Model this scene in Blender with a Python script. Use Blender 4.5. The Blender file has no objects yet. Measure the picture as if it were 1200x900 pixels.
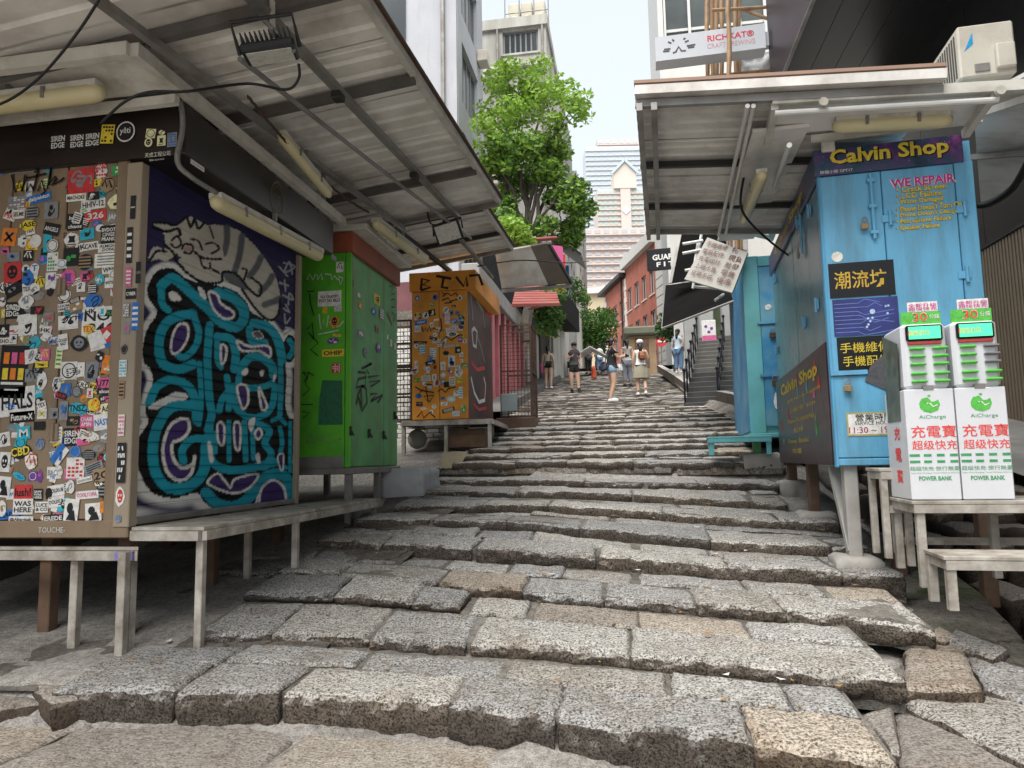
import bpy, bmesh, math, random
import numpy as np
from mathutils import Vector, Matrix, noise as mnoise
R_ = math.radians
scene = bpy.context.scene
col = scene.collection
rnd = random.Random(7)

# ------------------------------------------------------------------ camera
FPX, CXP, CYP = 832.0, 600.0, 450.0          # focal length and centre in photo pixels (1200 x 900)
CAM = Vector((0.0, 0.0, 1.38))
YAW, PITCH, ROLL = R_(9.2), math.atan(89 / 832), 0.018
_F = Vector((-math.sin(YAW), math.cos(YAW), 0)); _RT = Vector((math.cos(YAW), math.sin(YAW), 0)); _Z = Vector((0, 0, 1))
_FW = _F * math.cos(PITCH) + _Z * math.sin(PITCH)
_UP = -_F * math.sin(PITCH) + _Z * math.cos(PITCH)
cam_data = bpy.data.cameras.new("camera"); cam = bpy.data.objects.new("camera", cam_data); col.objects.link(cam)
_cx = _RT * math.cos(ROLL) - _UP * math.sin(ROLL); _cy = _RT * math.sin(ROLL) + _UP * math.cos(ROLL)
m = Matrix((_cx, _cy, -_FW)).transposed().to_4x4(); m.translation = CAM
cam.matrix_world = m
cam_data.sensor_width = 36.0; cam_data.lens = FPX / 1200 * 36
cam_data.clip_start = 0.05; cam_data.clip_end = 2000
scene.camera = cam

# ------------------------------------------------------------------ world, sun, exposure
SUN_EL, SUN_AZ = R_(66), R_(186)
w = bpy.data.worlds.new("World"); scene.world = w; w.use_nodes = True
nt = w.node_tree; nt.nodes.clear()
o_ = nt.nodes.new("ShaderNodeOutputWorld"); bg = nt.nodes.new("ShaderNodeBackground"); sk = nt.nodes.new("ShaderNodeTexSky")
hs = nt.nodes.new("ShaderNodeHueSaturation"); mxw = nt.nodes.new("ShaderNodeMix")
sk.sky_type = 'NISHITA'; sk.sun_disc = False; sk.sun_elevation = SUN_EL; sk.sun_rotation = SUN_AZ
sk.air_density = 1.0; sk.dust_density = 4.0; sk.ozone_density = 2.0
hs.inputs['Saturation'].default_value = 0.45
mxw.data_type = 'RGBA'; mxw.inputs[0].default_value = 0.6      # thick even cloud over the clear sky
mxw.inputs[7].default_value = (7.7, 8.4, 9.0, 1)
nt.links.new(sk.outputs[0], hs.inputs['Color']); nt.links.new(hs.outputs[0], mxw.inputs[6])
nt.links.new(mxw.outputs[2], bg.inputs[0]); bg.inputs[1].default_value = 0.058
nt.links.new(bg.outputs[0], o_.inputs[0])
sl = bpy.data.lights.new("sun", 'SUN'); sl.energy = 3.0; sl.angle = R_(60); sl.color = (1.0, 0.965, 0.91)
so = bpy.data.objects.new("sun", sl); col.objects.link(so)
sd = Vector((math.sin(SUN_AZ) * math.cos(SUN_EL), math.cos(SUN_AZ) * math.cos(SUN_EL), math.sin(SUN_EL)))
so.rotation_euler = sd.to_track_quat('Z', 'Y').to_euler(); so.location = (0, -5, 30)
vs = scene.view_settings
vs.view_transform = 'Standard'; vs.look = 'None'; vs.gamma = 1.0; vs.exposure = 1.5; vs.use_curve_mapping = False
scene.cycles.use_denoising = True
scene.cycles.max_bounces = 6; scene.cycles.diffuse_bounces = 4

# ------------------------------------------------------------------ pixel -> place
def ray(px, py):
    u = (px - CXP) / FPX; v = (CYP - py) / FPX
    u2 = u * math.cos(ROLL) + v * math.sin(ROLL); v2 = -u * math.sin(ROLL) + v * math.cos(ROLL)
    return _RT * u2 + _UP * v2 + _FW
def at_z(px, py, z):
    d = ray(px, py); t = (z - CAM.z) / d.z; return CAM + d * t
def at_x(px, py, x):
    d = ray(px, py); return CAM + d * (x / d.x)
def at_y(px, py, y):
    d = ray(px, py); return CAM + d * (y / d.y)
def at_plane(px, py, p, n):
    d = ray(px, py); t = (Vector(p) - CAM).dot(n) / d.dot(n); return CAM + d * t
def at_d(px, py, dist):          # horizontal depth along the view
    d = ray(px, py); return CAM + d * (dist / d.dot(_F))

# ------------------------------------------------------------------ materials
MATS = {}
def _new(name):
    ma = bpy.data.materials.new(name); ma.use_nodes = True
    n = ma.node_tree; b = n.nodes['Principled BSDF']; return ma, n, b
def N(n, t, **k):
    x = n.nodes.new(t)
    for a, v in k.items(): setattr(x, a, v)
    return x
def mixc(n, fac, a, b, blend='MIX'):
    x = N(n, 'ShaderNodeMix', data_type='RGBA', blend_type=blend)
    for s, v in ((x.inputs[0], fac), (x.inputs[6], a), (x.inputs[7], b)):
        if hasattr(v, 'is_output'): n.links.new(v, s)
        elif isinstance(v, (int, float)): s.default_value = v
        else: s.default_value = (*v[:3], 1)
    return x.outputs[2]
def ramp(n, src, stops):
    x = N(n, 'ShaderNodeValToRGB'); el = x.color_ramp.elements
    while len(el) < len(stops): el.new(0.5)
    for e, (p, c) in zip(el, stops):
        e.position = p; e.color = (c, c, c, 1) if isinstance(c, (int, float)) else (*c, 1)
    n.links.new(src, x.inputs[0]); return x.outputs[0]
def tex(n, scale, detail=3, rough=0.55, stretch=None, offset=None, kind='noise'):
    g = N(n, 'ShaderNodeNewGeometry'); src = g.outputs['Position']
    if stretch:
        mp = N(n, 'ShaderNodeMapping'); mp.inputs['Scale'].default_value = stretch
        n.links.new(src, mp.inputs[0]); src = mp.outputs[0]
    if kind == 'noise':
        t = N(n, 'ShaderNodeTexNoise'); t.inputs['Scale'].default_value = scale; t.inputs['Detail'].default_value = detail; t.inputs['Roughness'].default_value = rough
        n.links.new(src, t.inputs['Vector']); return t.outputs[0]
    t = N(n, 'ShaderNodeTexVoronoi'); t.inputs['Scale'].default_value = scale
    n.links.new(src, t.inputs['Vector']); return t.outputs['Distance']
def bump(n, b, h, strength=0.3, dist=0.02):
    x = N(n, 'ShaderNodeBump'); x.inputs['Strength'].default_value = strength; x.inputs['Distance'].default_value = dist
    n.links.new(h, x.inputs['Height']); n.links.new(x.outputs[0], b.inputs['Normal'])
def pm(name, c, rough=0.6, metal=0.0, var=0.18, scale=3.0, dirt=None, dirt_amt=0.0, dscale=1.6, streak=False, bmp=0.12, bscale=40, spec=0.4, attr=None):
    """paint, wood, plaster, metal: a base colour with uneven tone, dirt in patches or runs, fine relief"""
    if name in MATS: return MATS[name]
    ma, n, b = _new(name)
    base = None
    if attr:
        at = N(n, 'ShaderNodeVertexColor', layer_name=attr); base = at.outputs[0]
    else:
        rgb = N(n, 'ShaderNodeRGB'); rgb.outputs[0].default_value = (*c, 1); base = rgb.outputs[0]
    t1 = tex(n, scale, 4)
    k = ramp(n, t1, [(0.3, 1 - var), (0.7, 1.0)])
    out = mixc(n, 1.0, base, k, 'MULTIPLY')
    if dirt_amt > 0:
        t2 = tex(n, dscale, 6, 0.65, stretch=(3.0, 3.0, 0.35) if streak else None)
        f = ramp(n, t2, [(max(0.0, 0.62 - dirt_amt * 0.5), 0.0), (min(1.0, 0.86 - dirt_amt * 0.25), min(1, 0.45 + dirt_amt))])
        out = mixc(n, f, out, dirt or (0.06, 0.05, 0.04))
    n.links.new(out, b.inputs['Base Color'])
    b.inputs['Roughness'].default_value = rough; b.inputs['Metallic'].default_value = metal
    b.inputs['Specular IOR Level'].default_value = spec
    if bmp > 0: bump(n, b, tex(n, bscale, 3), bmp, 0.01)
    MATS[name] = ma; return ma
def flat(name, c, rough=0.5, spec=0.3):
    if name in MATS: return MATS[name]
    ma, n, b = _new(name)
    k = ramp(n, tex(n, 26.0, 5, 0.7), [(0.28, 0.62), (0.55, 1.0)])
    n.links.new(mixc(n, 1.0, c, k, 'MULTIPLY'), b.inputs['Base Color'])
    b.inputs['Roughness'].default_value = rough; b.inputs['Specular IOR Level'].default_value = spec
    MATS[name] = ma; return ma
def glow(name, c, s):
    ma, n, b = _new(name); b.inputs['Base Color'].default_value = (*c, 1)
    b.inputs['Emission Color'].default_value = (*c, 1); b.inputs['Emission Strength'].default_value = s
    MATS[name] = ma; return ma

# ------------------------------------------------------------------ mesh helper
_TXT = {}
def text_geo(s, bold=0.0):
    k = (s, bold)
    if k in _TXT: return _TXT[k]
    cu = bpy.data.curves.new('t', 'FONT'); cu.body = s; cu.resolution_u = 2; cu.offset = bold; cu.space_line = 0.9
    cu.align_x = 'CENTER'; cu.align_y = 'CENTER'
    ob = bpy.data.objects.new('t', cu); me = bpy.data.meshes.new_from_object(ob)
    vv = [(v.co.x, v.co.y) for v in me.vertices]; ff = [tuple(p.vertices) for p in me.polygons]
    bpy.data.objects.remove(ob); bpy.data.curves.remove(cu); bpy.data.meshes.remove(me)
    if vv:
        x0 = min(v[0] for v in vv); x1 = max(v[0] for v in vv); y0 = min(v[1] for v in vv); y1 = max(v[1] for v in vv)
        vv = [(a - (x0 + x1) / 2, b - (y0 + y1) / 2) for a, b in vv]; wh = (x1 - x0, y1 - y0)
    else: wh = (1, 1)
    _TXT[k] = (vv, ff, wh); return _TXT[k]

class MB:
    def __init__(s, T=None):
        s.v = []; s.f = []; s.mi = []; s.mats = []; s.T = T or Matrix.Identity(4)
    def m(s, mat):
        if mat not in s.mats: s.mats.append(mat)
        return s.mats.index(mat)
    def add(s, pts, faces, mat):
        o = len(s.v); s.v += [s.T @ Vector(p) for p in pts]; i = s.m(mat)
        for f in faces: s.f.append(tuple(o + k for k in f)); s.mi.append(i)
        return s
    def poly(s, pts, mat): return s.add(pts, [tuple(range(len(pts)))], mat)
    def box(s, lo, hi, mat):
        a, b = lo, hi
        p = [(x, y, z) for z in (a[2], b[2]) for y in (a[1], b[1]) for x in (a[0], b[0])]
        return s.add(p, [(0, 2, 3, 1), (4, 5, 7, 6), (0, 1, 5, 4), (2, 6, 7, 3), (0, 4, 6, 2), (1, 3, 7, 5)], mat)
    def bbox(s, lo, hi, mat, b=0.01):
        """box with chamfered edges"""
        c = [(lo[i] + hi[i]) / 2 for i in range(3)]; h = [(hi[i] - lo[i]) / 2 for i in range(3)]
        b = min(b, *[x * 0.9 for x in h]); P = []; idx = {}
        for sx in (-1, 1):
            for sy in (-1, 1):
                for sz in (-1, 1):
                    for ax in range(3):
                        q = [h[0] - b, h[1] - b, h[2] - b]; q[ax] += b
                        idx[(sx, sy, sz, ax)] = len(P); P.append((c[0] + sx * q[0], c[1] + sy * q[1], c[2] + sz * q[2]))
        F = []
        I = lambda sx, sy, sz, a: idx[(sx, sy, sz, a)]
        for q in (-1, 1):
            F.append([I(q, -1, -1, 0), I(q, 1, -1, 0), I(q, 1, 1, 0), I(q, -1, 1, 0)][::q])
            F.append([I(-1, q, -1, 1), I(1, q, -1, 1), I(1, q, 1, 1), I(-1, q, 1, 1)][::-q])
            F.append([I(-1, -1, q, 2), I(1, -1, q, 2), I(1, 1, q, 2), I(-1, 1, q, 2)][::q])
            for r in (-1, 1):
                F.append([I(q, r, -1, 0), I(q, r, 1, 0), I(q, r, 1, 1), I(q, r, -1, 1)])
                F.append([I(q, -1, r, 0), I(q, 1, r, 0), I(q, 1, r, 2), I(q, -1, r, 2)])
                F.append([I(-1, q, r, 1), I(1, q, r, 1), I(1, q, r, 2), I(-1, q, r, 2)])
                for t in (-1, 1): F.append([I(q, r, t, 0), I(q, r, t, 1), I(q, r, t, 2)])
        return s.add(P, [tuple(f) for f in F], mat)
    def bar(s, p0, p1, w, h, mat, up=(0, 0, 1)):
        p0, p1 = Vector(p0), Vector(p1); d = (p1 - p0).normalized(); u = Vector(up)
        if abs(d.dot(u)) > 0.98: u = Vector((0, 1, 0))
        sx = d.cross(u).normalized() * (w / 2); sz = sx.cross(d).normalized() * (h / 2)
        P = [p0 - sx - sz, p0 + sx - sz, p0 + sx + sz, p0 - sx + sz, p1 - sx - sz, p1 + sx - sz, p1 + sx + sz, p1 - sx + sz]
        return s.add(P, [(0, 1, 2, 3), (7, 6, 5, 4), (0, 4, 5, 1), (1, 5, 6, 2), (2, 6, 7, 3), (3, 7, 4, 0)], mat)
    def tube(s, pts, r, mat, seg=8, r1=None, cap=True):
        pts = [Vector(p) for p in pts]; n = len(pts); P = []; F = []
        rs = r if isinstance(r, (list, tuple)) else [r + ((r1 if r1 is not None else r) - r) * i / max(1, n - 1) for i in range(n)]
        up = None
        for i, p in enumerate(pts):
            d = (pts[min(i + 1, n - 1)] - pts[max(i - 1, 0)]).normalized()
            if up is None: up = Vector((0, 0, 1)) if abs(d.z) < 0.9 else Vector((1, 0, 0))
            a = d.cross(up)
            if a.length < 1e-5: a = d.cross(Vector((0.3, 1, 0.2)))
            a.normalize(); b = a.cross(d); up = b
            for k in range(seg):
                t = 2 * math.pi * k / seg; P.append(p + (a * math.cos(t) + b * math.sin(t)) * rs[i])
        for i in range(n - 1):
            for k in range(seg):
                F.append((i * seg + k, i * seg + (k + 1) % seg, (i + 1) * seg + (k + 1) % seg, (i + 1) * seg + k))
        if cap: F.append(tuple(range(seg))[::-1]); F.append(tuple((n - 1) * seg + k for k in range(seg)))
        return s.add(P, F, mat)
    def lathe(s, c, prof, mat, seg=16, axis='z'):
        P = []; F = []
        for r, z in prof:
            for k in range(seg):
                t = 2 * math.pi * k / seg; q = (r * math.cos(t), r * math.sin(t), z)
                if axis == 'y': q = (q[0], -q[2], q[1])
                if axis == 'x': q = (q[2], q[0], q[1])
                P.append((c[0] + q[0], c[1] + q[1], c[2] + q[2]))
        for i in range(len(prof) - 1):
            for k in range(seg): F.append((i * seg + k, i * seg + (k + 1) % seg, (i + 1) * seg + (k + 1) % seg, (i + 1) * seg + k))
        F.append(tuple(range(seg))[::-1]); F.append(tuple((len(prof) - 1) * seg + k for k in range(seg)))
        return s.add(P, F, mat)
    def prism(s, pts, off, mat):
        """polygon pts (3D) extruded by vector off"""
        n = len(pts); o = Vector(off); P = [Vector(p) for p in pts] + [Vector(p) + o for p in pts]
        F = [tuple(range(n))[::-1], tuple(range(n, 2 * n))] + [(i, (i + 1) % n, n + (i + 1) % n, n + i) for i in range(n)]
        return s.add(P, F, mat)
    def ball(s, c, r, mat, seg=10, rings=7):
        rr = r if isinstance(r, (list, tuple)) else (r, r, r); P = []; F = []
        for i in range(rings + 1):
            a = math.pi * i / rings
            for k in range(seg):
                t = 2 * math.pi * k / seg
                P.append((c[0] + rr[0] * math.sin(a) * math.cos(t), c[1] + rr[1] * math.sin(a) * math.sin(t), c[2] + rr[2] * math.cos(a)))
        for i in range(rings):
            for k in range(seg): F.append((i * seg + k, (i + 1) * seg + k, (i + 1) * seg + (k + 1) % seg, i * seg + (k + 1) % seg))
        return s.add(P, F, mat)
    # flat print in a plane: frame = (origin, x axis, y axis, normal), all in this builder's space
    def P2(s, fr, x, y, e=0.0): return fr[0] + fr[1] * x + fr[2] * y + fr[3] * e
    def print_poly(s, fr, pts, mat, e=0.002): return s.poly([s.P2(fr, x, y, e) for x, y in pts], mat)
    def print_rect(s, fr, x, y, w, h, mat, e=0.002, rot=0.0):
        c, q = math.cos(rot), math.sin(rot)
        return s.print_poly(fr, [(x + a * w / 2 * c - b * h / 2 * q, y + a * w / 2 * q + b * h / 2 * c) for a, b in ((-1, -1), (1, -1), (1, 1), (-1, 1))], mat, e)
    def print_disc(s, fr, x, y, rx, mat, e=0.002, ry=None, n=18, a0=0.0, a1=6.2832):
        ry = ry or rx
        return s.print_poly(fr, [(x + rx * math.cos(a0 + (a1 - a0) * k / n), y + ry * math.sin(a0 + (a1 - a0) * k / n)) for k in range(n)], mat, e)
    def print_text(s, fr, txt, x, y, h, mat, e=0.004, w=None, rot=0.0, bold=0.0, line_h=None):
        vv, ff, wh = text_geo(txt, bold)
        ky = h / max(wh[1], 1e-4); kx = (w / max(wh[0], 1e-4)) if w else ky
        c, q = math.cos(rot), math.sin(rot)
        return s.add([s.P2(fr, x + a * kx * c - b * ky * q, y + a * kx * q + b * ky * c, e) for a, b in vv], ff, mat)
    def print_line(s, fr, pts, wd, mat, e=0.004, close=False):
        P = []; F = []
        q = list(pts) + ([pts[0]] if close else [])
        for i, (x, y) in enumerate(q):
            a = q[max(i - 1, 0)]; b = q[min(i + 1, len(q) - 1)]; dx, dy = b[0] - a[0], b[1] - a[1]; L = math.hypot(dx, dy) or 1
            nx, ny = -dy / L * wd / 2, dx / L * wd / 2
            P += [s.P2(fr, x + nx, y + ny, e), s.P2(fr, x - nx, y - ny, e)]
        for i in range(len(q) - 1): F.append((2 * i, 2 * i + 1, 2 * i + 3, 2 * i + 2))
        return s.add(P, F, mat)
    def build(s, name, parent=None, base=None, smooth=False, label=None, cat=None, group=None, kind=None):
        if parent is not None: base = BASE[parent.name]
        elif base is None:
            xs = [v.x for v in s.v]; ys = [v.y for v in s.v]; zs = [v.z for v in s.v]
            base = Vector(((min(xs) + max(xs)) / 2, (min(ys) + max(ys)) / 2, min(zs)))
        base = Vector(base)
        me = bpy.data.meshes.new(name); me.from_pydata([tuple(v - base) for v in s.v], [], s.f)
        for ma in s.mats: me.materials.append(ma)
        me.polygons.foreach_set('material_index', s.mi)
        if smooth: me.polygons.foreach_set('use_smooth', [True] * len(me.polygons))
        me.update()
        return link(name, me, parent, base, label, cat, group, kind)
BASE = {}
def link(name, data, parent=None, base=(0, 0, 0), label=None, cat=None, group=None, kind=None):
    o = bpy.data.objects.new(name, data); col.objects.link(o)
    if parent is not None: o.parent = parent
    else: o.location = base
    BASE[o.name] = Vector(base)
    return tag(o, label, cat, group, kind)
def tag(o, label=None, cat=None, group=None, kind=None):
    for k, v in (('label', label), ('category', cat), ('group', group), ('kind', kind)):
        if v: o[k] = v
    return o
def thing(name, base, label, cat, group=None): return link(name, None, None, base, label, cat, group)
def smooth_by_angle(o, ang=40):
    me = o.data
    me.polygons.foreach_set('use_smooth', [True] * len(me.polygons))
    try: me.set_sharp_from_angle(angle=R_(ang))
    except Exception: pass
def frame(o, xd, yd):
    o, xd, yd = Vector(o), Vector(xd).normalized(), Vector(yd).normalized()
    return (o, xd, yd, xd.cross(yd).normalized())
def fr_map(fr, P):
    d = Vector(P) - fr[0]; return d.dot(fr[1]), d.dot(fr[2])
def fr_pix(fr, px, py):
    """photo pixel -> flat coordinates on a plane of the scene"""
    return fr_map(fr, at_plane(px, py, fr[0], fr[3]))
def nz(p, s=1.0): return mnoise.noise(Vector(p) * s)
# ------------------------------------------------------------------ stone and ground materials
def stone_mat(name, light, dark, tan, amt):
    ma, n, b = _new(name)
    oi = N(n, 'ShaderNodeObjectInfo')
    sp = tex(n, 78, 4, 0.75)
    sp2 = tex(n, 34, 4, 0.7, stretch=(0.7, 1.6, 1.2))
    f1 = ramp(n, sp, [(0.40, 0.0), (0.54, 1.0)])
    f2 = ramp(n, sp2, [(0.34, 0.0), (0.54, 1.0)])
    c1 = mixc(n, f1, dark, light)
    c2 = mixc(n, mixc(n, 1.0, f2, (0.62, 0.62, 0.62), 'MULTIPLY'), mixc(n, 1.0, c1, (0.42, 0.40, 0.38), 'MULTIPLY'), c1)
    # every stone its own tint, warm stains in patches
    t = tex(n, 1.7, 5, 0.7)
    f3 = ramp(n, t, [(0.5, 0.0), (0.72, amt)])
    c3 = mixc(n, f3, c2, mixc(n, 1.0, c2, tan, 'MULTIPLY'))
    rr = ramp(n, oi.outputs['Random'], [(0.0, (0.52, 0.53, 0.56)), (0.25, (1.05, 1.03, 1.0)), (0.5, (0.68, 0.67, 0.67)), (0.75, (1.12, 1.09, 1.03)), (1.0, (0.74, 0.70, 0.65))])
    c4 = mixc(n, 0.85, c3, mixc(n, 1.0, c3, rr, 'MULTIPLY'))
    # riser shade painted in: upright broken faces, which are rougher, darkened brown
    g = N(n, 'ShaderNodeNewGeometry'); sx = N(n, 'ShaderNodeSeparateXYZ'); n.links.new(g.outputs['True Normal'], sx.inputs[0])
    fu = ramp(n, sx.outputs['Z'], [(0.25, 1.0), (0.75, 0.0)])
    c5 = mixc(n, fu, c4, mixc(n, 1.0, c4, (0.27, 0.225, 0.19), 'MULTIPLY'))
    # worn dark patches
    t4 = ramp(n, tex(n, 3.4, 7, 0.75), [(0.49, 0.0), (0.68, 0.6)])
    c6 = mixc(n, t4, c5, mixc(n, 1.0, c5, (0.5, 0.47, 0.44), 'MULTIPLY'))
    n.links.new(c6, b.inputs['Base Color'])
    b.inputs['Roughness'].default_value = 0.82; b.inputs['Specular IOR Level'].default_value = 0.35
    h = N(n, 'ShaderNodeMath', operation='ADD'); n.links.new(sp, h.inputs[0]); n.links.new(sp2, h.inputs[1])
    bump(n, b, h.outputs[0], 0.9, 0.012)
    MATS[name] = ma; return ma
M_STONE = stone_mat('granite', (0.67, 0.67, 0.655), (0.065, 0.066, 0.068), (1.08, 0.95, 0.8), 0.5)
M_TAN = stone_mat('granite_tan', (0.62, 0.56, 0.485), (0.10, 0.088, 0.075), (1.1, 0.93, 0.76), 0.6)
def ground_mat(name, light, mid, dark, crack=0.0, moss=0.0):
    """worn cement: pebbly grain, stains at several sizes, hair cracks, a little moss"""
    ma, n, b = _new(name)
    g1 = tex(n, 130, 3, 0.7); g2 = tex(n, 26, 5, 0.7); g3 = tex(n, 4.5, 6, 0.7); g4 = tex(n, 1.1, 4, 0.6)
    c = mixc(n, ramp(n, g3, [(0.36, 0.0), (0.62, 1.0)]), mid, light)
    c = mixc(n, ramp(n, g4, [(0.42, 0.0), (0.66, 0.75)]), c, dark)
    c = mixc(n, 1.0, c, ramp(n, g1, [(0.34, 0.45), (0.56, 1.12)]), 'MULTIPLY')
    c = mixc(n, 1.0, c, ramp(n, g2, [(0.33, 0.55), (0.56, 1.08)]), 'MULTIPLY')
    if moss: c = mixc(n, ramp(n, tex(n, 2.3, 6, 0.7), [(0.50, 0.0), (0.64, moss)]), c, (0.05, 0.075, 0.02))
    h = N(n, 'ShaderNodeMath', operation='ADD'); n.links.new(g1, h.inputs[0]); n.links.new(g2, h.inputs[1]); hh = h.outputs[0]
    if crack:
        g = N(n, 'ShaderNodeNewGeometry'); vo = N(n, 'ShaderNodeTexVoronoi', feature='DISTANCE_TO_EDGE'); vo.inputs['Scale'].default_value = crack
        wv = N(n, 'ShaderNodeMix', data_type='VECTOR'); wv.inputs[0].default_value = 0.22; nn = N(n, 'ShaderNodeTexNoise'); nn.inputs['Scale'].default_value = 5.0
        n.links.new(g.outputs['Position'], nn.inputs['Vector']); n.links.new(g.outputs['Position'], wv.inputs[4]); n.links.new(nn.outputs['Color'], wv.inputs[5]); n.links.new(wv.outputs[1], vo.inputs['Vector'])
        k = ramp(n, vo.outputs['Distance'], [(0.0, 0.22), (0.016, 1.0)]); c = mixc(n, 1.0, c, k, 'MULTIPLY')
    n.links.new(c, b.inputs['Base Color']); b.inputs['Roughness'].default_value = 0.88; b.inputs['Specular IOR Level'].default_value = 0.3
    bump(n, b, hh, 0.9, 0.012); MATS[name] = ma; return ma
M_MORTAR = ground_mat('mortar', (0.27, 0.25, 0.22), (0.16, 0.145, 0.125), (0.06, 0.054, 0.046))
M_CONC = ground_mat('old_concrete', (0.28, 0.255, 0.225), (0.18, 0.165, 0.145), (0.08, 0.072, 0.062), 1.4)
M_EARTH = ground_mat('ground_earth', (0.40, 0.38, 0.35), (0.30, 0.28, 0.26), (0.18, 0.165, 0.15))
M_MOSS = ground_mat('mossy_concrete', (0.23, 0.21, 0.18), (0.15, 0.135, 0.115), (0.07, 0.065, 0.052), 1.7, 0.85)
M_ROAD = pm('asphalt', (0.07, 0.07, 0.07), 0.9, var=0.3, scale=4, bmp=0.4)

# ------------------------------------------------------------------ profile of the stair street
LIP_Y = [843, 761, 697, 650, 619, 594, 577, 563, 551, 540, 530, 521, 515, 509, 503, 498, 492]
LIP_D = [832 * 1.785 / (y - 386) for y in LIP_Y]
TOP_D = 47.0
def zc(d):
    """height of the stair surface on its middle line at depth d"""
    if d < 14.5: return 0.18 * d - 0.405
    if d < TOP_D: return 0.18 * 14.5 - 0.405 + 0.155 * (d - 14.5)
    return 0.18 * 14.5 - 0.405 + 0.155 * (TOP_D - 14.5)
LIPS_PX = [
 [(60, 806), (96, 808), (267, 809), (394, 812), (533, 822), (664, 842), (811, 861), (1053, 890)],
 [(222, 741), (333, 739), (417, 744), (540, 751), (600, 754), (700, 762), (860, 778), (951, 784), (1062, 794)],
 [(247, 667), (360, 668), (450, 672), (507, 680), (600, 690), (700, 697), (800, 706), (945, 717), (1040, 722), (1098, 736)],
 [(372, 630), (460, 637), (600, 645), (700, 650), (800, 659), (940, 667), (1062, 671)],
 [(412, 607), (460, 606), (560, 607), (638, 610), (700, 619), (800, 628), (895, 636), (1018, 638)],
 [(462, 591), (560, 590), (638, 590), (700, 594), (800, 600), (900, 609), (985, 612)],
 [(476, 573), (560, 574), (638, 575), (700, 577), (800, 582), (925, 589)],
 [(500, 561), (600, 561), (700, 563), (820, 565), (912, 566)],
 [(512, 551), (600, 550), (700, 551), (820, 553), (915, 552)],
 [(530, 541), (640, 540), (700, 540), (820, 540), (905, 540)]]
LIPS = []          # each: (list of (X, Y), z at lip)
for i, pl in enumerate(LIPS_PX):
    z = zc(LIP_D[i]) if i else 0.19
    if i < 2:
        LIPS.append(([tuple(at_z(px, py, z).xy) for px, py in pl], [z] * len(pl)))
    else:            # the edge runs nearly straight across the street and sags towards the gutter
        q = at_z(700, LIP_Y[i], z) if i < 9 else at_d(700, LIP_Y[i], LIP_D[i])
        mm = float(np.interp(i, [2, 4, 9], [-0.2, -0.15, -0.05])); nn = Vector((mm, -1, 0))
        S = [at_plane(px, py, q, nn) for px, py in pl]
        LIPS.append(([(p.x, p.y) for p in S], [p.z for p in S]))
# higher up, where the eye is level with the treads, the flight goes on nearly square to the street
def edges_at(Y):
    l = np.interp(Y, [8.0, 9.0, 10.5, 12.2, 15, 18, 25, 47], [-2.3, -2.45, -2.5, -2.55, -2.75, -2.9, -3.1, -3.6])
    r = np.interp(Y, [8.0, 9.0, 10.5, 12.2, 15, 18, 25, 47], [2.5, 2.55, 2.45, 2.2, 2.0, 1.8, 1.8, 2.4])
    return float(l), float(r)
ds = LIP_D[10:]
while ds[-1] < TOP_D - 0.8: ds.append(ds[-1] + 0.62 + 0.1 * math.sin(len(ds) * 2.3))
for d in ds:
    Y = d * 1.003; l, r = edges_at(Y); n_ = 7
    wob = 0.05 if d < 20 else 0.03
    rot = -0.035
    LIPS.append(([(l + (r - l) * k / n_, Y + rot * (l + (r - l) * k / n_ + 0.3) + wob * nz((k * 0.7, d * 3.1, 1.7))) for k in range(n_ + 1)], [zc(d)] * (n_ + 1)))
NL = len(LIPS)
def resample(pl, n):
    P = np.array(pl); s = np.concatenate([[0], np.cumsum(np.hypot(*np.diff(P, axis=0).T))])
    t = np.linspace(0, s[-1], n); return np.stack([np.interp(t, s, P[:, 0]), np.interp(t, s, P[:, 1])], 1)
def lip_at(i, X):
    P = LIPS[i][0]; xs = [p[0] for p in P]; ys = [p[1] for p in P]
    if X <= xs[0]: return ys[0] + (ys[1] - ys[0]) / (xs[1] - xs[0]) * (X - xs[0]) * 0.5
    if X >= xs[-1]: return ys[-1] + (ys[-1] - ys[-2]) / (xs[-1] - xs[-2]) * (X - xs[-1]) * 0.5
    return float(np.interp(X, xs, ys))
def lipz(i, X):
    return float(np.interp(X, [p[0] for p in LIPS[i][0]], LIPS[i][1]))
RISE = [0.17] + [0.065, 0.065, 0.10, 0.09, 0.09, 0.075, 0.08, 0.072] + [0.075] * 120       # upright part of each step; the tread slopes for the rest
# ------------------------------------------------------------------ the ground sheet, reaching far beyond the street
def smooth_z(x, y):
    xx = max(-5.0, min(3.2, x))
    ys = [lip_at(i, xx) for i in range(NL)]
    if y < ys[0]: return 0.0 if y < ys[0] - 0.02 else 0.1
    return float(np.interp(y, ys, [lipz(i, xx) for i in range(NL)]))
def terrain_z(x, y):
    if y > TOP_D + 1 or y < 0 or abs(x) > 20: return (zc(max(2.3, y)) - 0.05) if y > 2.3 else -0.03
    z = smooth_z(x, y)
    z = z - 0.13 if z > 0.1 else -0.03
    if x < -2.4 and 3.5 < y < 9.5: z += 0.07 * min(1, (-2.4 - x) / 0.6)
    if x > 0.7 and 2.6 < y < 8: z -= 0.13 * min(1, (x - 0.7) / 0.4) * min(1, (8 - y) / 1.0)
    if x > 2.3 and 3.0 < y < 14: z -= 0.5 * min(1, (x - 2.3) / 0.35) * min(1, (y - 3.0) / 1.0)
    return z
gx = list(np.concatenate([[-900, -300, -90, -30, -14, -9], np.linspace(-7, 7, 57), [9, 14, 30, 90, 300, 900]]))
gy = list(np.concatenate([[-900, -200, -40, -8], np.linspace(0, 16, 65), np.linspace(17, 50, 34), [60, 90, 200, 900]]))
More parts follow.
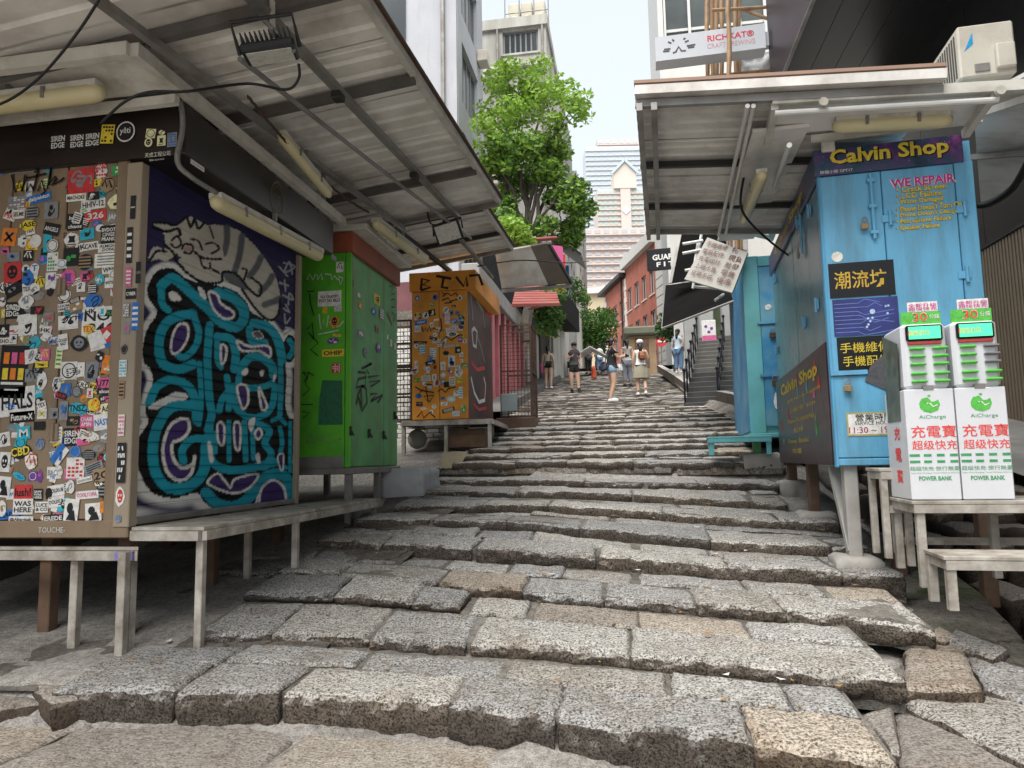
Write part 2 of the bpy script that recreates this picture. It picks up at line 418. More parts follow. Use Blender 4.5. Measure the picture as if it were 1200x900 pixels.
g = MB(); W_ = len(gx)
g.add([(x, y, terrain_z(x, y) + (0.02 * nz((x * 2, y * 2, 0)) if abs(x) < 7 and 0 < y < 50 else 0)) for y in gy for x in gx],
      [(j * W_ + i, j * W_ + i + 1, (j + 1) * W_ + i + 1, (j + 1) * W_ + i) for j in range(len(gy) - 1) for i in range(W_ - 1)], M_EARTH)
g.build('ground', base=(0, 0, 0), smooth=True, kind='structure')

# ------------------------------------------------------------------ bedding of the steps: mortar treads and risers under the stones
mb = MB()
for i in range(NL):
    P = resample(LIPS[i][0], 24); n = len(P)
    za = [lipz(i, x) - 0.014 for x, y in P]; zl = [z - RISE[i] - (0.25 if i == 0 else 0.10) for z in za]
    if i + 1 < NL:
        zb = [lipz(i + 1, x) - RISE[i + 1] - 0.014 for x, y in P]
        Q = np.array([[x, lip_at(i + 1, x) + 0.06] for x in P[:, 0]])
    else: zb = za; Q = P + np.array([0, 1.5])
    pts = [(x, y + 0.035, z) for (x, y), z in zip(P, zl)] + [(x, y + 0.035, z) for (x, y), z in zip(P, za)] + [(x, y, z) for (x, y), z in zip(Q, zb)] + [(x, y, z - 0.3) for (x, y), z in zip(Q, zb)]
    mb.add(pts, [(r * n + k, r * n + k + 1, (r + 1) * n + k + 1, (r + 1) * n + k) for r in range(3) for k in range(n - 1)] +
           [(0, n, 2 * n, 3 * n), (n - 1, 4 * n - 1, 3 * n - 1, 2 * n - 1)], M_MORTAR)
lower = mb.build('stair_street', base=(0, 4, 0), kind='structure')
upper = link('upper_stair_street', None, None, (0, 20, 2.8), kind='structure')

def stone_mesh(c, top, low, name, mat, parent, res=0.03, amp=1.0, lip=True, rough_top=1.0):
    """one worn block. c: plan corners front-left, front-right, back-right, back-left; top: heights at those; low: bottom"""
    c = [Vector((*p, 0)) for p in c]
    L = (c[1] - c[0]).length; D = (c[3] - c[0]).length
    nu = max(3, min(56, int(L / res))); nv = max(3, min(24, int(D / res)))
    seed = rnd.uniform(0, 100)
    P = []; bw = 0.03
    for j in range(nv + 1):
        v = j / nv
        for i in range(nu + 1):
            u = i / nu
            p = c[0].lerp(c[1], u).lerp(c[3].lerp(c[2], u), v)
            z = (top[0] * (1 - u) + top[1] * u) * (1 - v) + (top[3] * (1 - u) + top[2] * u) * v
            e = min(u * L, (1 - u) * L, (1 - v) * D * 1.2, v * D)
            q = Vector((p.x, p.y, seed))
            k = bw * (0.7 + 0.9 * abs(nz(q, 5.0)))
            drop = 0.02 * max(0, 1 - e / k) ** 2 * amp
            if v * D < 0.08 and lip: drop += 0.036 * max(0, nz(q, 6.0) + 0.05 + 0.5 * nz(q, 19.0)) * (1 - v * D / 0.08)
            z += rough_top * (0.012 * nz(q, 3.1) + 0.007 * nz(q, 11.0) + 0.0045 * nz(q, 34.0)) - drop
            # uneven outline
            wob = 0.016 * amp
            if i in (0, nu): p.x += wob * nz((seed, p.y * 9, i), 1.0)
            if j in (0, nv): p.y += wob * 1.3 * nz((p.x * 7, seed, j), 1.0) + 0.008 * nz((p.x * 27, seed, j), 1.0)
            P.append((p.x, p.y, z))
    w1 = nu + 1
    F = [(j * w1 + i, j * w1 + i + 1, (j + 1) * w1 + i + 1, (j + 1) * w1 + i) for j in range(nv) for i in range(nu)]
    per = [i for i in range(nu)] + [j * w1 + nu for j in range(nv)] + [nv * w1 + i for i in range(nu, 0, -1)] + [j * w1 for j in range(nv, 0, -1)]
    prev = per; cen = (c[0] + c[1] + c[2] + c[3]) / 4
    ks = max(2, int((min(top) - low) / (res * 0.9))) if lip else 1
    ks = min(ks, 7)
    for s in range(1, ks + 1):
        ring = []
        for a, k in enumerate(per):
            x, y, z = P[k]; t = s / ks; zz = z + (low - z) * t
            q = Vector((x, y * 0.3 + seed, zz))
            out = (0.022 * nz(q, 9.0) + 0.013 * nz(q, 24.0)) * amp + 0.012 * math.sin(t * 2.6) - 0.035 * t * t
            dx, dy = x - cen.x, y - cen.y
            if a <= nu: nx, ny = 0, -1
            elif a <= nu + nv: nx, ny = 1, 0
            elif a <= 2 * nu + nv: nx, ny = 0, 1
            else: nx, ny = -1, 0
            ring.append(len(P)); P.append((x + nx * out, y + ny * out, zz))
        m_ = len(per)
        for a in range(m_): F.append((prev[(a + 1) % m_], prev[a], ring[a], ring[(a + 1) % m_]))
        prev = ring
    b = MB(); b.add(P, F, mat)
    if parent is None: return b
    o = b.build(name, parent)
    o.data.polygons.foreach_set('use_smooth', [True] * len(o.data.polygons))
    return o

def lay_row(i, v0, v1, parent, name, wmin, wmax, res, into=None, xcut=None, lift=0.0, amp=1.0, wide=1.0):
    """a row of blocks on tread i between fractions v0, v1 of its depth"""
    P = LIPS[i][0]; x0, x1 = P[0][0], P[-1][0]
    if xcut: x0, x1 = max(x0, xcut[0]), min(x1, xcut[1])
    nxt = i + 1 if i + 1 < NL else i
    x = x0; cut = []
    while x < x1 - 0.15:
        wd = rnd.uniform(wmin, wmax)
        if x + wd > x1 - 0.25: wd = x1 - x
        cut.append((x, x + wd)); x += wd
    for a, b in cut:
        gap = rnd.uniform(0.002, 0.008) if rnd.random() < 0.8 else rnd.uniform(0.012, 0.03)
        a2, b2 = a + gap * wide, b - gap * wide
        sk = rnd.uniform(-0.03, 0.03)
        def pt(xx, v, s=0):
            ya = lip_at(i, xx); yb = lip_at(nxt, xx) + 0.0 if nxt != i else ya + 0.9
            return (xx + s * v, ya + (yb - ya) * v)
        jv = rnd.uniform(-0.03, 0.03) if v0 > 0 else rnd.uniform(-0.02, 0.02)
        c = [pt(a2, v0 + jv, sk), pt(b2, v0 + jv + rnd.uniform(-0.015, 0.015), sk), pt(b2, v1 + rnd.uniform(-0.04, 0.02), sk), pt(a2, v1 + rnd.uniform(-0.04, 0.02), sk)]
        dz = rnd.uniform(-0.012, 0.012) + lift
        tl = []
        for xx, vv in ((a2, v0), (b2, v0), (b2, v1), (a2, v1)):
            z0 = lipz(i, xx); z2 = lipz(nxt, xx) - RISE[nxt] if nxt != i else z0
            tl.append(z0 + (z2 - z0) * min(1, vv) + dz + rnd.uniform(-0.006, 0.006))
        low = min(tl) - (RISE[i] + 0.06 if v0 <= 0.02 else 0.07)
        mat = M_TAN if rnd.random() < 0.16 and b - a < 0.72 else M_STONE
        if into is None: stone_mesh(c, tl, low, name, mat, parent, res, amp, lip=v0 <= 0.02 or lift > 0.03)
        else:
            q = stone_mesh(c, tl, low, name, mat, None, res, amp)
            o = len(into.v); into.v += q.v; k = into.m(mat)
            into.f += [tuple(o + t for t in f) for f in q.f]; into.mi += [k] * len(q.f)
far = MB()
for i in range(NL - 1):
    dep = LIP_D[i] if i < len(LIP_D) else ds[i - 10]
    if i < 4:
        lay_row(i, 0.0, 0.52, lower, 'stone', 0.5, 1.15, 0.019)
        if i == 1:
            xm = at_z(545, 705, 0.42).x
            lay_row(i, 0.53, 0.95, lower, 'stone', 0.6, 1.2, 0.022, xcut=(-9, xm), lift=0.055)
            lay_row(i, 0.535, 0.94, lower, 'stone', 0.4, 0.8, 0.022, xcut=(xm + 0.02, 9))
        else: lay_row(i, 0.535, 0.94, lower, 'stone', 0.4, 0.95, 0.022)
    elif i < 9:
        lay_row(i, 0.0, 0.62, lower, 'stone', 0.7, 1.5, 0.03, amp=0.8)
        lay_row(i, 0.65, 0.97, lower, 'stone', 0.6, 1.3, 0.045, amp=0.7)
    elif dep < 17:
        lay_row(i, 0.0, 0.62, lower, 'stone', 0.5, 1.3, 0.05, amp=0.8)
        lay_row(i, 0.66, 0.98, lower, 'stone', 0.5, 1.2, 0.09, amp=0.6)
    elif dep < 27: lay_row(i, 0.0, 0.9, upper, 'stone', 0.7, 1.6, 0.11, amp=0.8)
    else: lay_row(i, 0.0, 0.9, None, 'stone', 0.6, 1.7, 0.2, into=far)
far.build('distant_stones', upper, kind='stuff')
# ------------------------------------------------------------------ slabs before the first step, worn apron at its right end, gutter, rubble
pav = link('pavement', None, None, (-0.5, 2.5, 0), kind='structure')
M_SLAB = stone_mat('worn_slab', (0.52, 0.485, 0.44), (0.20, 0.18, 0.16), (1.1, 0.95, 0.78), 0.5)
bx_ = [-6.5, -4.6, -3.0, -1.75, -0.33, 0.95, 2.4]
for i in range(len(bx_) - 1):
    a, c = bx_[i] + 0.012, bx_[i + 1] - 0.012
    for (y0f, y1f) in ((2.35, None), (1.1, 2.32)):
        ya_, yc_ = (lip_at(0, a) + 0.10, lip_at(0, c) + 0.10) if y1f is None else (y1f, y1f)
        if a > 0.9 and y1f is None: ya_, yc_ = 3.0, 2.85
        if ya_ - y0f < 0.2: continue
        stone_mesh([(a, y0f), (c, y0f), (c + rnd.uniform(-0.06, 0.06), yc_), (a + rnd.uniform(-0.06, 0.06), ya_)], [rnd.uniform(-0.008, 0.006) for _ in range(4)], -0.12, 'slab', M_SLAB, pav, 0.045, 0.7, lip=False, rough_top=1.3)
def quad_stone(px, z, mat, parent, name='stone', th=0.16, res=0.028, amp=1.0):
    P = [at_z(x, y, zz) for (x, y), zz in zip(px, z if isinstance(z, (list, tuple)) else [z] * 4)]
    return stone_mesh([(p.x, p.y) for p in P], [p.z for p in P], min(p.z for p in P) - th, name, mat, parent, res, amp)
for px, z, mt in (([(1047, 816), (1240, 908), (1245, 814), (1074, 805)], 0.175, M_STONE), ([(1058, 806), (1150, 808), (1126, 752), (1062, 744)], 0.235, M_TAN), ([(1157, 806), (1235, 826), (1235, 792), (1128, 762)], 0.21, M_STONE),
                  ([(1062, 960), (1240, 1010), (1240, 914), (1046, 824)], 0.13, M_SLAB), ([(1105, 748), (1163, 768), (1180, 758), (1118, 735)], 0.26, M_STONE), ([(985, 905), (1055, 945), (1050, 884), (1015, 850)], 0.06, M_SLAB), ([(1068, 744), (1108, 750), (1120, 743), (1100, 732)], 0.27, M_TAN), ([(1010, 836), (1044, 878), (1056, 880), (1046, 826)], 0.15, M_SLAB),
                  ([(60, 822), (150, 806), (150, 770), (20, 790)], 0.15, M_SLAB), ([(-60, 830), (50, 822), (15, 792), (-60, 795)], 0.10, M_SLAB)):
    quad_stone(px, z, mt, lower)
P = [at_z(x, y, z) for x, y, z in ((960, 905, 0.05), (1240, 990, 0.03), (1250, 800, 0.15), (1110, 722, 0.22), (1040, 715, 0.24), (960, 790, 0.13))]
b = MB(); b.poly(P, M_MORTAR); b.build('apron_bedding', lower)
# left bedrock-like slope between the first steps and the stalls
M_RAMP = ground_mat('trodden_concrete', (0.22, 0.195, 0.17), (0.13, 0.115, 0.10), (0.05, 0.043, 0.037), 0.9)
b = MB(); nx_, ny_ = 40, 70
def ramp_z(x, y): return smooth_z(x, y) - 0.075 + 0.035 * nz((x * 1.3, y * 1.3, 5)) + 0.012 * nz((x * 6, y * 6, 2))
b.add([(-6.5 + 4.6 * i / nx_, 3.66 + 5.6 * j / ny_, ramp_z(-6.5 + 4.6 * i / nx_, 3.66 + 5.6 * j / ny_)) for j in range(ny_ + 1) for i in range(nx_ + 1)],
      [(j * (nx_ + 1) + i, j * (nx_ + 1) + i + 1, (j + 1) * (nx_ + 1) + i + 1, (j + 1) * (nx_ + 1) + i) for j in range(ny_) for i in range(nx_)], M_RAMP)
b.build('ramp', base=(-4, 6, 0), smooth=True, kind='structure')
# mossy channel kerb right of the steps
gut = [at_z(1200, 835, 0.12), at_z(1120, 755, 0.22), at_z(1075, 690, 0.36), at_z(1035, 655, 0.47), at_z(1000, 628, 0.58)]
b = MB(); P = []; n_ = 24
for k in range(n_ + 1):
    t = k / n_ * (len(gut) - 1); i = min(int(t), len(gut) - 2); p = gut[i].lerp(gut[i + 1], t - i)
    for j, (o, dz) in enumerate(((-0.25, -0.06), (0.0, 0.0), (0.2, 0.01), (0.42, -0.005), (0.46, -0.05), (0.48, -0.5))):
        P.append((p.x + o + 0.012 * nz((k * 0.7, j, 1)), p.y + o * 0.1, p.z + dz + 0.012 * nz((k * 0.5, j * 0.8, 4))))
b.add(P, [(k * 6 + j, k * 6 + j + 1, (k + 1) * 6 + j + 1, (k + 1) * 6 + j) for k in range(n_) for j in range(5)], M_MOSS)
b.build('channel_kerb', base=tuple(gut[1]), smooth=True, kind='structure')
# rubble bank beyond the channel, stone by stone
rub = link('rubble_bank', None, None, (3.2, 6, 0.3), kind='structure')
rb = random.Random(3)
M_RUB = stone_mat('rubble', (0.34, 0.31, 0.28), (0.09, 0.08, 0.07), (1.1, 0.92, 0.75), 0.6)
for r in range(4):
    y = 3.3
    while y < 10:
        L = rb.uniform(0.35, 0.75); x = 2.75 + 0.22 * r + rb.uniform(-0.06, 0.06); z = max(-0.05, zc(y) - 0.32) + 0.17 * r
        stone_mesh([(x, y), (x + 0.3, y + rb.uniform(-0.05, 0.05)), (x + 0.32, y + L), (x, y + L - 0.03)], [z + rb.uniform(-0.05, 0.05) for _ in range(4)], z - 0.3, 'boulder', M_RUB, rub, 0.07, 1.6)
        y += L + rb.uniform(-0.01, 0.05)
b = MB(); b.add([(x, y, max(0.15, zc(y) + 0.26)) for y in np.linspace(3, 15, 25) for x in (3.55, 5.0, 8.0)], [(j * 3 + i, j * 3 + i + 1, j * 3 + i + 4, j * 3 + i + 3) for j in range(24) for i in (0, 1)], pm('pale_paving', (0.3, 0.29, 0.275), 0.85, var=0.25, dirt=(0.15, 0.14, 0.13), dirt_amt=0.3))
b.build('side_pavement', base=(5, 8, 1), kind='structure')
# ------------------------------------------------------------------ shared paints
C_ = dict(w=(0.72, 0.71, 0.68), k=(0.018, 0.018, 0.02), r=(0.55, 0.045, 0.05), b=(0.03, 0.16, 0.5), t=(0.03, 0.42, 0.55), y=(0.75, 0.58, 0.05),
          o=(0.75, 0.22, 0.03), g=(0.06, 0.34, 0.09), p=(0.17, 0.06, 0.32), m=(0.66, 0.12, 0.3), n=(0.34, 0.23, 0.13), s=(0.24, 0.25, 0.26), l=(0.78, 0.76, 0.45), c=(0.8, 0.78, 0.7))
def inkc(k): return flat('ink_' + k, C_[k], 0.55)
M_BLACKLINE = flat('marker_black', (0.012, 0.012, 0.012), 0.5)
M_CHALK = flat('marker_white', (0.62, 0.62, 0.6), 0.6)
M_DKMETAL = pm('dark_metal', (0.035, 0.033, 0.032), 0.55, 0.3, var=0.3, dirt=(0.12, 0.07, 0.04), dirt_amt=0.12)
M_GALV = pm('galvanised', (0.30, 0.29, 0.275), 0.5, 0.5, var=0.3, dirt=(0.12, 0.085, 0.06), dirt_amt=0.35, dscale=2.5)
M_SHEET = pm('roof_sheet_paint', (0.80, 0.775, 0.73), 0.55, 0.15, var=0.28, scale=1.6, dirt=(0.17, 0.125, 0.09), dirt_amt=0.32, dscale=1.2, bmp=0.05)
M_WHITEP = pm('old_white_paint', (0.56, 0.54, 0.49), 0.55, var=0.22, dirt=(0.2, 0.16, 0.11), dirt_amt=0.3, dscale=4)
M_RUST = pm('rusty_steel', (0.105, 0.062, 0.045), 0.85, 0.2, var=0.45, scale=8, bmp=0.4)
M_TUBE = pm('yellowed_plastic', (0.55, 0.49, 0.29), 0.35, var=0.12, dirt=(0.35, 0.27, 0.12), dirt_amt=0.25, bmp=0.0, spec=0.5)
M_CABLE = flat('black_cable', (0.012, 0.012, 0.012), 0.5)
M_GREYTUBE = flat('grey_conduit', (0.2, 0.195, 0.19), 0.5)
M_BENCH = pm('bench_paint', (0.50, 0.47, 0.42), 0.6, var=0.3, scale=5, dirt=(0.15, 0.12, 0.09), dirt_amt=0.55, dscale=6.0, bmp=0.3)
M_WOOD = pm('grey_timber', (0.20, 0.165, 0.13), 0.8, var=0.4, scale=5, dirt=(0.07, 0.055, 0.045), dirt_amt=0.4, streak=True, bmp=0.4)
M_BROWNWOOD = pm('brown_timber', (0.16, 0.095, 0.06), 0.8, var=0.4, scale=5, dirt=(0.05, 0.035, 0.03), dirt_amt=0.4, bmp=0.4)
M_GLASSDK = flat('dark_glass', (0.03, 0.035, 0.04), 0.08, 0.6)

def sticker(fr, x, y, w_, h_, shape, bg, fg, txt='', rot=0.0, parent=None, e=0.003, name='sticker', fg2=None):
    """one printed sticker: a thin piece of film with its own print"""
    b = MB(); r = random.Random(int((x * 7919 + y * 104729) * 1000) & 0xffffff)
    B, G = inkc(bg), inkc(fg); G2 = inkc(fg2) if fg2 else G
    c, q = math.cos(rot), math.sin(rot)
    fl = (fr[0] + fr[1] * x + fr[2] * y + fr[3] * e, fr[1] * c + fr[2] * q, fr[2] * c - fr[1] * q, fr[3])
    if shape == 'c': b.print_disc(fl, 0, 0, w_ / 2, B, 0, h_ / 2)
    elif shape == 'x': b.print_poly(fl, [(w_ / 2 * math.cos(a) * (0.82 + 0.3 * r.random()), h_ / 2 * math.sin(a) * (0.82 + 0.3 * r.random())) for a in [k * 6.2832 / 14 for k in range(14)]], B, 0)
    else: b.print_rect(fl, 0, 0, w_, h_, B, 0)
    if txt.startswith('#'):
        k = txt[1:]
        if k == 'ring': b.print_line(fl, [(w_ * 0.4 * math.cos(a / 3), h_ * 0.4 * math.sin(a / 3)) for a in range(19)], w_ * 0.06, G, 0.0012, True)
        elif k == 'face' and r.random() < 0.62:
            v = r.random()
            if v < 0.35:
                b.print_poly(fl, [(w_ * 0.33 * math.cos(a * 0.785) * (1 if a % 2 else 0.5), h_ * 0.36 * math.sin(a * 0.785) * (1 if a % 2 else 0.6)) for a in range(8)], G, 0.0012); b.print_rect(fl, 0, -h_ * 0.36, w_ * 0.6, h_ * 0.07, G2, 0.0012)
            elif v < 0.7:
                b.print_line(fl, [(-w_ * 0.35, -h_ * 0.1), (-w_ * 0.15, h_ * 0.3), (0, -h_ * 0.2), (w_ * 0.15, h_ * 0.25), (w_ * 0.35, -h_ * 0.25)], min(w_, h_) * 0.14, G, 0.0012); b.print_rect(fl, w_ * 0.1, h_ * 0.36, w_ * 0.5, h_ * 0.08, G2, 0.0012)
            else:
                b.print_disc(fl, -w_ * 0.1, h_ * 0.1, w_ * 0.22, G, 0.0012, h_ * 0.24, 10); b.print_poly(fl, [(-w_ * 0.3, -h_ * 0.4), (w_ * 0.38, -h_ * 0.4), (w_ * 0.2, h_ * 0.05), (-w_ * 0.1, -h_ * 0.1)], G2, 0.0016)
        elif k == 'face':
            b.print_disc(fl, 0, h_ * 0.02, w_ * 0.3, G, 0.0012, h_ * 0.34, 12)
            for sx in (-1, 1): b.print_disc(fl, sx * w_ * 0.12, h_ * 0.06, w_ * 0.06, B, 0.0024, h_ * 0.08, 8)
            b.print_rect(fl, 0, -h_ * 0.16, w_ * 0.2, h_ * 0.05, B, 0.0024)
        elif k == 'half': b.print_poly(fl, [(-w_ / 2, -h_ / 2), (w_ * 0.12, -h_ / 2), (w_ * 0.02, h_ / 2), (-w_ / 2, h_ / 2)], G, 0.0012); b.print_rect(fl, w_ * 0.2, 0, w_ * 0.25, h_ * 0.4, G2, 0.0012, 0.5)
        elif k == 'cross':
            for a in (0.8, -0.8): b.print_rect(fl, 0, 0, w_ * 0.75, h_ * 0.14, G, 0.0012, a)
        elif k == 'bars':
            for t in range(4): b.print_rect(fl, 0, h_ * (0.3 - 0.2 * t), w_ * 0.78, h_ * 0.09, G if t % 2 else G2, 0.0012)
        elif k == 'grid':
            for i in range(4):
                for j in range(5):
                    if r.random() < 0.7: b.print_rect(fl, w_ * (-0.33 + 0.22 * i), h_ * (-0.36 + 0.18 * j), w_ * 0.16, h_ * 0.11, G, 0.0012, r.uniform(-0.2, 0.2))
        elif k == 'poster':
            for i in range(3):
                for j in range(2): b.print_rect(fl, w_ * (-0.28 + 0.28 * i), h_ * (0.26 - 0.3 * j), w_ * 0.2, h_ * 0.22, inkc(r.choice('ytmbro')), 0.0012)
            b.print_rect(fl, 0, -h_ * 0.22, w_ * 0.8, h_ * 0.05, inkc('w'), 0.0012); b.print_rect(fl, 0, -h_ * 0.34, w_ * 0.5, h_ * 0.03, inkc('w'), 0.0012)
    elif txt:
        nl = txt.count('\n') + 1
        vv, ff, wh = text_geo(txt, 0.025)
        hh = min(h_ * (0.72 if nl > 1 else 0.6), w_ * 0.88 / wh[0] * wh[1] * 1.35)
        b.print_text(fl, txt, 0, 0, hh, G, 0.0012, w=min(w_ * 0.88, hh / wh[1] * wh[0] * 1.4), bold=0.025)
    else:
        # a doodled print: loops and dashes of the second colour
        for _ in range(r.randint(2, 4)):
            px_, py_ = r.uniform(-0.22, 0.22) * w_, r.uniform(-0.25, 0.25) * h_
            t = r.random()
            if t < 0.45:
                a0 = r.uniform(0, 6); b.print_line(fl, [(px_ + w_ * 0.2 * math.cos(a0 + a * 0.7), py_ + h_ * 0.2 * math.sin(a0 + a * 0.9)) for a in range(7)], min(w_, h_) * 0.09, G, 0.0012)
            elif t < 0.75: b.print_rect(fl, px_, py_, w_ * r.uniform(0.2, 0.45), h_ * r.uniform(0.1, 0.22), r.choice((G, G2)), 0.0014, r.uniform(-0.2, 0.2))
            else: b.print_disc(fl, px_, py_, w_ * 0.15, r.choice((G, G2)), 0.0016, h_ * 0.16, 10)
    return b.build(name, parent)
FIL = None
def stickers_from(fr, parent, lst, zx, zy, zs, pick=None):
    """lst in coordinates of an enlarged view: x, y, w, h, shape, bg, fg, text, rot(deg)"""
    for k, it in enumerate(lst):
        x, y, w_, h_, sh, bgc, fgc = it[:7]; txt = it[7] if len(it) > 7 else ''; rot = it[8] if len(it) > 8 else 0
        a = fr_pix(fr, zx + x / zs, zy + y / zs); bx = fr_pix(fr, zx + (x + w_ / 2) / zs, zy + y / zs); by = fr_pix(fr, zx + x / zs, zy + (y - h_ / 2) / zs)
        par = pick(a[0]) if pick else parent
        sticker(fr, a[0], a[1], max(0.02, 2 * abs(bx[0] - a[0])), max(0.02, 2 * abs(by[1] - a[1])), sh, bgc, fgc, txt, R_(rot), par, e=(0.001 if lst is FIL else 0.0035) + 0.0016 * (k % 5))

# ------------------------------------------------------------------ stall with stickered doors and painted roller shutter
cA = at_d(152, 614, 4.7); XA, YA, ZA = cA.x, cA.y, cA.z
YA2 = at_x(347, 586, XA).y
zfas0 = at_x(176, 196, XA).z; ztopA = at_d(213, 124, 4.62).z
M_TANP = pm('tan_door_paint', (0.26, 0.19, 0.125), 0.5, var=0.22, scale=4, dirt=(0.11, 0.08, 0.055), dirt_amt=0.3, streak=True)
M_FASCIA = pm('fascia_brown_black', (0.022, 0.016, 0.014), 0.3, var=0.3, bmp=0.03, spec=0.5)
stA = thing('sticker_stall', (XA - 0.8, (YA + YA2) / 2, smooth_z(XA, 5.2) - 0.15), 'tan market stall with sticker-covered doors and a teal graffiti roller shutter', 'stall')
XAL = XA - 1.75
b = MB(); b.box((XAL, YA + 0.03, ZA), (XA - 0.035, YA2, zfas0 + 0.1), M_FASCIA); b.build('body', stA)
# front doors
frA = frame((XA, YA, ZA), (1, 0, 0), (0, 0, 1))
px2 = lambda px: fr_pix(frA, px, 400)[0]
ztop = fr_pix(frA, 100, 178)[1]
doors = []
for (a, c2) in ((px2(-60), px2(3)), (px2(5), px2(69)), (px2(71), px2(129))):
    b = MB(); b.bbox((XA + a, YA, ZA + 0.03), (XA + c2, YA + 0.028, ZA + ztop), M_TANP, 0.006); dr = b.build('door', stA); doors.append(dr)
for zz in (0.55, 1.55):
    b = MB(); b.bbox((XA + px2(70) - 0.035, YA - 0.02, ZA + zz), (XA + px2(70) + 0.035, YA - 0.003, ZA + zz + 0.12), M_TANP, 0.005); b.tube([(XA + px2(70), YA - 0.024, ZA + zz), (XA + px2(70), YA - 0.024, ZA + zz + 0.12)], 0.013, M_TANP); b.build('hinge', doors[2])
b = MB(); b.bbox((XA + px2(130.5), YA - 0.012, ZA - 0.0), (XA + px2(143), YA + 0.03, ZA + ztop + 0.03), M_TANP, 0.005); b.build('door_post', stA)
b = MB(); b.bbox((XA + px2(144), YA - 0.03, ZA - 0.02), (XA + 0.012, YA + 0.05, zfas0), pm('tan_trim', (0.33, 0.27, 0.2), 0.5, var=0.2), 0.006); b.build('corner_post', stA)
b = MB(); b.bbox((XAL, YA - 0.02, ZA - 0.09), (XA + 0.0, YA + 0.06, ZA + 0.024), M_TANP, 0.008); sill = b.build('sill', stA)
sb = MB(); sb.print_text((Vector((XA, YA - 0.0215, ZA - 0.035)), frA[1], frA[2], frA[3]), 'TOUCHE-', px2(75), 0, 0.035, M_CHALK, w=0.2); sb.build('scrawl', sill)
# fascia box above
b = MB(); b.bbox((XAL, YA - 0.05, zfas0 + 0.02), (XA + 0.34, YA2 + 0.05, ztopA), M_FASCIA, 0.01); fas = b.build('fascia', stA)
frF = frame((XA, YA - 0.05, zfas0), (1, 0, 0), (0, 0, 1))
Z1L = [(205, 500, 55, 60, 'r', 'k', 'w', 'SIREN\nEDGE'), (272, 497, 52, 60, 'r', 'k', 'w', 'SIREN\nEDGE'), (327, 492, 54, 60, 'r', 'k', 'w', 'SIREN\nEDGE'),
       (381, 473, 46, 66, 'r', 'y', 'k', '#grid', -5), (445, 465, 66, 72, 'c', 'w', 'k', '#ring'), (531, 470, 34, 32, 'r', 'l', 'k', '#ring', -8), (570, 467, 22, 18, 'x', 'l', 'k'), (524, 502, 28, 32, 'c', 'l', 'k', '#face'), (570, 496, 30, 36, 'r', 'l', 'k', '#face'), (608, 493, 34, 50, 'r', 's', 'b', '#grid')]
stickers_from(frF, fas, Z1L, 0, 0, 3.0)
q_ = fr_pix(frF, 445 / 3, 465 / 3)
b = MB(); b.print_disc(frF, q_[0], q_[1], 0.056, inkc('k'), 0.013); b.print_text(frF, 'yêti', q_[0], q_[1], 0.055, inkc('w'), 0.015, w=0.08, bold=0.01)
b.build('round_logo', fas); b = MB(); q_ = fr_pix(frF, 555 / 3, 543 / 3); b.print_text(frF, '天成工程公司', q_[0], q_[1], 0.034, inkc('c'), 0.004, w=0.19)
q_ = fr_pix(frF, 552 / 3, 562 / 3); b.print_text(frF, '電話: 2524 0713', q_[0], q_[1], 0.014, inkc('c'), 0.004, w=0.11); b.build('lettering', fas)
frS = frame((XA + 0.34, YA, zfas0), (0, 1, 0), (0, 0, 1))
b = MB(); q_ = fr_pix(frS, 325, 233); ringp = [(q_[0] + 0.115 * math.cos(a / 4), q_[1] + 0.14 * math.sin(a / 4)) for a in range(26)]
M_GOLD = flat('faded_gold', (0.2, 0.16, 0.09), 0.5)
b.print_line(frS, ringp, 0.012, M_GOLD); b.print_line(frS, [(q_[0] + 0.085 * math.cos(a / 4), q_[1] + 0.105 * math.sin(a / 4)) for a in range(26)], 0.006, M_GOLD)
b.print_text(frS, 'BAR & GRILL\nTHE PAN', q_[0], q_[1], 0.07, M_GOLD, w=0.11); b.build('round_emblem', fas); b = MB()
q_ = fr_pix(frS, 231, 194); b.print_rect(frS, q_[0], q_[1], 0.16, 0.035, inkc('w'), 0.003, 0); b.print_text(frS, '1-7-7-7-7-7-7', q_[0], q_[1], 0.014, inkc('k'), 0.005, w=0.13); b.build('number_plate', fas); b = MB()
q_ = fr_pix(frS, 391, 302); b.print_rect(frS, q_[0], q_[1], 0.12, 0.05, inkc('s'), 0.003); b.build('sign_print', fas)

